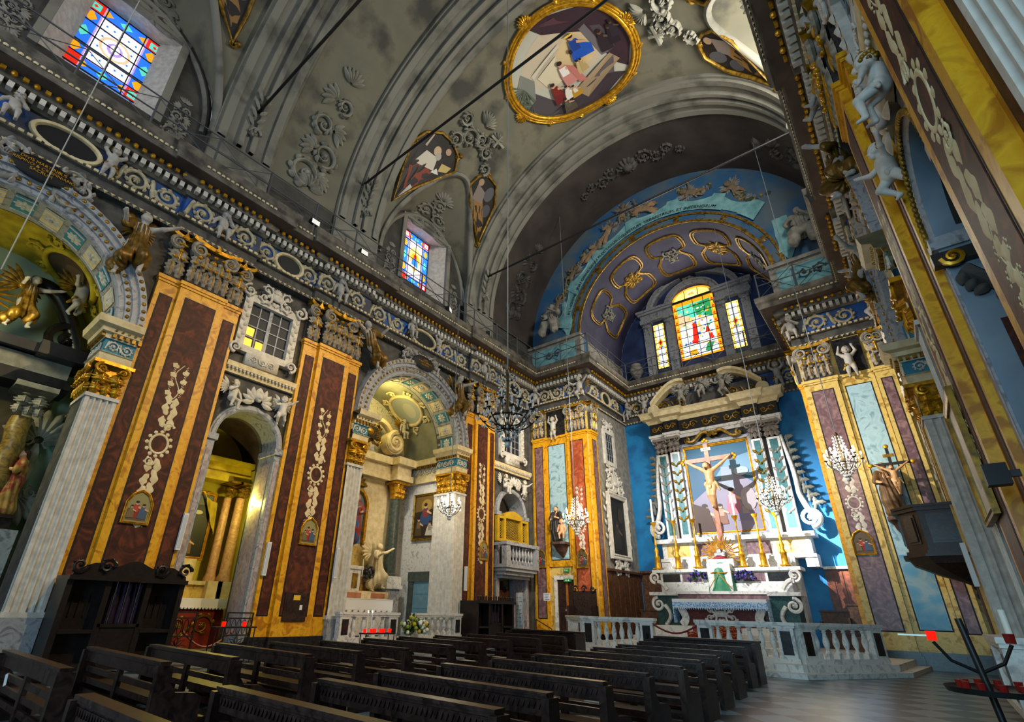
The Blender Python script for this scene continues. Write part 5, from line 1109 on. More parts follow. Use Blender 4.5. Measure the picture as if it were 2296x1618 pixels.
ab_([(-.1, 1.14), (.12, 1.14), (.18, 1.2), (.18, 1.36), (.28, 1.4), (.28, 1.48), (-.1, 1.5)], 4.3, 0, 33, pi, 0, .85); mb.build('arch', greym, t, 30)
for a0, a1 in ((pi*.93, pi*.56), (pi*.44, pi*.07)):
    mb = MB(); mb.maps = [ad, shift(.05, 0, 0)]; ab_([(-.1, 2.2), (.3, 2.2), (.34, 2.34), (.46, 2.38), (.46, 2.5), (-.1, 2.52)], 4.0, 0, 17, a0, a1, .82); mb.build('broken_pediment', greym, t, 30)
mb = MB(); mb.maps = [uvh(lambda V: ad(V) + np.array([0, 0, 5.7]))]
for q in range(9): leaf(mb, 0, 0, q*2*pi/9, .35, .15, .1, .1)
mb.build('keystone_flower', stucco, t, 60)
for x, lab in ((-9.35, 'pale stone urn with flames left of the altar windows'),):
    mb = MB(); mb.lathe([(0, 0), (.22, 0), (.22, .12), (.1, .18), (.08, .4), (.2, .5), (.34, .8), (.36, 1.0), (.26, 1.15), (.28, 1.25), (.12, 1.35), (0, 1.4)], (0, 0, 0), 16)
    tag(mb.build('urn', stucco, None, 40), lab, 'urn').location = Vector((x, YA + .1, 12.52))*U
# tie rods, ledge railings, floodlights
for y, x0, z0, lab in ((3.78, -12.6, 15.8, 'iron tie rod across the vault at the near rib'), (7.97, -12.6, 16.0, 'iron tie rod crossing in front of the round fresco'), (15.5, -12.6, 16.05, 'iron tie rod before the chancel arch')):
    tag(MB().tube([(XL + .35, y, z0), (XR - .35, y, z0)], .045, 8).build('tie_rod', iron), lab, 'tie rod')
def railing(p0, p1, lab, n):
    t = thing('ledge_railing', lab, 'railing', (p0[0], p0[1], 12.51)); d = np.array(p1) - np.array(p0); L = np.linalg.norm(d); a = math.atan2(d[1], d[0]); t.rotation_euler = (0, 0, a)
    for i in range(n + 1): MB().tube([(L*i/n, 0, 0), (L*i/n, 0, 1.15)], .03, 6).build('post', steel, t)
    for z in (1.13, .6): MB().tube([(0, 0, z), (L, 0, z)], .022, 6).build('rail', steel, t)
    for i in range(n):
        for z0, z1 in ((.05, 1.1), (1.1, .05)): MB().tube([(L*i/n, .02, z0), (L*(i+1)/n, .02, z1)], .014, 4).build('brace', steel, t)
railing((XL + .62, -2), (XL + .62, YP - .6), 'grey lattice railing along the left nave cornice', 13)
railing((XL + .62, YP - .62), (CL + .6, YP - .62), 'grey lattice railing on the cornice of the left pier', 2)
railing((CL + .62, YP - .6), (CL + .62, YA - .6), 'grey lattice railing on the left chancel cornice', 2)
railing((CL + .62, YA - .62), (CR - .62, YA - .62), 'grey lattice railing in front of the altar windows', 5)
railing((CR - .6, YP - .62), (XR - .6, YP - .62), 'grey lattice railing on the cornice of the right pier', 2)
def flood(x, y, z, rz, lab, tilt=.6):
    t = thing('floodlight', lab, 'floodlight', (x, y, z), rz); MB().box(-.16, .16, -.1, .1, .2, .42).build('housing', black, t)
    MB().box(-.14, .14, .1, .106, .22, .40).build('lens', mat('flood_lens', 'd8d8d0', rough=.2, emit=.6), t); MB().box(-.18, .18, -.03, .03, 0, .22).build('bracket', iron, t)
flood(XL + .55, 6.3, 12.52, -pi/2, 'black floodlight on the left cornice between the near ribs'); flood(XL + .5, 12.95, 12.52, -pi/2 + .4, 'black floodlight on the sill of the middle window'); flood(XL + .55, 15.6, 12.52, -.9, 'floodlight on the left cornice before the chancel')
flood(XR - .55, 18.8, 12.52, pi/2, 'black floodlight under the right side of the arch'); flood(CR - .5, 21.5, 12.52, pi/2, 'small floodlight at the corner of the right chancel cornice'); flood(XL + .6, 8.3, 12.52, -pi/2, 'small floodlight beside the second rib on the left cornice')
# ------------------------------------------------------------------ chancel platform, balustrades
def outline(o): return [(-10.3 - o*.2, YP), (-10.04 - o*.7, 17.0), (-8.2 - o*.35, 14.75 - o), (-2.65 + o*.35, 14.75 - o), (-1.16 + o*.7, 17.0), (-.95 + o*.9, YP)]
CHZ = .25
mb = MB()
for o_, z in ((.62, .1), (.3, .25)): mb.prism(outline(o_), 0 if o_ > .5 else .1, z)
S('floor_chancel_steps', mb, white, 'two pale marble steps in front of the chancel rail')
mb = MB(); mb.box(CL, CR, YP - .2, YA, 0, CHZ); mb.box(-12.9, -11.1, 18.6, YP, 0, .42); S('floor_chancel', mb, white, 'chancel floor')
def baluster_mb(H):
    p = [(.05, 0), (.05, .04), (.032, .1), (.03, .16), (.052, .3), (.06, .42), (.055, .52), (.034, .74), (.028, .82), (.045, .86), (.028, .9), (.05, .96), (.05, 1)]
    m = MB(); m.lathe([(r*1.25, z*H*.82 + H*.18) for r, z in p], n=10); m.box(-.062, .062, -.062, .062, 0, H*.18); m.box(-.062, .062, -.062, .062, H*.97, H); return m
BALS = {}
def balustrade(p0, p1, n, z0, H, label, group=None, m=None, gap=.36):
    p0, p1 = np.array(p0), np.array(p1); L = np.linalg.norm(p1 - p0); a = math.atan2(*(p1 - p0)[::-1]); m = m or white
    t = thing('balustrade', label, 'balustrade', (p0[0], p0[1], z0), a, group)
    MB().box(-.03, L + .03, -.11, .11, 0, .1).build('plinth', m, t)
    r = MB(); r.box(-.06, L + .06, -.13, .13, H - .07, H); r.box(-.04, L + .04, -.11, .11, H - .12, H - .07); r.build('rail', m, t)
    for x in (0, L - gap): 
        q = MB(); q.box(x, x + gap, -.1, .1, .1, H - .12, 0); q.box(x + .07, x + gap - .07, -.108, .108, .17, H - .19, 1); q.build('pier', [m, blackm], t)
    k = (round(H, 2), m.name)
    for i in range(n):
        x = gap + (L - 2*gap)*(i + .5)/n
        if k not in BALS: b = baluster_mb(H - .22).build('baluster', m, t, 50); BALS[k] = b.data
        else: b = bpy.data.objects.new('baluster', BALS[k]); COL.objects.link(b); b.parent = t
        b.location = (x*U, 0, .1*U)
    return t
balustrade((-8.2, 14.9), (-6.05, 14.9), 6, CHZ, .86, 'pale marble balustrade left of the red carpeted chancel opening')
balustrade((-4.85, 14.9), (-2.65, 14.9), 6, CHZ, .86, 'pale marble balustrade right of the red carpeted chancel opening')
balustrade((-2.6, 14.95), (-1.2, 17.1), 6, CHZ, .86, 'angled right wing of the chancel balustrade near the blue panel')
balustrade((-10.0, 17.1), (-8.25, 14.95), 7, CHZ, .86, 'angled left wing of the chancel balustrade near the side door')
balustrade((-12.9, 11.55), (-12.9, 9.4), 4, .3, .76, 'marble balustrade of the second chapel, left of the flowers')
balustrade((-12.9, 14.5), (-12.9, 12.35), 5, .3, .76, 'marble balustrade of the second chapel, right of the flowers')
mb = MB(); mb.box(-14.6, -12.75, 9.4, 14.72, 0, .3); S('floor_chapel_step', mb, white, 'marble step of the second chapel')
mb = MB()
for i, (x, y, z) in enumerate(((2.4, 17.6, .40), (2.2, 18.2, .55), (2.0, 18.8, .70), (1.9, 19.4, .86))): mb.box(CX - x, CX + x, y, 23.6, CHZ if i == 0 else z - .16, z)
S('floor_altar_steps', mb, white, 'white marble steps up to the high altar')
mb = MB(); pts = [(15.0, CHZ), (17.59, CHZ), (17.59, .40), (18.19, .40), (18.19, .55), (18.79, .55), (18.79, .70), (19.39, .70), (19.39, .86), (20.7, .86)]
mb.grid([[(-6.5, y - .01*(i % 2), z + .012) for i, (y, z) in enumerate(pts)], [(-4.95, y - .01*(i % 2), z + .012) for i, (y, z) in enumerate(pts)]])
carpet = mat('red_patterned_carpet', '7a1414', 'a8843c', 14, .85, lo=.52, hi=.62)
tag(mb.build('carpet', carpet), 'red and gold patterned carpet up the middle of the altar steps', 'carpet')
o = MB(); o.tube([(-6.1 + 1.25*t_, 14.9, .98 - .22*math.sin(pi*t_)) for t_ in np.linspace(0, 1, 15)], .025, 6); tag(o.build('barrier_rope', mat('red_rope', '6a1824', rough=.8), None, 60), 'dark red rope hung across the chancel opening', 'rope')
# ------------------------------------------------------------------ high altar
def loc3(x, y, z): return lambda V: V + np.array([x, y, z])
AX = -5.95
t = thing('high_altar', 'white, mauve and black marble high altar with scrolled ends', 'altar', (AX, 21.6, .86))
A = [lambda V: V - np.array([AX, 21.6, .86])]
def am(*boxes, m=0): 
    mb = MB(); mb.maps = A
    for b in boxes: mb.box(*b)
    return mb
am((AX - 1.55, AX + 1.55, 20.75, 21.7, 1.62, 1.75)).build('table_top', white, t)
mb = am((AX - 1.3, AX + 1.3, 20.98, 21.7, .87, 1.62)); mb.build('frontal', mat('dark_red_marble', '3c1416', '6a2c2c', 5, .35, vein=3), t)
mb = MB(); q = MB(); cartouche(q, 1.1, .6); merge(mb, q, [uvh(lambda V: ff(V) + np.array([0, -.64, .42]))]); mb.build('carved_cartouche', white, t, 60)
for e in (-1, 1):
    mb = MB(); s_ = np.linspace(0, 1, 22); P = np.stack([e*(1.42 - .28*np.sin(s_*pi)*(1 - s_)), np.full(22, -.68), .02 + .72*s_], 1); mb.tube(P, .07, 6, flat=2.2); mb.build('scroll_leg', white, t, 60)
    mb = am((AX + min(e*1.62, e*2.45), AX + max(e*1.62, e*2.45), 21.25, 22.2, .87, 1.9)); mb.build('end_block', mat('green_marble', '16302e', '2c5450', 4, .35, vein=3), t)
    am((AX + min(e*1.6, e*2.65), AX + max(e*1.6, e*2.65), 21.1, 22.2, 1.9, 2.02)).build('end_slab', white, t)
    eb = [c for c in kids(t) if c.name.startswith('end_block')][-1]
    mb = MB(); mb.maps = [uvh(lambda V: ff(V) + np.array([e*2.35, -.42, .72]))]; spiral(mb, 0, 0, .24, 1.6, pi/2 if e > 0 else pi/2, -e, .07, None, .0, 26, 0); t_ = np.linspace(0, 1, 14); mb.tube(np.stack([-e*.24 - e*.0 + e*.25*np.sin(t_*pi*.9)*-1 + e*.1*t_, -.02 - .7*t_, t_*0], 1), .075, 6, nrm=(0, 0, 1)); mb.build('volute', white, eb, 60)
    mb = MB(); mb.maps = [uvh(lambda V: ff(V) + np.array([e*2.5, -.1, 1.72]))]; spiral(mb, 0, 0, .2, 1.5, -pi/2, e, .06, None, .0, 24, 0); t_ = np.linspace(0, 1, 12); mb.tube(np.stack([-e*.1 - e*.35*t_, -.16 - .3*t_**2, t_*0], 1), .08, 6, nrm=(0, 0, 1)); mb.build('upper_volute', white, eb, 60)
am((AX - 1.75, AX + 1.75, 21.35, 22.3, 1.62, 2.0)).build('lower_gradine', mauve, t); am((AX - 1.85, AX + 1.85, 21.3, 22.3, 1.96, 2.06)).build('lower_shelf', white, t)
am((AX - 2.35, AX + 2.35, 21.7, 22.6, 2.0, 2.35)).build('middle_gradine', white, t)
mb = am((AX - 2.4, AX + 2.4, 21.85, 22.6, 2.35, 2.78)); ug = mb.build('upper_gradine', white, t)
for x0, x1, m_ in ((-2.3, -1.6, blackm), (-1.5, -.75, mauve), (.75, 1.5, mauve), (1.6, 2.3, blackm)): am((AX + x0, AX + x1, 21.84, 21.9, 2.42, 2.72)).build('inlaid_panel', m_, ug)
am((AX - 2.7, AX + 2.7, 21.75, 22.7, 2.78, 2.9)).build('upper_shelf', white, t)
am((AX - 2.2, AX + 2.2, 22.6, 23.2, 2.9, 3.35)).build('back_step', white, t)
mb = am((AX - .42, AX + .42, 21.55, 22.3, 2.05, 3.05)); mb.build('tabernacle', white, t)
am((AX - .5, AX + .5, 21.9, 22.5, 2.95, 3.25)).build('throne', white, t)
# things on the altar
mb = MB(); W_ = 1.62
mb.box(AX - W_, AX + W_, 20.7, 21.5, 1.755, 1.77, 0); mb.box(AX - W_, AX + W_, 20.685, 20.7, 1.48, 1.77, 0)
for e in (-1, 1): mb.box(AX + e*W_ - .008, AX + e*W_ + .008, 20.69, 21.3, .95, 1.77, 1)
for i in range(40): mb.add([(AX - W_ + 2*W_*i/40, 20.68, 1.48), (AX - W_ + 2*W_*(i+1)/40, 20.68, 1.48), (AX - W_ + 2*W_*(i+.5)/40, 20.68, 1.40)], [(0, 1, 2)], 1)
mb.box(AX - W_, AX + W_, 20.678, 20.686, 1.5, 1.66, 1)
tag(mb.build('altar_cloth', [mat('white_linen', 'e4e4e6', rough=.8), mat('blue_lace', '5c9cd8', 'cfe2f4', 16, .8, lo=.45, hi=.55)]), 'white altar cloth with blue lace border over the altar table', 'altar cloth')
green = mat('green_silk', '3c8460', '2c6a4c', 5, .5)
mb = MB(); n = 28; G = []
for z, r, k in ((3.12, .06, 0), (3.0, .32, .01), (2.86, .44, .02), (2.75, .47, .03), (2.4, .5, .04), (2.05, .53, .05), (1.92, .55, .06)): G.append([(AX + (r + k*math.sin(i*2*pi/n*7))*math.cos(i*2*pi/n)*1.05, 21.9 + (r + k*math.sin(i*2*pi/n*7))*math.sin(i*2*pi/n)*.85, z) for i in range(n)])
mb.grid(G, closev=True); t = thing('tabernacle_veil', 'green silk veil with gold braid over the tabernacle', 'veil', (0, 0, 0)); mb.build('veil', green, t, 60)
mb = MB(); mb.tube([(AX + .52*math.cos(a), 21.9 + .42*math.sin(a), 2.72 + .02*math.sin(6*a)) for a in np.linspace(0, 2*pi, 33)[:-1]], .02, 5, closed=True); mb.tube([(AX + x, 21.42, 2.7 - 1.4*abs(x)) for x in np.linspace(-.4, .4, 9)], .014, 5); mb.build('gold_braid', gold, t, 60)
t = thing('paschal_lamb', 'silver lamb on a red cushion before a sunburst of gilded rays', 'sculpture', (AX, 22.15, 3.25))
mb = MB()
for k in range(34):
    a = -pi*.18 + k*(pi*1.36)/33; L = .72 if k % 2 else .52; mb.tube([(.2*math.cos(a), .02, .2 + .2*math.sin(a)), (L*math.cos(a), .03, .2 + L*math.sin(a))], [.012, .03], 4)
mb.build('rays', gold, t, 40); MB().ball((0, -.08, .04), (.27, .2, .06), 14, 6).build('cushion', mat('crimson_cloth', 'a01c24', rough=.7), t, 180)
V, F = cones([((-.14, -.1, .17), (.14, -.1, .17), .085, .09), ((.14, -.1, .2), (.2, -.12, .3), .06, .05), ((.2, -.13, .31), (.26, -.16, .27), .055, .03), ((.1, -.16, .12), (.2, -.2, .11), .03, .025), ((-.12, -.16, .12), (-.2, -.2, .1), .04, .025)], .014, .03); mb = MB(); mb.add(V, F); mb.build('lamb', silver, t, 180)
def candlestick(label, x, y, z, H, cand, group=None, k=1.):
    t = thing('candlestick', label, 'candlestick', (x, y, z), group=group)
    p = [(0, .0), (.15, .0), (.15, .05), (.12, .07), (.11, .24), (.13, .26), (.06, .32), (.09, .40), (.05, .46), (.04, .50), (.06, .54), (.033, .60), (.028, .86), (.04, .89), (.05, .92), (.11, .965), (.13, 1.0), (.0, 1.0)]
    mb = MB(); mb.lathe([(r*k, h*H) for r, h in p], n=12); mb.build('stem', gold, t, 40)
    if H > 1:
        mb = MB()
        for q in range(3): mb.ball((.15*math.cos(q*2.094 + .5), .15*math.sin(q*2.094 + .5), .03), .04, 6, 4)
        mb.box(-.17, .17, -.17, .17, .06, .1); mb.build('foot', gold, t, 60)
    if cand: mb = MB(); mb.lathe([(.045*k, H), (.04*k, H + cand), (0, H + cand + .01)], n=10); mb.build('candle', candle, t, 40)
    return t
for x, c, lab in ((-8.55, 1.0, 'tall gilded candlestick with candle, farthest left on the high altar'), (-7.68, .98, 'tall gilded candlestick with candle, second from the left on the high altar'), (-6.88, .95, 'tall gilded candlestick with candle just left of the sunburst'), (-5.2, .95, 'tall gilded candlestick with candle just right of the sunburst'), (-4.47, 0, 'tall gilded candlestick without a candle beside the candle right of the sunburst'), (-3.76, 0, 'tall gilded candlestick without a candle at the right end below the chandelier')): candlestick(lab, x, 22.25, 2.9, 2.0, c)
candlestick('short brass candlestick with candle left of the purple flowers', -7.95, 21.95, 2.06, .55, .38, k=.6); candlestick('short brass candlestick with candle right of the purple flowers', -4.25, 21.95, 2.06, .55, .38, k=.6)
def bouquet(label, x, y, z, s, cols, pot, n=60):
    t = thing('flower_vase', label, 'flowers', (x, y, z)); mb = MB(); mb.lathe([(0, 0), (.1*s, 0), (.15*s, .3*s), (.13*s, .32*s), (0, .3*s)], n=12); mb.build('vase', pot, t, 40)
    lf = MB(); fl = MB(); R = np.random.default_rng(int(abs(x)*100))
    for i in range(n):
        v = R.normal(size=3); v /= np.linalg.norm(v); v[2] = abs(v[2]); p = v*R.uniform(.25, .42)*s + [0, 0, .45*s]
        lf.maps = [lambda V, p=p, a=R.uniform(0, 6.28): np.stack([p[0]*.7 + V[:, 0]*math.cos(a) - V[:, 2]*math.sin(a), p[1]*.7 + V[:, 0]*math.sin(a) + V[:, 2]*math.cos(a), p[2]*.9 + V[:, 1]], 1)]; leaf(lf, 0, 0, R.uniform(.2, 2.9), .2*s, .08*s, 0, .02*s)
        fl.ball(p, .055*s, 5, 4, i % len(cols))
    lf.build('foliage', mat('leaf_green', '2c4a24', rough=.7), t, 60); fl.build('blossoms', [flat(c) for c in cols], t, 60); return t
bouquet('vase of purple flowers left of the green veil on the altar', -6.83, 21.85, 2.06, .95, ['3c2c78', '5a4aa0', '281c50'], silver); bouquet('vase of purple flowers right of the green veil on the altar', -5.12, 21.85, 2.06, .95, ['3c2c78', '6454a8', '281c50'], silver)
# ------------------------------------------------------------------ retable behind the altar
RX = -5.87; RY = 23.95
t = thing('retable', 'towering marble retable with paired pilasters, black frieze and curved broken pediment', 'retable', (RX, RY, .25))
R0 = lambda V: ff(V) + np.array([0, 0, -.25])
def rb(name, m, *bs, par=None):
    mb = MB(); mb.maps = [R0]
    for h0, h1, u0, u1, z0, z1 in bs: mb.box(h0, h1, u0, u1, z0, z1)
    return mb.build(name, m, par or t)
rb('base', white, (-.44, .5, -2.25, 2.25, .25, 3.4)); rb('pedestal', white, (-.44, .35, -2.9, 2.9, 3.4, 4.2)); rb('pedestal_cornice', white, (-.44, .55, -3.1, 3.1, 4.12, 4.3), (-.44, .45, -3.0, 3.0, 3.35, 3.48))
for u0, u1 in ((-2.7, -1.7), (1.7, 2.7)): rb('pedestal_panel', ochre2, (.3, .36, u0, u1, 3.55, 4.05))
for u0, u1 in ((-1.5, -.6), (.6, 1.5)): rb('pedestal_panel', mauve, (.3, .36, u0, u1, 3.55, 4.05))
rb('backing', blackm, (-.44, .05, -2.6, 2.6, 4.3, 9.0))
tealm = mat('teal_marble', '1c4c50', '2c6a6c', 3, .35, vein=3)
for e in (-1, 1):
    for c, w_, h in ((1.78, .42, .3), (2.4, .5, .2)):
        pl = rb('pilaster', white, (0, h, min(e*(c - w_/2), e*(c + w_/2)), max(e*(c - w_/2), e*(c + w_/2)), 4.3, 8.4))
        rb('pilaster_panel', tealm, (h - .05, h + .012, min(e*(c - w_*.3), e*(c + w_*.3)), max(e*(c - w_*.3), e*(c + w_*.3)), 4.5, 8.2), par=pl)
        mb = MB(); q = MB()
        for k in range(7): z = 5.1 + k*.42; leaf(q, -.02, z, pi/2 + .8, .3, .14, 0, .07); leaf(q, .02, z, pi/2 - .8, .3, .14, 0, .07); q.ball((0, z, .02), (.06, .06, .05), 6, 4)
        merge(mb, q, [shift(e*c, 0, h + .01), uvh(R0)]); mb.build('foliage_relief', oldgold if c < 2 else stucco, pl, 60)
        mb = MB(); q = MB(); cap_leaves(q, w_ + .1, 0, .75, .02)
        for s_ in (-1, 1): spiral(q, s_*w_*.5, .62, .14, 1.5, pi/2, -s_, .05, None, .1, 18, 0)
        merge(mb, q, [shift(e*c, 8.3, h), uvh(R0)]); mb.maps = [R0]; mb.box(0, h, e*c - w_/2, e*c + w_/2, 8.3, 9.0); mb.box(0, h + .15, e*c - w_*.7, e*c + w_*.7, 8.94, 9.06); mb.build('capital', mat('taupe_stucco', '6e645c', '8a8078', 4, .6), pl, 60)
    # long scroll console at the flank, with a fringe of leaves
    mb = MB(); mb.maps = [uvh(R0)]; s_ = np.linspace(0, 1, 30); mb.tube(np.stack([e*(2.75 + .12*np.sin(s_*pi*1.2) + .5*np.clip(1 - s_*3, 0, 1)**1.5), 4.75 + 3.6*s_, np.full(30, .1)], 1), .11*(1.1 - .5*s_), 6, nrm=(0, 0, 1)); spiral(mb, e*3.05, 4.85, .36, 1.8, -pi/2, e, .1, None, .12, 32, 0); mb.build('side_scroll', white, t, 60)
    mb = MB(); mb.maps = [uvh(R0)]
    for k in range(20): z = 5.15 + k*.16; leaf(mb, e*(2.84 + .42*max(0, 1 - k/9)**1.4), z, pi/2 - e*(.35 + .5*(k % 2)), .55 - .012*k, .17, .03, .05, e*(.5 - 1.6*(k % 2)), None, 3)
    mb.build('leaf_fringe', mat('grey_green_leaf', '5a5a50', '74746a', 4, .6), t, 60)
    rb('side_bracket', white, (-.4, .4, min(e*2.6, e*3.0), max(e*2.6, e*3.0), 3.0, 3.4))
mb = MB(); mb.maps = [lambda V: R0(np.stack([-V[:, 1], V[:, 0], V[:, 2]], 1))]
pth = [(-2.85, .0), (-2.85, -.25), (-2.1, -.25), (-2.1, -.42), (-1.45, -.42), (-1.45, -.15), (1.45, -.15), (1.45, -.42), (2.1, -.42), (2.1, -.25), (2.85, -.25), (2.85, 0)]
def esw(name, m, pr): q = MB(); q.maps = mb.maps; q.sweep(pr, pth); q.box(0, 0, 0, 0, 0, 0) if 0 else None; return q.build(name, m, t)
esw('architrave', white, [(-.3, 9.0), (.0, 9.0), (.02, 9.14), (.06, 9.16), (.08, 9.28), (-.3, 9.28)]); esw('frieze', black, [(-.3, 9.28), (.0, 9.28), (.0, 9.86), (-.3, 9.86)]); esw('cornice', cream, [(-.4, 9.86), (.04, 9.86), (.1, 9.98), (.12, 10.04), (.3, 10.1), (.34, 10.3), (.42, 10.4), (-.4, 10.42)])
q = MB()
for c, w_, h in ((-2.45, .6, .25), (-1.78, .55, .42), (-.95, .75, .15), (0, .8, .15), (.95, .75, .15), (1.78, .55, .42), (2.45, .6, .25)):
    for e in (-1, 1): x = MB(); spiral(x, e*w_*.24, 0, w_*.22, 1.4, 0, e, .035, None, .02, 18, 5); merge(q, x, [shift(c, 9.57, h + .01), uvh(R0)])
q.build('frieze_scrolls', oldgold, t, 60)
for e in (-1, 1):
    mb = MB(); mb.maps = [R0]; n = 26; a = np.linspace(0, 1, n); P = np.stack([e*(2.55 - 1.75*a), 10.65 + .95*np.sin(a*pi*.62)], 1)
    pr = [(.0, 0), (.42, .0), (.5, .1), (.62, .14), (.66, .26), (.0, .3)]
    mb.grid([np.stack([np.full(n, h), P[:, 0], P[:, 1] + dz], 1) for h, dz in pr]); mb.build('pediment_segment', cream, t, 40)
    mb = MB(); mb.maps = [uvh(R0)]; spiral(mb, e*2.5, 10.55, .24, 1.5, pi/2, e, .09, None, .4, 24, 0); mb.lathe([(.26, .0), (.26, .5), (0, .5)], (e*2.5, 10.55, .0), 16); mb.build('pediment_volute', cream, t, 60)
    mb = MB(); mb.maps = [uvh(R0)]; rinceau(q := MB(), 1.5, .5); merge(mb, q, [shift(-.75 + e*1.6, 10.75, .1), uvh(R0)]) ; mb.build('pediment_scrollwork', oldgold, t, 60)
rb('pediment_backing', darkst, (-.3, .05, -2.6, 2.6, 10.4, 11.2))
rb('inner_frame', greym, (.0, .16, -1.56, -1.42, 4.35, 8.62), (.0, .16, 1.42, 1.56, 4.35, 8.62), (.0, .16, -1.56, 1.56, 8.5, 8.64), (.0, .16, -1.56, 1.56, 4.3, 4.46))
mb = MB(); mb.maps = [uvh(R0)]
for e in (-1, 1): s_ = np.linspace(0, 1, 16); mb.tube(np.stack([e*(.15 + 1.0*s_), 8.95 - .25*s_ + .12*np.sin(s_*2*pi), np.full(16, .28)], 1), .1*(1 - .3*s_), 6, nrm=(0, 0, 1)); spiral(mb, e*1.15, 8.75, .14, 1.3, pi/2, e, .06, None, .28, 18, 0)
shell(mb, 0, 8.8, .3, pi/2, .25); mb.build('gilded_crest', oldgold, t, 60)
for x, z, r_, lab, ty in ((RX - 1.0, 10.42, .3, 'stucco putto with shell wings left of centre on the altar pediment', 'putto_fly'), (RX, 10.5, 0, 'stucco putto in the middle of the altar pediment', 'putto_sit'), (RX + .9, 10.42, -.3, 'stucco putto with spread wings right of centre on the altar pediment', 'putto_fly')):
    fig('putto', lab, 'putto', ty, (x, RY - .62, z), pi + r_, 1.1, dict(body=stucco, hair=stucco, wing=stucco, drapery=oldgold))
PT = lambda x, y, z, dirn=0: (lambda V: np.stack([x + V[:, 0], np.full(len(V), y) - V[:, 2], z + V[:, 1]], 1)) if dirn == 0 else (lambda V: np.stack([np.full(len(V), x) + dirn*V[:, 2], y + dirn*V[:, 0], z + V[:, 1]], 1))
def canvas_thing(label, mp, W, H, items, bg, fw=.1, fm=None, arch=False, cat='painting', name='painting', fd=.06):
    """mp maps (u, v, h) to the world; u right, v up, origin at the picture's middle"""
    t = thing(name, label, cat, (0, 0, 0)); a, b = W/2, H/2
    if arch: P = [(-a, -b), (a, -b), (a, b - a*1.1), (a*.62, b - a*.35), (0, b), (-a*.62, b - a*.35), (-a, b - a*1.1)]
    else: P = [(-a, -b), (a, -b), (a, b), (-a, b)]
    patches(t, mp, [(P, bg)] + items, 'canvas', 1 if arch else 3, .0015, .02)
    mb = MB(); mb.maps = [mp]; Q = np.array(P); n = len(Q); c = Q.mean(0); O = []
    for i in range(n):
        d0 = Q[i] - Q[i-1]; d1 = Q[(i+1) % n] - Q[i]; d0 /= np.linalg.norm(d0); d1 /= np.linalg.norm(d1); n0 = np.array([d0[1], -d0[0]]); n1 = np.array([d1[1], -d1[0]]); m = (n0 + n1)/(1 + n0 @ n1); O.append(m)
    O = np.array(O); rows = [np.concatenate([Q + O*fw*k, np.full((n, 1), h)], 1) for k, h in ((0, .01), (0, fd*.8), (.25, fd), (.4, fd*.7), (.75, fd*1.1), (1, fd), (1, 0))]
    mb.grid(rows, closev=True); mb.build('frame', fm or gold, t); return t
I = [([(-1.4, -1.95), (1.4, -1.95), (1.4, 0), (.6, .6), (-.3, .2), (-1.4, -.6)], '7c7486'), ([(-.4, .2), (.5, .6), (1.38, .3), (1.38, 1.4), (.4, 1.2)], '5c8098'), ([(-1.4, 1.95), (1.4, 1.95), (1.4, 1.5), (.2, 1.3), (-1.4, .9)], '14506c'), ([(.0, .0), (.5, -.2), (.6, .8), (.1, .9)], '7c8490')]
I += person(.35, -1.2, .9, 'a06070', 'c88c90') + person(.8, -1.5, .75, '706888', '8c7c7c', sit=True) + person(-.85, -1.75, .95, '6a3c20', '884c28', sit=True) + person(-.2, -1.6, .7, '78503c', 'a08070') + [([(-1.38, -1.9), (-.5, -1.9), (-.7, -.9), (-1.38, -.6)], '3c2418'), (ell(1.0, -.6, .3, .5), '988c90'), (ell(.9, .6, .3, .2), '8c98a0')]
canvas_thing('large altarpiece in blue and mauve tones framed in gold behind the crucifix', PT(-5.88, RY - .06, 6.45), 2.66, 3.8, I, '1c4a66', .13, gold)
# crucifix standing before the altarpiece
t = thing('crucifix', 'large crucifix with pale figure standing in front of the altarpiece', 'crucifix', (-5.93, 22.55, 2.9)); cw = mat('cross_wood', 'a86c50', '8a523c', 4, .5)
mb = MB(); mb.box(-.09, .09, -.05, .05, 0, 5.2, 0); mb.box(-.95, .95, -.046, .046, 4.42, 4.6, 0); mb.build('cross', cw, t)
mb = MB()
for x, z in ((-1.02, 4.51), (1.02, 4.51), (0, 5.3)):
    for q in range(3): a = math.atan2(z - 4.51, x) + (q - 1)*1.3; mb.ball((x + .09*math.cos(a), 0, z + .09*math.sin(a)), (.075, .05, .075), 8, 5)
mb.build('gilded_finials', gold, t, 60)
MB().box(-.2, .2, -.075, -.05, 4.88, 5.02).build('titulus', cream, t); text('INRI', t, (0, -.08, 4.95), .1, ink, (pi/2, 0, 0))
q = fig('corpus', '', '', 'corpus', (0, 0, 0), pi, 2.0, dict(body=mat('ivory_skin', 'c09468', 'a87c50', 5, .5), hair=mat('dark_hair', '2a1810', rough=.6), drapery=mat('loincloth', 'b09a70', '94804c', 5, .6)))
for c in kids(q):
    c.parent = t; c.location = Vector((0, -.13, 2.38))*U; c.rotation_euler = (0, 0, pi); c.scale = (2.0, 2.0, 2.0)
bpy.data.objects.remove(q)
mb = MB(); mb.box(AX - .3, AX + .3, 22.35, 22.75, 2.9, 2.91)
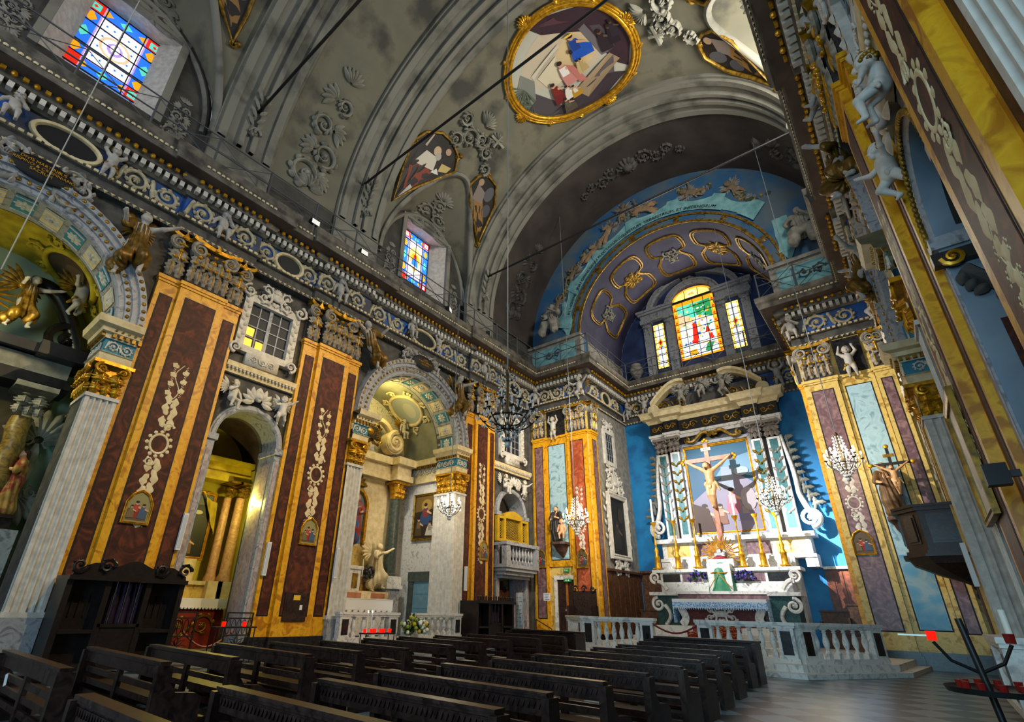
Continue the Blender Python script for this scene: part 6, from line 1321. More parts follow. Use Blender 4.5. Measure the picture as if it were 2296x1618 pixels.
# ------------------------------------------------------------------ chancel furniture
def panelling(label, x0, x1, y, z0, z1, n, m=woodp, dirn=0):
    t = thing('wood_panelling', label, 'panelling', (0, 0, 0)); f = PT(0, y, 0) if dirn == 0 else PT(y, 0, 0, 1)
    g = lambda V: f(np.stack([V[:, 1], V[:, 2], V[:, 0]], 1))
    mb = MB(); mb.maps = [g]; mb.box(0, .08, x0, x1, z0, z1); mb.build('backing', m, t)
    mb = MB(); mb.maps = [g]; mb.box(0, .2, x0, x1, z1, z1 + .1); mb.box(0, .14, x0, x1, z0, z0 + .15); mb.build('cornice', m if x0 < -4 or dirn else white, t)
    for i in range(n):
        w_ = (x1 - x0)/n; mb = MB(); mb.maps = [g]; mb.box(.08, .11, x0 + w_*i + .05, x0 + w_*(i+1) - .05, z0 + .2, z1 - .08); mb.build('plank_panel', m, t)
    return t
panelling('oak panelling on the altar wall left of the altar', -10.2, -8.85, YA - .01, CHZ, 2.95, 4); panelling('reddish oak panelling with pale shelf right of the altar', -2.85, -1.65, YA - .01, CHZ, 2.95, 4, mat('red_oak', '7a3c1c', '4a2414', 2.5, .4, vein=2))
panelling('dark oak panelling along the left chancel wall', 20.8, 24.2, CL + .01, CHZ, 2.85, 7, woodp, 1)
def stall(label, x, y, z, rz, W, H):
    t = thing('choir_stall', label, 'stall', (x, y, z), rz); MB().box(-W/2, W/2, .3, .36, 0, H).build('backrest', woodp, t); MB().box(-W/2, W/2, -.1, .3, .38, .44).build('seat', woodp, t); MB().box(-W/2, W/2, -.08, -.04, 0, .38).build('front_panel', woodp, t)
    for e in (-1, 1): MB().box(e*W/2 - .03, e*W/2 + .03, -.12, .36, 0, H*.72).build('end_panel', woodp, t)
    MB().box(-W/2 - .04, W/2 + .04, .26, .4, H, H + .05).build('top_rail', woodp, t)
stall('low wooden choir bench at the right of the altar', -2.6, 23.6, CHZ, 0, 1.3, 1.2); stall('taller wooden stall end beside the right chancel pilaster', -1.95, 22.4, CHZ, 0, .6, 1.4); stall('wooden choir bench left of the altar', -9.4, 23.3, CHZ, 0, 1.4, 1.1)
t = canvas_thing('dark tall painting in a white carved frame on the left chancel wall', PT(CL + .05, 22.3, 4.85, 1), 1.55, 2.5, person(-.1, -1.0, 1.0, '28241e', '302a22', '5c4a38') + [(ell(.3, .5, .25, .35), '332c24')], '16140f', .22, whitest, fd=.14)
mb = MB(); q = MB(); cartouche(q, 1.7, .8); merge(mb, q, [shift(0, 1.95, .04), PT(CL + .05, 22.3, 4.85, 1)]); q = MB(); cartouche(q, 1.5, .5); merge(mb, q, [shift(0, -1.75, .04), PT(CL + .05, 22.3, 4.85, 1)])
q = MB(); spiral(q, -.6, 1.75, .3, 1.5, 0, 1, .06); spiral(q, .6, 1.75, .3, 1.5, pi, -1, .06); q.ball((0, 2.0, .03), (.4, .5, .06), 14, 5)
for e in (-1, 1):
    for k in range(8): leaf(q, e*1.1, -1.0 + k*.3, pi/2 + .6*(1 if k % 2 else -1), .35, .16, .02, .06)
merge(mb, q, [PT(CL + .05, 22.3, 4.85, 1)]); mb.build('stucco_crest', whitest, t, 60)
t = thing('window_12', 'small barred window with stucco surround high on the left chancel wall', None, (CL, 22.1, 8.55), kind='structure')
mb = MB(); mb.box(0, .02, -.42, .42, -.7, .7); mb.build('pane', MATS['night_glass'], t); mb = MB()
for k in range(5): mb.box(.02, .04, -.43 + .21*k, -.41 + .21*k, -.7, .7); mb.box(.02, .04, -.42, .42, -.7 + .34*k, -.68 + .34*k)
mb.build('bars', greym, t); mb = MB()
for a, b, c, d in ((-.6, -.42, -.85, .85), (.42, .6, -.85, .85), (-.6, .6, .7, .88), (-.6, .6, -.88, -.7)): mb.box(0, .1, a, b, c, d)
q = MB(); cartouche(q, 1.2, .6); merge(mb, q, [shift(0, -1.05, .04), lambda V: np.stack([V[:, 2], V[:, 0], V[:, 1]], 1)]); q = MB(); cartouche(q, 1.2, .6); merge(mb, q, [shift(0, 1.1, .04), lambda V: np.stack([V[:, 2], V[:, 0], V[:, 1]], 1)]); mb.build('surround', whitest, t, 60)
# ------------------------------------------------------------------ pews
def pew(W, kind):
    """local: x along the bench, +y towards the altar; seen from behind"""
    t = bpy.data.objects.new('pew', None); COL.objects.link(t); H = .68; h2 = W/2; b = lambda *bs: [MB()] and None
    def P(name, *bs, m=wood):
        mb = MB()
        for q in bs: mb.box(*q)
        return mb.build(name, m, t)
    P('book_rest', (-h2, h2, -.08, .02, H - .022, H), (-h2, h2, -.068, .012, H - .042, H - .022)); 
    if kind == 'r':
        mb = MB()
        for i in range(int(W/.05)): x = -h2 + .04 + i*.05; mb.add([(x, -.062, H - .06), (x + .05, -.062, H - .06), (x + .025, -.062, H - .11), (x, -.05, H - .06), (x + .05, -.05, H - .06), (x + .025, -.05, H - .11)], [(0, 1, 2), (5, 4, 3), (0, 2, 5, 3), (1, 4, 5, 2)])
        mb.build('carved_fringe', wood, t)
    P('top_board', (-h2, h2, -.05, 0, H - .15, H - .05))
    for z in ((.16, .30, .42) if kind == 'r' else (.2, .31, .42)): P('back_slat', (-h2, h2, -.03, 0, z, z + .055))
    for e in (-1, 1):
        mb = MB(); e0, e1 = (h2 - .035, h2 + .035) if e > 0 else (-h2 - .035, -h2 + .035)
        mb.prism([(-.1, 0), (.36, 0), (.36, .36), (.3, .4), (.1, .42), (.04, .5), (.03, H - .03), (-.1, H - .03)], e0, e1, 'yz'); mb.build('end_panel', wood, t)
    for x in ((0,) if W < 3 else (-W/6, W/6)): P('mullion', (x - .04, x + .04, -.045, 0, .05, H - .1))
    P('seat', (-h2, h2, .0, .33, .30, .335)); P('kneeler', (-h2, h2, -.34, -.2, .13, .17)); 
    for x in (-h2 + .1, h2 - .1): P('kneeler_foot', (x - .03, x + .03, -.34, -.1, 0, .13))
    return t
LP = [(-7.99, -5.67, 1.52), (-8.09, -5.78, 2.33), (-8.17, -5.88, 3.06), (-8.09, -5.78, 3.9), (-8.0, -5.85, 4.7), (-8.0, -5.92, 5.6), (-8.25, -6.07, 6.7), (-8.45, -6.29, 7.75), (-8.5, -6.5, 8.85), (-8.65, -6.65, 10.1), (-8.85, -6.85, 11.5)]
RP = [(-4.15, -2.35, 1.25), (-3.97, -2.2, 2.03), (-3.9, -2.11, 2.79), (-4.1, -2.26, 3.58), (-4.18, -2.29, 4.5), (-4.24, -2.31, 5.45), (-4.33, -2.35, 6.5), (-4.45, -2.5, 7.6), (-4.62, -2.62, 8.72), (-4.75, -2.75, 9.95), (-5.05, -2.95, 11.6)]
ORD = ['nearest', 'second', 'third', 'fourth', 'fifth', 'sixth', 'seventh', 'eighth', 'ninth', 'tenth', 'farthest']
for nm, rows, kind, grp in (('left', LP, 'l', 'left block of pews'), ('right', RP, 'r', 'right block of pews')):
    proto = None
    for i, (x0, x1, y) in enumerate(rows):
        lab = '%s dark wooden pew from the front edge in the %s block' % (ORD[i], 'left' if kind == 'l' else 'scallop-edged right'); loc = ((x0 + x1)/2, y, 0)
        if proto is None: proto = o = pew(2.2 if kind == 'l' else 1.95, kind)
        else: o = dup(proto)
        o.location = Vector(loc)*U; o.scale = ((x1 - x0)/(2.2 if kind == 'l' else 1.95), 1, 1); tag(o, lab, 'pew', grp)
t = thing('front_kneeler', 'solid panelled kneeling desk in front of the right block of pews', 'kneeler', (-4.0, 12.6, 0)); 
for nm_, q in (('front_board', (-1.05, 1.05, 0, .05, .05, .72)), ('book_rest', (-1.1, 1.1, -.14, .08, .72, .76)), ('kneeler', (-1.05, 1.05, -.4, -.2, .12, .16))): MB().box(*q).build(nm_, wood, t)
for e in (-1, 1): MB().box(e*1.05 - .03, e*1.05 + .03, -.4, .08, 0, .72).build('end_panel', wood, t)
t = thing('front_kneeler', 'solid panelled kneeling desk in front of the left block of pews', 'kneeler', (-8.0, 12.5, 0))
for nm_, q in (('front_board', (-1.05, 1.05, 0, .05, .05, .72)), ('book_rest', (-1.1, 1.1, -.14, .08, .72, .76))): MB().box(*q).build(nm_, wood, t)
for e in (-1, 1): MB().box(e*1.05 - .03, e*1.05 + .03, -.4, .08, 0, .72).build('end_panel', wood, t)
mb = MB(); mb.add([(-7.5, 1.45, .48), (-7.42, 1.45, .5), (-7.36, 1.45, .4), (-7.44, 1.45, .38), (-7.5, 1.456, .48), (-7.42, 1.456, .5), (-7.36, 1.456, .4), (-7.44, 1.456, .38)], BX); tag(mb.build('paper_sheet', paper), 'white paper stuck on the back of the nearest left pew', 'paper')
for i, (x, y) in enumerate(((-6.5, 5.75), (-6.9, 7.9), (-7.0, 9.0), (-3.2, 3.7), (-3.0, 5.6))): tag(MB().box(x - .14, x + .14, y, y + .2, .336, .345).build('hymn_sheet', paper), ['white sheet on a seat in the sixth left pew', 'white sheet on a seat in the eighth left pew', 'white sheet on a seat in the ninth left pew', 'white sheet on a seat of the fourth right pew', 'white sheet on a seat of the sixth right pew'][i], 'paper')
# ------------------------------------------------------------------ confessionals
def confessional(label, y0, y1, H, crest, x=None):
    t = thing('confessional', label, 'confessional', (x or (XL + .15), (y0 + y1)/2, 0)); w_ = (y1 - y0)/2; D = .8
    f = fs(-1); B_ = lambda nm, m, *bs: [(mb := MB(), setattr(mb, 'maps', [f]), [mb.box(*b) for b in bs], mb.build(nm, m, t))][0][-1]
    B_('back_wall', ebony, (0, .08, -w_, w_, 0, H)); B_('plinth', ebony, (0, D + .06, -w_ - .04, w_ + .04, 0, .12)); B_('roof', ebony, (0, D + .1, -w_ - .06, w_ + .06, H - .08, H))
    for u in (-w_, -w_*.36, w_*.36, w_): B_('post', ebony, (0, D, u - .05, u + .05, .12, H - .08))
    for e in (-1, 1):
        B_('side_panel', ebony, (.4, .46, min(e*w_*.4, e*w_*.95), max(e*w_*.4, e*w_*.95), .12, H - .08)); B_('arm_rest', ebony, (.4, D + .02, min(e*w_*.4, e*w_*.95), max(e*w_*.4, e*w_*.95), .62, .68))
        for k in range(3): B_('grille_bar', ebony, (.46, .49, e*(w_*.55 + .12*k) - .012, e*(w_*.55 + .12*k) + .012, .9, 1.3))
    B_('door', ebony, (D - .08, D - .03, -w_*.34, w_*.34, .12, .72)); B_('door_rail', ebony, (D - .1, D, -w_*.36, w_*.36, .72, .78))
    pur = mat('purple_curtain', '3a2440', '2a1830', 8, .9); mb = MB(); mb.maps = [f]; n = 33
    mb.grid([[(D - .2 + .035*math.sin(i*1.3), -w_*.33 + w_*.66*i/(n-1), z) for i in range(n)] for z in (.75, H - .1)]); mb.build('curtain', pur, t, 60)
    for u in (-w_*.2, 0, w_*.2): mb = MB(); mb.maps = [f]; mb.lathe([(.02, .78), (.03, .85), (.015, .95), (.02, 1.15), (.03, 1.25), (.02, 1.35), (.02, H - .08)], (D - .05, u, 0), 8); mb.build('turned_bar', ebony, t, 60)
    mb = MB(); mb.maps = [uvh(f)]
    if crest == 'scroll':
        a = np.linspace(-1, 1, 41); top = H + .12 + .14*np.cos(a*pi*.5) + .05*np.cos(a*9)
        mb.prism([(-w_*1.02, H)] + [(w_*u_, v_) for u_, v_ in zip(a, top)] + [(w_*1.02, H)], D - .02, D + .06, 'xy')
        for u_, s_ in ((-.5, 1), (.5, -1), (-.95, -1), (.95, 1)): spiral(mb, u_*w_, H + .18, .13, 1.4, 0, s_, .04, None, D + .08, 20, 5)
    else:
        for k in range(15): u_ = -w_ + 2*w_*k/14; mb.bbox((u_, H + .05, D), (.02, .06, .02)); mb.ball((u_, H + .14, D), (.04, .05, .03), 6, 4)
        mb.box(-w_, w_, H, H + .03, D - .05, D + .05)
    mb.build('crest', ebony, t, 60); return t
confessional('dark carved confessional with purple curtain against the near pilaster', 2.85, 4.85, 1.62, 'scroll'); confessional('dark gothic confessional at the foot of the third pilaster', 14.85, 16.95, 1.5, 'gothic')
t = thing('prayer_desk', 'tall dark carved prayer stall in front of the left chancel pier', 'stall', (-10.7, 19.3, CHZ)); MB().box(-.5, .5, .3, .38, 0, 1.75).build('backrest', wood, t); MB().box(-.5, .5, -.2, .3, .4, .46).build('seat', wood, t)
for e in (-1, 1): MB().box(e*.5 - .04, e*.5 + .04, -.2, .38, 0, 1.2).build('arm_panel', wood, t)
mb = MB(); mb.maps = [uvh(lambda V: ff(V) + np.array([0, .3, 1.78]))]; [spiral(mb, u_, .05, .12, 1.3, 0, s_, .04, leaves=4) for u_, s_ in ((-.4, 1), (.4, -1), (0, 1))]; mb.build('crest', wood, t, 60)
# ------------------------------------------------------------------ chandeliers
_s = MB().ball((0, 0, 0), 1, 6, 4); BV6, BF6 = _s.V[0], _s.F
def chandelier(label, x, y, zt, H, R, arms, lit, ztop, group=None, energy=0):
    t = thing('chandelier', label, 'chandelier', (x, y, zt - H), group=group)
    MB().tube([(0, 0, H), (0, 0, ztop - (zt - H))], .014, 5).build('cord', mat('cord_grey', '6c747c', rough=.8), t)
    mb = MB(); mb.lathe([(.02, .0), (.06, .05), (.025, .12), (.03, H*.3), (.07, H*.38), (.03, H*.45), (.03, H*.9), (.06, H*.95), (.01, H)], n=10); mb.build('stem', mat('dark_brass', '4a3c20', rough=.4, metal=.5), t, 60)
    fr = MB(); dr = MB(); cs = MB(); bl = MB(); zr = H*.30
    fr.tube([(R*.62*math.cos(a), R*.62*math.sin(a), zr) for a in np.linspace(0, 2*pi, 25)[:-1]], .02, 5, closed=True); fr.tube([(R*.25*math.cos(a), R*.25*math.sin(a), H*.88) for a in np.linspace(0, 2*pi, 17)[:-1]], .015, 5, closed=True)
    for k in range(arms):
        a = 2*pi*k/arms; c, s_ = math.cos(a), math.sin(a); tier = k % 2; r_ = R*(1 if tier == 0 else .78); z1 = zr + (.06 if tier == 0 else H*.16); q = np.linspace(0, 1, 9)
        fr.tube(np.stack([c*(.04 + (r_ - .04)*q), s_*(.04 + (r_ - .04)*q), zr*.6 + (z1 - zr*.6)*q - .14*np.sin(q*pi)], 1), .012, 5); fr.lathe([(0, 0), (.05, .02), (.055, .035), (0, .035)], (c*r_, s_*r_, z1), 8)
        cs.lathe([(.014, 0), (.014, .14), (0, .145)], (c*r_, s_*r_, z1 + .03), 6); bl.ball((c*r_, s_*r_, z1 + .2), (.03, .03, .05), 6, 4)
        for q in range(3): dr.add(BV6*np.array([.02, .02, .05]) + np.array([c*r_ + .05*math.cos(q*2.1), s_*r_ + .05*math.sin(q*2.1), z1 - .07]), BF6)
    for k in range(10):
        a = 2*pi*k/10
        for j in range(9): q = j/8; r_ = R*(.25 + (.62 - .25)*q**1.6); dr.add(BV6*.026 + np.array([r_*math.cos(a), r_*math.sin(a), H*.88 + (zr - H*.88)*q]), BF6)
        for j in range(5): q = (j + .5)/5; r_ = R*.62*(1 - q)**.6; dr.add(BV6*np.array([.027, .027, .04]) + np.array([r_*math.cos(a + .3), r_*math.sin(a + .3), zr*(1 - q)]), BF6)
        dr.add(BV6*np.array([.018, .018, .045]) + np.array([R*.62*math.cos(a + .15), R*.62*math.sin(a + .15), zr - .08]), BF6)
    dr.ball((0, 0, -.05), .07, 8, 6)
    fo = fr.build('frame', iron, t, 60); dr.build('crystal_drops', glassk, fo, 180); cs.build('candle_sleeves', candle, fo, 60); bl.build('bulbs', bulb if lit else glassk, fo, 180)
    if ztop < 13: MB().box(-.5, .03, -.02, .02, ztop - .02 - (zt - H), ztop + .02 - (zt - H)).build('gantry_arm', steel, t)
    if lit: lamp('chandelier_light', (x, y, zt - H*.55), energy, (1, .84, .6), .3)
    return t
chandelier('large unlit crystal chandelier on a long cord in the middle of the nave', -6.15, 8.27, 6.25, 1.75, .66, 16, False, 21.29)
chandelier('small lit chandelier before the far fluted pier of the second arch', -12.3, 13.1, 5.1, .95, .42, 10, True, 13.0, energy=150)
chandelier('lit chandelier in front of the left chancel pier', -10.0, 18.0, 5.55, 1.5, .5, 14, True, 20.11, energy=170)
chandelier('lit chandelier hanging before the right half of the high altar', -3.4, 20.5, 6.0, 1.4, .52, 14, True, 17.47, energy=120)
chandelier('lit chandelier in front of the right chancel pilaster', -.95, 18.0, 6.4, 1.4, .46, 14, True, 18.98, energy=230)
# ------------------------------------------------------------------ gothic-framed Stations on the pilasters, tablets, signs
STN = [((side(-1, .13), 3.82, 3.12), 1, 'gold framed Station of the Cross low on the near pilaster', .46, .66), ((side(-1, .13), 8.2, 3.12), 1, 'gold framed Station of the Cross low on the second left pilaster', .46, .66), ((side(-1, .13), 16.1, 3.35), 1, 'gold framed Station of the Cross on the third left pilaster', .44, .66),
       ((-12.95, YP - .13, 3.35), 0, 'gold framed Station of the Cross in the far left corner', .42, .68), ((-10.88, YP - .13, 3.3), 0, 'gold framed Station of the Cross on the red marble pilaster', .44, .7), ((-1.15, YP - .13, 3.4), 0, 'gold framed Station of the Cross on the mauve pilaster right of the altar', .46, .66)]
for (x, y, z), d_, lab, W, H in STN: canvas_thing(lab, PT(x, y, z, d_), W, H, [([(-.2, -.3), (.2, -.3), (.2, -.1), (-.2, -.05)], '5c4a30')] + person(-.04, -.25, .3, '8a2018', 'a83c28') + person(.1, -.25, .26, '3c5068') + person(-.13, -.25, .22, '6c5c38'), '8a8050' if d_ else '5a4c34', .05, gold, True, 'painting', 'station_painting', .05)
canvas_thing('dark painting of a blue robed group in a gold frame on the side chapel wall', PT(-15.05, 14.62, 4.62), 1.25, 1.7, [([(-.6, .2), (.6, .3), (.6, .83), (-.6, .83)], '6c5428'), (ell(.05, .45, .3, .25), '9a7c3c')] + person(.0, -.3, .75, '2c4468', '7c3028', sit=True) + person(-.35, -.75, .6, '4c3c24', '6a5a3c') + person(.3, -.75, .5, 'b8b0a0', '8c8474', sit=True), '2c2418', .09, oldgold)
t = thing('door_1', 'panelled brown side door in a white frame below the pale blue panel', None, (-11.75, YP, .42), kind='structure')
MB().box(-.46, .46, -.03, 0, 0, 2.05).build('leaf', wood2, t); mb = MB(); [mb.box(e*.53 - .07, e*.53 + .07, -.1, 0, 0, 2.15) for e in (-1, 1)]; mb.box(-.6, .6, -.1, 0, 2.05, 2.22); mb.build('frame', white, t); MB().box(-.05, .05, -.05, -.03, .1, 2.0).build('middle_strip', wood3, t); MB().box(-.12, .12, -.06, -.03, .82, .9).build('push_bar', silver, t)
for u0, z0, z1 in ((-.4, .1, .75), (.1, .1, .75), (-.4, 1.0, 1.95), (.1, 1.0, 1.95)): MB().box(u0, u0 + .3, -.045, -.03, z0, z1).build('panel', wood, t)
for x, z, W, lab in ((-11.75, 2.78, .26, 'small green exit sign above the side door frame'), (-11.68, 2.38, .34, 'green exit sign on the top of the side door')):
    t = thing('exit_sign', lab, 'sign', (x, YP - .05 if z > 2.7 else YP - .1, z)); MB().box(-W/2, W/2, -.02, .05, 0, .12).build('plate', signgreen, t); mb = MB(); mb.box(-W*.3, -W*.05, -.026, -.02, .03, .09); mb.add([(.02, -.026, .06), (W*.3, -.026, .06), (W*.2, -.026, .1), (W*.2, -.026, .02)], [(0, 1, 2), (0, 3, 1)]); mb.build('pictogram', paper, t)
t = thing('notice', 'white notice with blue lettering on the far left pilaster', 'notice', (-12.72, YP - .13, 1.78)); MB().box(-.17, .17, 0, .008, -.15, .15).build('sheet', paper, t); mb = MB()
for k in range(4): mb.box(-.12 + .02*(k % 2), .12 - .03*(k % 3), -.004, 0, .09 - .065*k, .105 - .065*k)
mb.build('lettering', flat('2c4c8c'), t)
for y, z, lab in ((5.38, 2.72, 'white loudspeaker column on the jamb of the near pilaster'), (7.12, 2.3, 'white loudspeaker column beside the yellow-lit niche'), (9.2, 2.35, 'white loudspeaker column at the near side of the second arch'), (14.98, 2.25, 'white loudspeaker column at the far side of the second arch')):
    t = thing('loudspeaker', lab, 'loudspeaker', (side(-1, .02 if y < 9 else .18), y - (.0 if y > 7 else .5), z)); MB().box(0, .08, -.05, .05, -.42, .42).build('case', paper, t); MB().box(.08, .085, -.035, .035, -.38, .38).build('grille', mat('speaker_cloth', 'b4b8bc', rough=.9), t)
t = thing('loudspeaker', 'white loudspeaker column beside the pulpit on the right fluted pier', 'loudspeaker', (side(1, .14), 14.75, 2.3)); MB().box(-.08, 0, -.05, .05, -.42, .42).build('case', paper, t); MB().box(-.085, -.08, -.035, .035, -.38, .38).build('grille', MATS['speaker_cloth'], t)
t = thing('notice_board', 'free-standing board pinned with parish notices in front of the balcony door', 'notice board', (-12.2, 17.15, 0), -.5); MB().box(-.3, .3, 0, .03, .55, 1.85).build('board', paper, t)
for e in (-1, 1): MB().box(e*.28 - .02, e*.28 + .02, .0, .04, 0, 1.9).build('leg', wood2, t)
for k in range(8): MB().box(-.26 + .28*(k % 2), -.03 + .27*(k % 2), -.008, 0, .62 + .3*(k//2), .88 + .3*(k//2)).build('notice_sheet', flat(['d8d4c0', 'cfd4d8', 'e0dcd0', 'c8ccd0'][k % 4]), t)
mb = MB()
for k in range(16): mb.box(-.22 + .28*(k//8), -.1 + .28*(k//8) + .04*(k % 3), -.012, -.008, .68 + .14*(k % 8), .69 + .14*(k % 8))
mb.build('print_lines', ink, t)
t = thing('meter_plate', 'dark hatch with a small yellow label at the foot of the second left pilaster', 'hatch', (side(-1, .13), 8.15, 1.2)); MB().box(0, .02, -.35, .35, -.4, .3).build('cover', wood, t); MB().box(.02, .026, -.1, .1, .12, .24).build('yellow_label', flat('d8b020'), t); MB().box(.02, .024, .12, .2, -.12, 0).build('white_label', paper, t)
# ------------------------------------------------------------------ second chapel: altar, Madonna, columns, pediment
CXL = -16.55; cb = lambda V: np.stack([CXL + V[:, 0], V[:, 1], V[:, 2]], 1); YM = 12.0
t = thing('side_altar', 'white and gold side altar with dark green columns in the second chapel', 'altar', (CXL, YM, .3)); C0 = lambda V: V + np.array([0, 0, -.3])
def cbx(name, m, *bs, par=None):
    mb = MB(); mb.maps = [C0]
    for b in bs: mb.box(*b)
    return mb.build(name, m, par or t)
cbx('mensa', white, (0, 1.25, -1.35, 1.35, .3, 1.38)); cbx('mensa_slab', white, (0, 1.32, -1.42, 1.42, 1.36, 1.44)); cbx('gradine', cream, (0, .8, -1.6, 1.6, 1.44, 1.72)); 
for u in (-1.1, 0, 1.1): cbx('gradine_panel', mat('salmon_marble', 'b8785c', '986048', 4, .4), (.8, .82, u - .32, u + .32, 1.5, 1.66))
cbx('tabernacle', white, (.3, .75, -.25, .25, 1.72, 2.5), (.25, .8, -.32, .32, 2.44, 2.56)); cbx('tabernacle_door', oldgold, (.75, .77, -.12, .12, 1.8, 2.3)); cbx('reredos', cream, (0, .12, -2.3, 2.3, .3, 6.3)); cbx('lower_panel', ochre2, (.12, .2, -1.0, 1.0, 2.2, 3.3))
for e in (-1, 1):
    cbx('column_pedestal', greym, (0, .75, e*1.85 - .34, e*1.85 + .34, .3, 1.9)); cbx('column_pedestal_slab', white, (0, .85, e*1.85 - .4, e*1.85 + .4, 1.85, 1.98), (0, .8, e*1.85 - .36, e*1.85 + .36, 1.98, 2.3))
    mb = MB(); mb.maps = [C0]; mb.lathe([(.3, 2.3), (.3, 2.38), (.26, 2.42), (.25, 3.4), (.22, 5.3)], (.42, e*1.85, 0), 18); mb.build('column', mat('green_granite', '2c3430', '485048', 8, .3), t, 40)
    mb = MB(); q = MB(); cap_leaves(q, .5, 5.3, .6, .25); merge(mb, q, [shift(e*1.85, 0, .4), uvh(C0)]); mb.maps = [C0]; mb.lathe([(.22, 5.3), (.25, 5.6), (.34, 5.9)], (.42, e*1.85, 0), 14); mb.box(.05, .82, e*1.85 - .38, e*1.85 + .38, 5.88, 5.98); mb.build('capital', gold, t, 60)
    mb = MB(); q = MB(); spiral(q, 0, 0, .42, 1.7, pi/2 if e > 0 else pi/2, e, .12, None, .1, 30, 0); q.lathe([(.5, -.35), (.5, .05), (0, .05)], (0, 0, 0), 20); merge(mb, q, [shift(e*1.35, 7.6, .6), uvh(C0)]); q = MB(); s_ = np.linspace(0, 1, 12); q.tube(np.stack([e*(1.3 - .9*s_), 7.9 + .5*np.sin(s_*pi*.6), np.full(12, .5)], 1), .16, 6, nrm=(0, 0, 1)); merge(mb, q, [uvh(C0)]); mb.build('pediment_scroll', cream, t, 60)
    cbx('entablature_block', cream, (0, .95, e*1.85 - .45, e*1.85 + .45, 6.0, 6.25), (0, .85, e*1.85 - .38, e*1.85 + .38, 6.25, 6.65), (0, 1.05, e*1.85 - .5, e*1.85 + .5, 6.65, 6.95))
cbx('entablature', cream, (0, .5, -2.55, 2.55, 6.0, 6.25), (0, .42, -2.55, 2.55, 6.25, 6.65), (0, .62, -2.55, 2.55, 6.65, 6.95)); 
mb = MB(); mb.maps = [uvh(C0)]; a = np.linspace(0, pi, 25); mb.tube(np.stack([np.concatenate([[.62], .62*np.cos(a), [-.62]]), np.concatenate([[3.4], 4.85 + .62*np.sin(a), [3.4]]), np.full(27, .15)], 1), .1, 6, nrm=(0, 0, 1)); mb.build('niche_frame', gold, t, 60)
mb = MB(); mb.maps = [uvh(C0)]; mb.add([(.55*math.cos(x), 4.85 + .55*math.sin(x), .13) for x in a] + [(-.55, 3.4, .13), (.55, 3.4, .13)], [tuple(range(27))]); mb.build('niche', mat('niche_blue', '6c7c8c', '4c5c70', 2, .7), t)
mb = MB(); q = MB(); shell(q, 0, 5.55, .55, pi/2, .2); cartouche(q, .9, .5); merge(mb, q, [uvh(C0)]); 
mb = MB(); q = MB(); shell(q, 0, 5.6, .5, pi/2, .25, None, 7); q.tube([(.4*math.cos(x), 5.6, .25 + .15*math.sin(x)) for x in np.linspace(0, 2*pi, 17)[:-1]], .06, 5, closed=True); merge(mb, q, [uvh(C0)]); mb.build('crown', oldgold, t, 60)
mb = MB(); q = MB(); cartouche(q, 1.4, 1.0); merge(mb, q, [lambda V: V*np.array([1, 1, 2]), shift(0, 7.75, .5), uvh(C0)]); mb.build('pediment_cartouche', oldgold, t, 60)
cbx('black_tablet', black, (.4, .62, -.35, .35, 7.5, 8.0))
fig('madonna_statue', 'painted Madonna and Child in red and blue in the niche of the side altar', 'statue', 'madonna', (CXL + .3, YM, 3.42), -pi/2, 1.75, dict(body=skin, hair=mat('veil_blue', '2c4c80', rough=.6), robe=mat('painted_robe', '8a2c20', '24508c', 2.2, .5, lo=.48, hi=.54)))
fig('putto', 'gilded putto on the scroll of the side altar pediment', 'putto', 'putto_sit', (CXL + .7, YM + 1.7, 7.75), -pi/2, 1.0, STONE)
fig('kneeling_angel', 'grey stone angel standing right of the side altar tabernacle', 'statue', 'angel', (CXL + .75, YM + 1.0, 1.75), -pi/2 + .4, 1.65, dict(body=cream, hair=cream, robe=cream, wing=cream))
tag(MB().box(CXL + .05, CXL + 1.36, YM - 1.4, YM + 1.4, 1.445, 1.46).build('altar_cloth', MATS['white_linen']), 'plain white cloth with pointed lace border on the side altar', 'altar cloth')
mb = MB(); mb.box(CXL + 1.33, CXL + 1.345, YM - 1.4, YM + 1.4, 1.1, 1.45)
for i in range(11): y = YM - 1.4 + 2.8*i/11; mb.add([(CXL + 1.338, y, 1.1), (CXL + 1.338, y + 2.8/11, 1.1), (CXL + 1.338, y + 1.4/11, .95)], [(0, 1, 2)])
o = mb.build('cloth_border', MATS['white_linen'], None); tag(o, 'pointed lace front hanging from the side altar table', 'altar cloth')
for e in (-1, 1): bouquet('vase of dark flowers %s the tabernacle of the side altar' % ('left of' if e < 0 else 'right of'), CXL + .55, YM + e*.75, 1.72, 1.0, ['3c2a44', '5c4c54', '2c2430'], oldgold); candlestick('slim candle %s the tabernacle of the side altar' % ('left of' if e < 0 else 'right of'), CXL + .6, YM + e*.42, 1.72, .5, .6, k=.5)
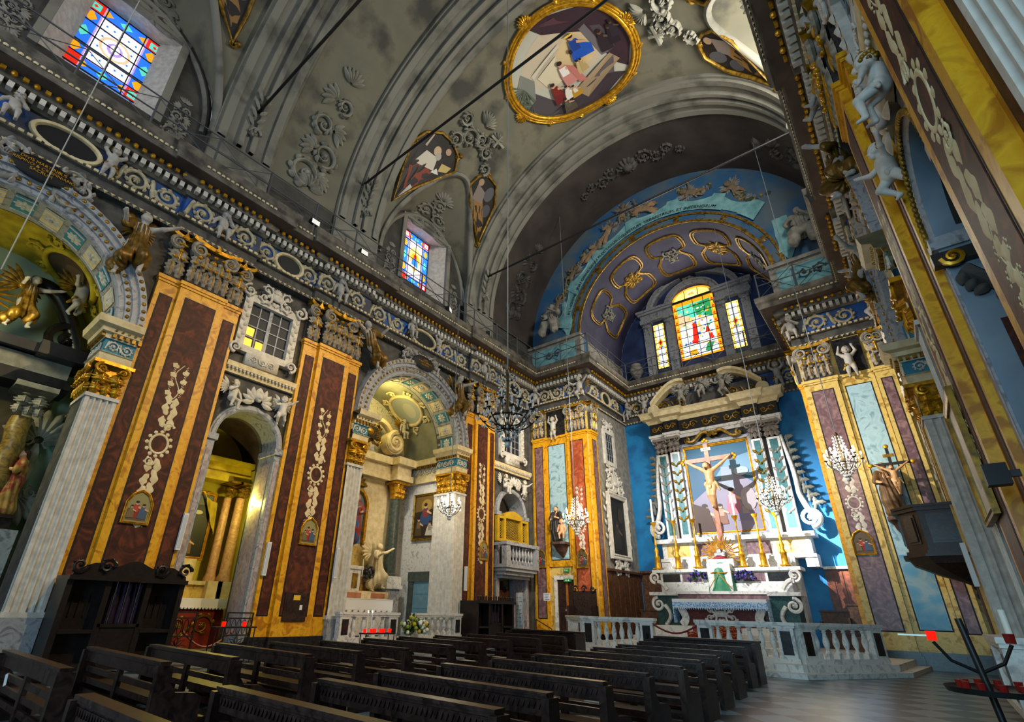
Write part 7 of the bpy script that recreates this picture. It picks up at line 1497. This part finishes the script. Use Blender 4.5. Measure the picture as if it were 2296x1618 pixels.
# far chapel entablature, door
t = thing('trim_20', 'cornice of the second chapel side wall', None, (-15.4, 14.6, 6.0), kind='structure')
mb = MB(); mb.maps = [lambda V: ff(V)]; mb.box(0, .12, -1.15, 1.1, 0, .3); mb.box(0, .08, -1.15, 1.1, .3, .7); mb.box(0, .3, -1.15, 1.1, .7, .95); mb.build('cornice', cream, t); mb = MB(); q = MB(); rinceau(q, 2.0, .34); merge(mb, q, [shift(-1.0, .5, .1), uvh(ff)]); mb.build('scrollwork', whitest, t, 180); mb = MB()
for i in range(17): mb.box(-1.1 + .13*i, -1.03 + .13*i, -.24, -.1, .6, .69)
mb.build('dentils', oldgold, t)
t = thing('door_2', 'pale blue-grey door in a dark stone frame in the second chapel', None, (-14.95, 14.62, .3), kind='structure')
MB().box(-.48, .48, -.05, 0, 0, 1.85).build('leaf', mat('blue_grey_paint', '6c94a4', '5c8494', 3, .6), t); mb = MB(); [mb.box(e*.6 - .13, e*.6 + .13, -.1, 0, 0, 2.0) for e in (-1, 1)]; mb.box(-.75, .75, -.12, 0, 1.85, 2.2); mb.build('frame', mat('slate_stone', '4a5450', '3a423e', 3, .5), t)
for z in (.3, .9, 1.4): MB().box(-.4, .4, -.06, -.05, z, z + .4).build('panel', MATS['blue_grey_paint'], t)
for yy, zz in ((11.6, 8.55), (13.3, 8.9)):   # painted fields of the chapel vault
    pass
for yc, tint, n_, nm_ in ((12.07, '9aa09c', 'second', 0), (-.07, '4a3c30', 'near', 1)):
    for a0, lab in ((.95, 'far'), (2.2, 'near')):
        R_ = 2.56; mp = lambda V, a0=a0, yc=yc: np.stack([-15.6 + V[:, 1], yc + (R_ - V[:, 2])*np.cos(a0 - V[:, 0]/R_), 7.05 + (R_ - V[:, 2])*np.sin(a0 - V[:, 0]/R_)], 1)
        t = thing('chapel_fresco', 'painted field with stucco frame on the %s side of the %s chapel vault' % (lab, n_), 'fresco', (0, 0, 0)); patches(t, mp, [(ell(0, 0, .75, .75, 0, 32), tint), (ell(.1, .1, .4, .3), 'b0b0a4' if not nm_ else '5c4c38')], 'painting', 4)
        mb = MB(); mb.maps = [mp]; x = np.linspace(0, 2*pi, 41)[:-1]; mb.tube(np.stack([.8*np.cos(x), .8*np.sin(x), np.full(40, .03)], 1), .08, 6, closed=True, nrm=(0, 0, 1))
        for q in range(8): spiral(mb, 1.02*math.cos(q*pi/4), 1.02*math.sin(q*pi/4), .18, 1.3, q, 1 if q % 2 else -1, .045, None, .03, 18, 5)
        mb.build('stucco_frame', yellowst if nm_ else cream, t, 60)
# votive stand, flowers, sanctuary candles
def votive(label, x, y, z, rz, W, H, n, tall):
    t = thing('votive_stand', label, 'candle stand', (x, y, z), rz); mb = MB()
    for u in (-W/2, W/2):
        for v in (-.12, .12): MB().tube([(u, v, 0), (u, v, H)], .014, 5).build('leg', iron, t)
    MB().box(-W/2 - .03, W/2 + .03, -.15, .15, H - .03, H).build('tray', iron, t); mb = MB()
    for k in range(n): q = MB(); q.lathe([(0, 0), (.045, 0), (.05, .1), (0, .1)], (-W/2 + W*(k + .5)/n, -.02 if k % 2 else .05, H), 8); q.build('votive_glass', redglass, t, 40)
    for k in range(tall): q = MB(); q.lathe([(.016, 0), (.014, .5), (0, .505)], (-W*.4 + .14*k, .0, H), 6); q.build('taper', candle, t); q = MB(); q.ball((-W*.4 + .14*k, 0, H + .53), (.014, .014, .035), 6, 4); q.build('flame', flame, t, 180)
    return t
votive('black iron votive stand with red lights and two lit tapers before the second chapel', -12.1, 10.2, 0, pi/2, 1.0, .55, 6, 2)
votive('iron stand with two red votive lamps before the yellow-lit niche', -12.4, 6.2, 0, pi/2, .9, .72, 2, 0)
bouquet('wild bouquet of yellow and white flowers in a white vase on the chapel step', -12.45, 11.95, .0, 1.15, ['e8e0c0', 'c8a828', '8a9c3c', 'e0e0e0'], white, 70)
# ------------------------------------------------------------------ grille balcony in the far bay
t = thing('choir_balcony', 'stone balcony with bulging balusters and a yellow lattice screen above', 'balcony', (side(-1, 0), 18.25, 2.55)); f = fs(-1); B0 = lambda V: f(V)
def bb(name, m, *bs, sm=None):
    mb = MB(); mb.maps = [B0]
    for b in bs: mb.box(*b)
    return mb.build(name, m, t, sm)
bb('slab', greym, (-.3, .55, -1.18, 1.18, .25, .38), (-.3, .48, -1.12, 1.12, .12, .25), (-.3, .36, -1.05, 1.05, -.02, .12), (-.3, .2, -.98, .98, -.14, -.02)); bb('rail', greym, (.3, .58, -1.22, 1.22, 1.12, 1.26)); bb('backing', black, (-.28, -.2, -1.15, 1.15, .38, 1.12))
for e in (-1, 1): bb('pier', greym, (.3, .55, min(e*.92, e*1.18), max(e*.92, e*1.18), .38, 1.12)); bb('side_rail', greym, (-.3, .5, e*1.1 - .08, e*1.1 + .08, 1.12, 1.24))
for k in range(8):
    m = baluster_mb(.74); mb = MB(); mb.V = m.V; mb.F = m.F; mb.M = m.M; mb.n = m.n; o = mb.build('baluster', greym, t, 50); o.location = Vector((.42, -.78 + 1.56*k/7, .38))*U
ylw = mat('yellow_painted_wood', 'c09a1c', 'a8841a', 3, .5); bb('screen_frame', ylw, (-.1, .05, -1.15, 1.15, 1.3, 1.42), (-.1, .05, -1.15, -1.02, 1.3, 2.35), (-.1, .05, 1.02, 1.15, 1.3, 2.35), (-.1, .05, -.68, -.55, 1.3, 2.5), (-.1, .05, .55, .68, 1.3, 2.5), (-.1, .05, -1.15, -.6, 2.25, 2.35), (-.1, .05, .6, 1.15, 2.25, 2.35))
mb = MB(); mb.maps = [B0]; mb.prism([(-.62, 2.3), (.62, 2.3), (.62, 2.48), (.35, 2.6), (0, 2.66), (-.35, 2.6), (-.62, 2.48)], -.1, .06, 'yz'); mb.build('screen_crest', ylw, t); bb('screen_dark', black, (-.14, -.1, -1.1, 1.1, 1.35, 2.4))
mb = MB(); mb.maps = [B0]
for u0, u1, z0, z1 in ((-.55, .55, 1.42, 2.3), (-1.02, -.68, 1.5, 2.2), (.68, 1.02, 1.5, 2.2)):
    n = int((u1 - u0 + z1 - z0)/.105)
    for i in range(1, n):
        s_ = i*.105
        for fl in (0, 1):
            a = (u0 + min(s_, u1-u0), z0 + max(0, s_ - (u1-u0))); b = (u0 + max(0, s_ - (z1-z0)), z0 + min(s_, z1-z0))
            if fl: a = (u0 + u1 - a[0], a[1]); b = (u0 + u1 - b[0], b[1])
            mb.tube([(-.06, *a), (-.06, *b)], .008, 4, cap=False)
mb.build('lattice', ylw, t); t2 = thing('doorway_screen', 'dark doorway with an amber wooden inner porch under the balcony', 'doorway', (side(-1, -.5), 18.25, 0))
MB().box(-.9, -.85, -1.1, 1.1, 0, 2.4).build('dark_wall', MATS['slate_stone'], t2); MB().box(-.5, -.42, -.3, .95, 0, 2.0).build('porch_panel', wood3, t2); mb = MB(); mb.maps = [uvh(lambda V: np.stack([V[:, 0] - .42, V[:, 1], V[:, 2]], 1))]; [spiral(mb, u_, 2.05, .12, 1.3, 0, s_, .04) for u_, s_ in ((0, 1), (.6, -1))]; mb.build('crest', wood, t2, 60)
mb = MB(); mb.tube([(-12.6, 18.9, .9), (-12.3, 19.6, .55), (-12.25, 19.65, 0)], .02, 6); mb.tube([(-12.6, 18.9, .9), (-12.6, 18.9, 0)], .02, 6); tag(mb.build('handrail', iron, None, 60), 'dark iron handrail beside the steps to the side door', 'handrail')
# ------------------------------------------------------------------ pulpit
t = thing('pulpit', 'dark panelled wooden pulpit hanging on the right wall', 'pulpit', (.99, 16.25, 2.6)); hx = [(.1, -.78), (-.72, -.78), (-1.08, -.32), (-1.08, .4), (-.72, .8), (.1, .8)]
mb = MB(); mb.prism(hx, 0, 1.02); bd_ = mb.build('body', wood2, t); mb = MB(); o_ = lambda k: [(x*k if x < 0 else x, y*k) for x, y in hx]
mb.prism(o_(1.1), 1.02, 1.08); mb.prism(o_(1.06), .94, 1.02); mb.build('cornice', wood2, t); mb = MB(); mb.prism(o_(1.05), 0, .08); mb.prism(o_(1.12), -.06, .0); mb.build('base_moulding', wood2, t)
for i in range(4):
    a, b = np.array(hx[i] if i else (.0, -.78)), np.array(hx[i+1]); d = (b - a)/np.linalg.norm(b - a); L = np.linalg.norm(b - a); n = np.array([d[1], -d[0]]); n = n if n @ ((a + b)/2 - np.array([-.3, 0])) > 0 else -n
    mb = MB()
    for k, (in_, h) in enumerate(((.12, .02), (.17, .045), (.22, .02))):
        P = [a + d*in_, a + d*(L - in_)]; V = []
        for z in (.1 + in_, .98 - in_):
            for p in P: V += [(*(p - n*.01), z), (*(p + n*h), z)]
        mb.add(V, [(1, 3, 7, 5), (0, 1, 5, 4), (2, 3, 7, 6), (4, 5, 7, 6), (0, 1, 3, 2)])
    mb.build('panel', wood, bd_)
mb = MB(); k = len(hx); G = [[(x*q, y*q, z) for x, y in hx] for q, z in ((1.05, -.06), (.98, -.2), (.6, -.42), (.25, -.58), (.12, -.66))]; mb.grid(G, closev=True); mb.build('tapered_base', wood2, t); MB().lathe([(0, -.95), (.06, -.9), (.08, -.82), (.04, -.74), (.1, -.66), (0, -.62)], (-.1, 0, 0), 12).build('pendant', wood, t, 60)
MB().box(-.95, -.55, -.2, .3, 1.08, 1.12).build('book_rest', wood2, t)
t = thing('pulpit_door', 'dark wooden stair door below the pulpit', 'door', (.95, 16.2, 0)); MB().box(-.02, .06, -.6, .6, 0, 2.0).build('leaf', wood2, t); MB().box(-.06, -.02, -.06, .02, 0, 1.95).build('strip', mat('pale_wood', '6c5444', rough=.6), t)
# ------------------------------------------------------------------ statues on brackets
def bracket(lab, x, y, z, m, s=1.):
    t = thing('bracket', lab, 'bracket', (x, y, z)); mb = MB(); mb.prism([(u*s, v*s) for u, v in ((-.36, .28), (-.36, -.18), (-.2, -.32), (.2, -.32), (.36, -.18), (.36, .28))], -.1, 0); mb.build('shelf', m, t)
    mb = MB(); n = 9; mb.grid([[(u*k*s, v*k*s + .28*s*(1 - k), zz) for u, v in ((-.3, .28), (-.3, -.12), (-.15, -.26), (.15, -.26), (.3, -.12), (.3, .28))] for k, zz in ((1, -.1), (.8, -.2), (.7, -.32), (.45, -.45), (.2, -.58), (.1, -.62))]); mb.build('corbel', m, t, 60)
rw = mat('carved_brown_wood', '5c4034', '3c2820', 5, .5)
bracket('brown wooden bracket under the black robed statue on the left pier', -11.85, YP - .32, 3.98, rw); bracket('brown bracket under the friar statue on the right pier', -.05, YP - .32, 4.05, rw, .9)
ROB = mat('black_habit', '1c1a1c', '2a282a', 4, .5)
fig('saint_statue', 'statue of a black robed saint with a child on the left pier bracket', 'statue', 'saint', (-11.92, YP - .4, 3.98), pi, 1.5, dict(body=skin, hair=mat('dark_hair', '2a1810', rough=.6), robe=ROB))
fig('child_statue', 'small tan child statue beside the black robed saint', 'statue', 'child', (-11.62, YP - .48, 3.98), pi + .3, .95, dict(body=skin, hair=mat('tan_cloth', '9c7048', rough=.6)))
fig('friar_statue', 'statue of a brown robed friar holding a crucifix on the right pier bracket', 'statue', 'saint', (-.12, YP - .42, 4.06), pi, 1.6, dict(body=skin, hair=mat('grey_hair', '6c6660', rough=.7), robe=mat('brown_habit', '6a4c28', '4c341c', 4, .6)))
t = thing('held_crucifix', 'black crucifix with a pale figure held by the friar statue', 'crucifix', (.12, YP - .72, 4.1)); mb = MB(); mb.box(-.04, .04, -.02, .02, 0, 1.95); mb.box(-.5, .5, -.02, .02, 1.42, 1.5); mb.build('cross', black, t); mb = MB(); [mb.ball((x, 0, z), (.07, .04, .07), 8, 5) for x, z in ((-.52, 1.46), (.52, 1.46), (0, 2.0))]; mb.build('gilded_finials', gold, t, 60); MB().box(-.14, .14, -.03, -.02, 1.66, 1.76).build('titulus', oldgold, t)
for i, (pn, V, F) in enumerate(TPL['corpus']): p = bpy.data.objects.new(pn, bpy.data.meshes.get(MESH[[k for k in MESH if k[0] == 'corpus' and k[1] == i][0]].name)); COL.objects.link(p); p.parent = t; p.location = Vector((0, -.05, .5))*U; p.rotation_euler = (0, 0, pi); p.scale = (.92,)*3
# ------------------------------------------------------------------ near chapel: black altar with angels, statue on the side wall
X1 = -16.5; t = thing('black_altarpiece', 'black marble altarpiece with twisted yellow columns in the near left chapel', 'altarpiece', (X1, -.07, 0)); bm2 = mat('polished_black', '0c0c0e', '1c1c1e', 3, .3)
def nb(name, m, *bs):
    mb = MB()
    for b in bs: mb.box(*b)
    return mb.build(name, m, t)
nb('entablature', bm2, (0, .9, -2.3, 2.3, 5.95, 6.2), (0, .8, -2.25, 2.25, 6.2, 6.3), (0, 1.2, 1.4, 2.4, 6.7, 7.05), (0, 1.2, -2.4, -1.4, 6.7, 7.05), (0, 1.0, -2.4, 2.4, 6.75, 7.0), (0, 1.0, 1.45, 2.3, 6.0, 6.2)); nb('frieze', stucco, (0, .75, -2.2, 2.2, 6.3, 6.72)); nb('base', greym, (0, .8, -2.4, 2.4, 0, 2.6)); nb('back_panel', mat('brown_niche', '3c3024', '54442c', 2, .6), (0, .1, -2.2, 2.2, 2.6, 6))
for e in (-1, 1):
    mb = MB(); z = np.linspace(2.7, 5.2, 40); a = np.linspace(0, 2*pi, 15)[:-1]; mb.grid(np.stack([(.55 + .025*np.sin(z*7))[:, None] + .22*np.cos(a)[None], (e*1.7 + .025*np.cos(z*7))[:, None] + .22*np.sin(a)[None], np.repeat(z[:, None], 14, 1)], -1), closev=True); mb.build('twisted_column', mat('yellow_breccia', '9c7c34', '5c4a2c', 3, .4, vein=3), t, 60)
    mb = MB(); q = MB(); cap_leaves(q, .6, 5.2, .7, .3); merge(mb, q, [shift(e*1.7, 0, .5), lambda V: V[:, [2, 0, 1]]]); mb.box(.1, 1.0, e*1.7 - .42, e*1.7 + .42, 5.85, 5.98); mb.build('capital', stucco, t, 60)
    mb = MB(); q = MB(); s_ = np.linspace(0, 1, 18); q.tube(np.stack([e*(2.2 - 1.3*s_), 7.2 + 1.5*np.sin(s_*pi*.55), np.full(18, .6)], 1), .2, 7, nrm=(0, 0, 1)); spiral(q, e*1.9, 7.35, .42, 1.6, pi/2, e, .12, None, .7, 28, 0); merge(mb, q, [lambda V: V[:, [2, 0, 1]]]); mb.build('pediment_scroll', bm2, t, 60)
    mb = MB(); q = MB(); cartouche(q, .7, 3.0); merge(mb, q, [shift(e*2.2, 4.2, .15), lambda V: V[:, [2, 0, 1]]]); mb.build('carved_wing', stucco, t, 60)
for y, z, lab, ty in ((.75, 7.15, 'winged angel on the black altarpiece of the near chapel', 'angel'), (1.7, 7.9, 'putto climbing on the scroll of the black altarpiece', 'putto_fly')): fig('putto' if ty != 'angel' else 'angel', lab, 'angel' if ty == 'angel' else 'putto', ty, (X1 + 1.0, y, z), -pi/2 + .5, 1.5 if ty == 'angel' else 1.3, STONE)
mb = MB(); mb.maps = [lambda V: V[:, [2, 0, 1]] + np.array([X1 + .5, -.05, 8.0])]; [mb.tube([(.25*math.cos(a), .25*math.sin(a), 0), (.75*math.cos(a), .75*math.sin(a), 0)], [.05, .01], 4) for a in np.linspace(0, 2*pi, 21)[:-1]]; tag(mb.build('gilt_sunburst', gold, None, 60), 'gilded sunburst at the left edge over the black altarpiece', 'sunburst')
t = thing('wall_bracket', 'dark bracket shelf with a gilt band under the painted statue in the near chapel', 'bracket', (-15.95, 2.1, 2.92)); MB().box(-.3, .3, -.45, .05, -.08, 0).build('shelf', wood, t); MB().box(-.22, .22, -.35, .05, -.4, -.08).build('corbel', wood, t); MB().box(-.31, .31, -.46, -.44, -.06, -.03).build('gilt_band', gold, t)
fig('saint_statue', 'painted statue in red and gold on a bracket in the near left chapel', 'statue', 'saint', (-15.95, 1.95, 2.93), pi, 1.5, dict(body=skin, hair=MATS['dark_hair'], robe=mat('red_gold_robe', '8a3420', 'a8803c', 3, .5, lo=.45, hi=.55)))
t = thing('fluted_pilaster', 'slim white fluted pilaster on the side wall of the near chapel', 'pilaster', (-14.75, 2.55, 0)); mb = MB(); mb.box(-.2, .2, -.14, .02, .4, 4.9)
for k in range(5): mb.lathe([(.025, .5), (.025, 4.8)], (-.16 + .08*k, -.14, 0), 6)
mb.build('shaft', whitest, t); mb = MB(); q = MB(); cap_leaves(q, .4, 4.9, .7, .14); merge(mb, q, [uvh(ff)]); mb.build('capital', oldgold, t, 60); MB().box(-.26, .26, -.2, .02, 5.6, 6.6).build('entablature_block', cream, t)
# ------------------------------------------------------------------ yellow-lit niche
X2 = -15.95; t = thing('niche_altar', 'small altar with red painted front in the yellow-lit niche', 'altar', (X2, 6.0, 0))
def na(name, m, *bs):
    mb = MB()
    for b in bs: mb.box(*b)
    return mb.build(name, m, t)
na('frontal', mat('red_painted_front', '8a2c14', '6a1c10', 3, .5), (.1, .95, -1.1, 1.1, .1, 1.2)); na('table_top', cream, (.05, 1.0, -1.15, 1.15, 1.2, 1.28)); na('step', stucco, (0, 1.3, -1.25, 1.25, 0, .1)); na('gradine', ochre2, (0, .5, -1.1, 1.1, 1.28, 1.7)); na('gradine_shelf', cream, (0, .58, -1.15, 1.15, 1.64, 1.74)); na('tabernacle', cream, (.1, .45, -.3, .3, 1.74, 2.3))
mb = MB(); mb.maps = [lambda V: V[:, [2, 0, 1]]]; [spiral(mb, u_, .65, .25, 1.4, 0, s_, .03, None, .97, 24, 6) for u_, s_ in ((-.6, 1), (0, -1), (.6, 1))]; mb.build('gilt_scrolls', oldgold, t, 60)
na('entablature', yellowst, (-.1, .5, -1.3, 1.3, 4.55, 4.8), (-.1, .42, -1.3, 1.3, 4.8, 5.05), (-.1, .62, -1.3, 1.3, 5.05, 5.2))
for e in (-1, 1):
    for u, r_, m_ in ((.82, .13, 'pink'), (1.1, .15, 'pink')): 
        mb = MB(); mb.lathe([(r_*1.3, 1.75), (r_*1.3, 1.85), (r_, 1.95), (r_*.85, 4.1)], (.3 if u < 1 else .55, e*u, 0), 12); mb.build('column', mat('pink_marble', 'c8a07c', 'a87c5c', 3, .4, vein=3), t, 40)
        mb = MB(); q = MB(); cap_leaves(q, r_*2, 4.1, .45, r_); merge(mb, q, [shift(e*u, 0, .3 if u < 1 else .55), lambda V: V[:, [2, 0, 1]]]); mb.box(0, .75, e*u - .18, e*u + .18, 4.5, 4.56); mb.build('capital', oldgold, t, 60)
        na('pedestal', cream, (0, .75, e*u - .2, e*u + .2, .1, 1.75))
tag(MB().box(X2 + .03, X2 + 1.03, 4.84, 7.16, 1.285, 1.3).build('altar_cloth', MATS['white_linen']), 'white cloth with lace edge on the niche altar', 'altar cloth')
mb = MB(); mb.box(X2 + 1.02, X2 + 1.035, 4.84, 7.16, 1.08, 1.3); [mb.ball((X2 + 1.03, 4.9 + .09*k, 1.07), (.012, .045, .04), 6, 4) for k in range(26)]; tag(mb.build('cloth_border', MATS['white_linen']), 'lace front of the niche altar cloth', 'altar cloth')
canvas_thing('dark stormy painting in a gold frame above the niche altar', PT(X2 + .12, 6.0, 3.25, 1), .95, 1.75, [([(-.47, .5), (.47, .6), (.47, .87), (-.47, .87)], '4c5258'), (ell(.15, .35, .12, .06), 'b0a890')] + person(.05, -.8, .4, '6a5030', None) + person(-.2, -.85, .35, '5c4434', '8c7c50'), '16181a', .08, gold)
t = thing('picture_curtain', 'swagged gold drapery over the niche painting', 'drapery', (X2 + .25, 6.0, 4.3)); 
for e in (-1, 1): mb = MB(); mb.grid([[(.03*math.sin(i*2), e*(.08 + .5*i/8 + .08*v), -.1 - .28*(1 - (i/8 - 1)**2)*1 - v*.9*(i/8)) for i in range(9)] for v in (0, .3, .6, 1)]); mb.build('swag', yellowst, t, 60)
for e, w_ in ((-1, 'left'), (1, 'right')):
    t = thing('iron_gate', 'black wrought iron gate leaf %s the votive stand before the yellow-lit niche' % ('left of' if e < 0 else 'right of'), 'gate', (side(-1, .15), 6.0 + e*.68, .05), 0 if e < 0 else 0); fr = MB(); fr.maps = [lambda V: V[:, [2, 0, 1]]]
    for u in (-.32, .32): fr.box(u - .015, u + .015, 0, .95, -.015, .015)
    for v in (.02, .45, .82, .94): fr.box(-.32, .32, v - .012, v + .012, -.012, .012)
    fr.build('frame', iron, t); fr = MB(); fr.maps = [lambda V: V[:, [2, 0, 1]]]
    for k in range(8): a = k*pi/4; fr.tube([(.0, .24, 0), (.13*math.cos(a - .25), .24 + .13*math.sin(a - .25), 0), (.25*math.cos(a), .24 + .19*math.sin(a), 0), (.13*math.cos(a + .25), .24 + .13*math.sin(a + .25), 0), (0, .24, 0)], .01, 4)
    for k in range(5): x = -.26 + .13*k; fr.tube([(x + .05*math.cos(a), .635 + .16*math.sin(a), 0) for a in np.linspace(0, 2*pi, 13)[:-1]], .01, 4, closed=True)
    fr.build('scrollwork', iron, t)
tag(MB().tube([(side(-1, .12), 5.4 + 1.2*q, .62 - .35*math.sin(pi*q)) for q in np.linspace(0, 1, 15)], .022, 6).build('barrier_rope', mat('faded_rope', '9c5c4c', rough=.9), None, 60), 'faded red rope looped between the iron gates', 'rope')
t = thing('wall_lamp', 'small lamp on the jamb of the yellow-lit niche', 'lamp', (side(-1, -.75), 6.93, 3.75)); MB().box(-.05, .05, -.1, -.02, -.08, .05).build('bracket', iron, t); MB().ball((0, -.12, .08), .05, 10, 8).build('bulb', bulb, t, 180)
# ------------------------------------------------------------------ right wall: chapel rail, stand, small arch reveal, hanging picture
balustrade((.62, 9.3), (.62, 11.4), 4, .2, .86, 'marble chapel balustrade at the right edge of the picture'); tag(MB().lathe([(.0, 0), (.035, 0), (.035, .3), (0, .31)], (.66, 9.55, 1.07), 10).build('altar_candle', candle, None, 40), 'white candle stub standing on the right chapel balustrade', 'candle')
t = thing('votive_tree', 'black iron candle tree with red lamps and spiked tray at the lower right', 'candle stand', (.28, 7.7, 0)); mb = MB(); mb.tube([(0, 0, 0), (-.04, 0, .6), (-.1, 0, 1.25)], .03, 8)
for e in (-1, 1): mb.tube([(0, 0, 0), (e*.25, .1, .0)], .025, 6); mb.tube([(-.06, 0, .75), (e*.2 - .06, 0, .85), (e*.3 - .06, 0, 1.02)], .018, 6)
mb.build('stem', iron, t, 60); mb = MB(); mb.lathe([(0, .55), (.42, .58), (.44, .63), (.4, .6), (0, .58)], (.05, 0, 0), 24); mb.build('tray', iron, t, 40)
for k in range(12): a = k*pi/6; mb = MB(); mb.lathe([(0, 0), (.03, 0), (.035, .08), (0, .08)], (.05 + .3*math.cos(a), .3*math.sin(a), .6), 8); mb.build('votive_glass', mat('dim_red_glass', '6a1410', rough=.3, emit=.08), t, 40)
for e in (-1, 1): mb = MB(); mb.lathe([(0, 0), (.04, 0), (.045, .09), (0, .09)], (e*.3 - .06, 0, 1.03), 8); mb.build('red_lamp', redglass if e < 0 else MATS['dim_red_glass'], t, 40)
tag(MB().box(-.36, -.12, 7.62, 7.66, 1.07, 1.085).build('taper', candle), 'white taper lying beside the red lamp of the candle tree', 'candle')
f = fs(1); t = thing('arch_reveal', 'pale blue reveal of the small right arch with black panel and gilt impost', 'arch reveal', (side(1, 0), 6.0, 0)); g_ = mat('grey_blue_stucco', '7c8c98', '6a7a88', 1.5, .6)
def rv(name, m, z0, z1, h0, h1, p0=.0, p1=.03): mb = MB(); mb.maps = [f]; mb.box(h0, h1, .852 - p1, .852 - p0, z0, z1); return mb.build(name, m, t)
rv('jamb_face', g_, .3, 5.1, -1.05, -.1, 0, .015); rv('brown_cartouche', brown, 2.6, 4.1, -.9, -.3, .0, .02); rv('impost', mat('dark_bronze', '2c2824', rough=.4), 4.85, 5.0, -1.05, .02, 0, .12); mb = MB(); q = MB()
for k in range(3): spiral(q, -.15 - .35*k, 4.9, .1, 1.5, 0, 1 if k % 2 else -1, .03, None, .14, 18, 0)
merge(mb, q, [lambda V: f(np.stack([V[:, 0], .852 - V[:, 2], V[:, 1]], 1))]); mb.build('gilt_volutes', gold, t, 60)
mb = MB(); q = MB(); s_ = np.linspace(0, 1, 13); q.tube(np.stack([-.2 - .7*s_, 4.75 - .35*np.sin(s_*pi), np.full(13, .06)], 1), .08, 6, nrm=(0, 0, 1)); [leaf(q, -.2 - .7*k/9, 4.75 - .35*math.sin(k/9*pi), -1.2 + .3*(k % 3), .2, .12, .06, .06) for k in range(10)]; merge(mb, q, [lambda V: f(np.stack([V[:, 0], .852 - V[:, 2], V[:, 1]], 1))]); mb.build('swag', darkst, t, 60)
AR = lambda r_: (lambda V: f(np.stack([V[:, 1], (r_ - V[:, 2])*np.cos(V[:, 0]), 5.25 + (r_ - V[:, 2])*np.sin(V[:, 0])], 1)))
for nm_, m_, a0, a1, h0, h1, k in (('soffit', g_, 0, pi, -1.05, -.1, .01), ('soffit_panel', black, .12, 1.3, -.85, -.3, .02), ('soffit_panel', black, 1.6, 2.9, -.85, -.3, .02)): mb = MB(); mb.maps = [AR(.855)]; mb.grid([[(a, h, k) for h in (h0, h1)] for a in np.linspace(a0, a1, 25)]); mb.build(nm_, m_, t, 60)
mb = MB(); mb.maps = [AR(.83)]; [leaf(mb, .7, -.58, q*.7, .2, .12, .0, .05) for q in range(9)]; mb.build('dark_foliage', mat('bronze_leaf', '2c2a20', rough=.4, metal=.4), t, 60); mb = MB(); mb.maps = [f]; [mb.ball((-.03, .93*math.cos(a), 5.25 + .93*math.sin(a)), (.03, .03, .05), 6, 4) for a in np.linspace(0, pi, 44)]; mb.build('beading', oldgold, t, 180)
canvas_thing('gilt framed picture hanging on the edge-on right pilaster', PT(XR - .14, 8.6, 3.1, -1), 1.0, 1.35, [(ell(0, 0, .3, .4), '8a8274')], 'b0a898', .1, oldgold)
t = thing('loudspeaker', 'black loudspeaker on the right pilaster below the gilt picture', 'loudspeaker', (XR - .22, 6.75, 2.5)); MB().box(-.07, .1, -.07, .07, -.1, .1).build('case', black, t); MB().box(.1, .18, -.03, .03, -.03, .03).build('bracket', iron, t)
tag(MB().tube([(-11.3 + .05*math.sin(z*1.3), .06, z) for z in np.linspace(6.5, 14.6, 20)], .012, 5).build('hanging_cable', mat('cable_white', 'a8a8a0', rough=.7), None, 60), 'pale cable hanging down from the first stained glass window', 'cable')
# lamps that belong to the chapels
lamp('niche_lamp', (side(-1, -.85), 6.72, 3.8), 120, (1, .84, .14), .08)
lamp('chapel_lamp', (-14.9, 12.0, 8.9), 190, (1, .8, .26), .3)
spot('chapel_spot', (-14.0, 9.9, 6.9), (-16.2, 12.9, 4.2), 80, 1100, (1, .8, .3), .8)
spot('chapel_spot', (-14.2, 11.2, 7.2), (-14.5, 14.6, 3.6), 75, 800, (1, .95, .82), .8)
spot('chapel_spot', (-14.0, -1.8, 6.6), (-15.6, 2.6, 4.0), 60, 600, (1, .93, .4), .7)
lamp('chapel_lamp', (-14.6, .2, 7.2), 90, (1, .9, .45), .3)
finish_texts()
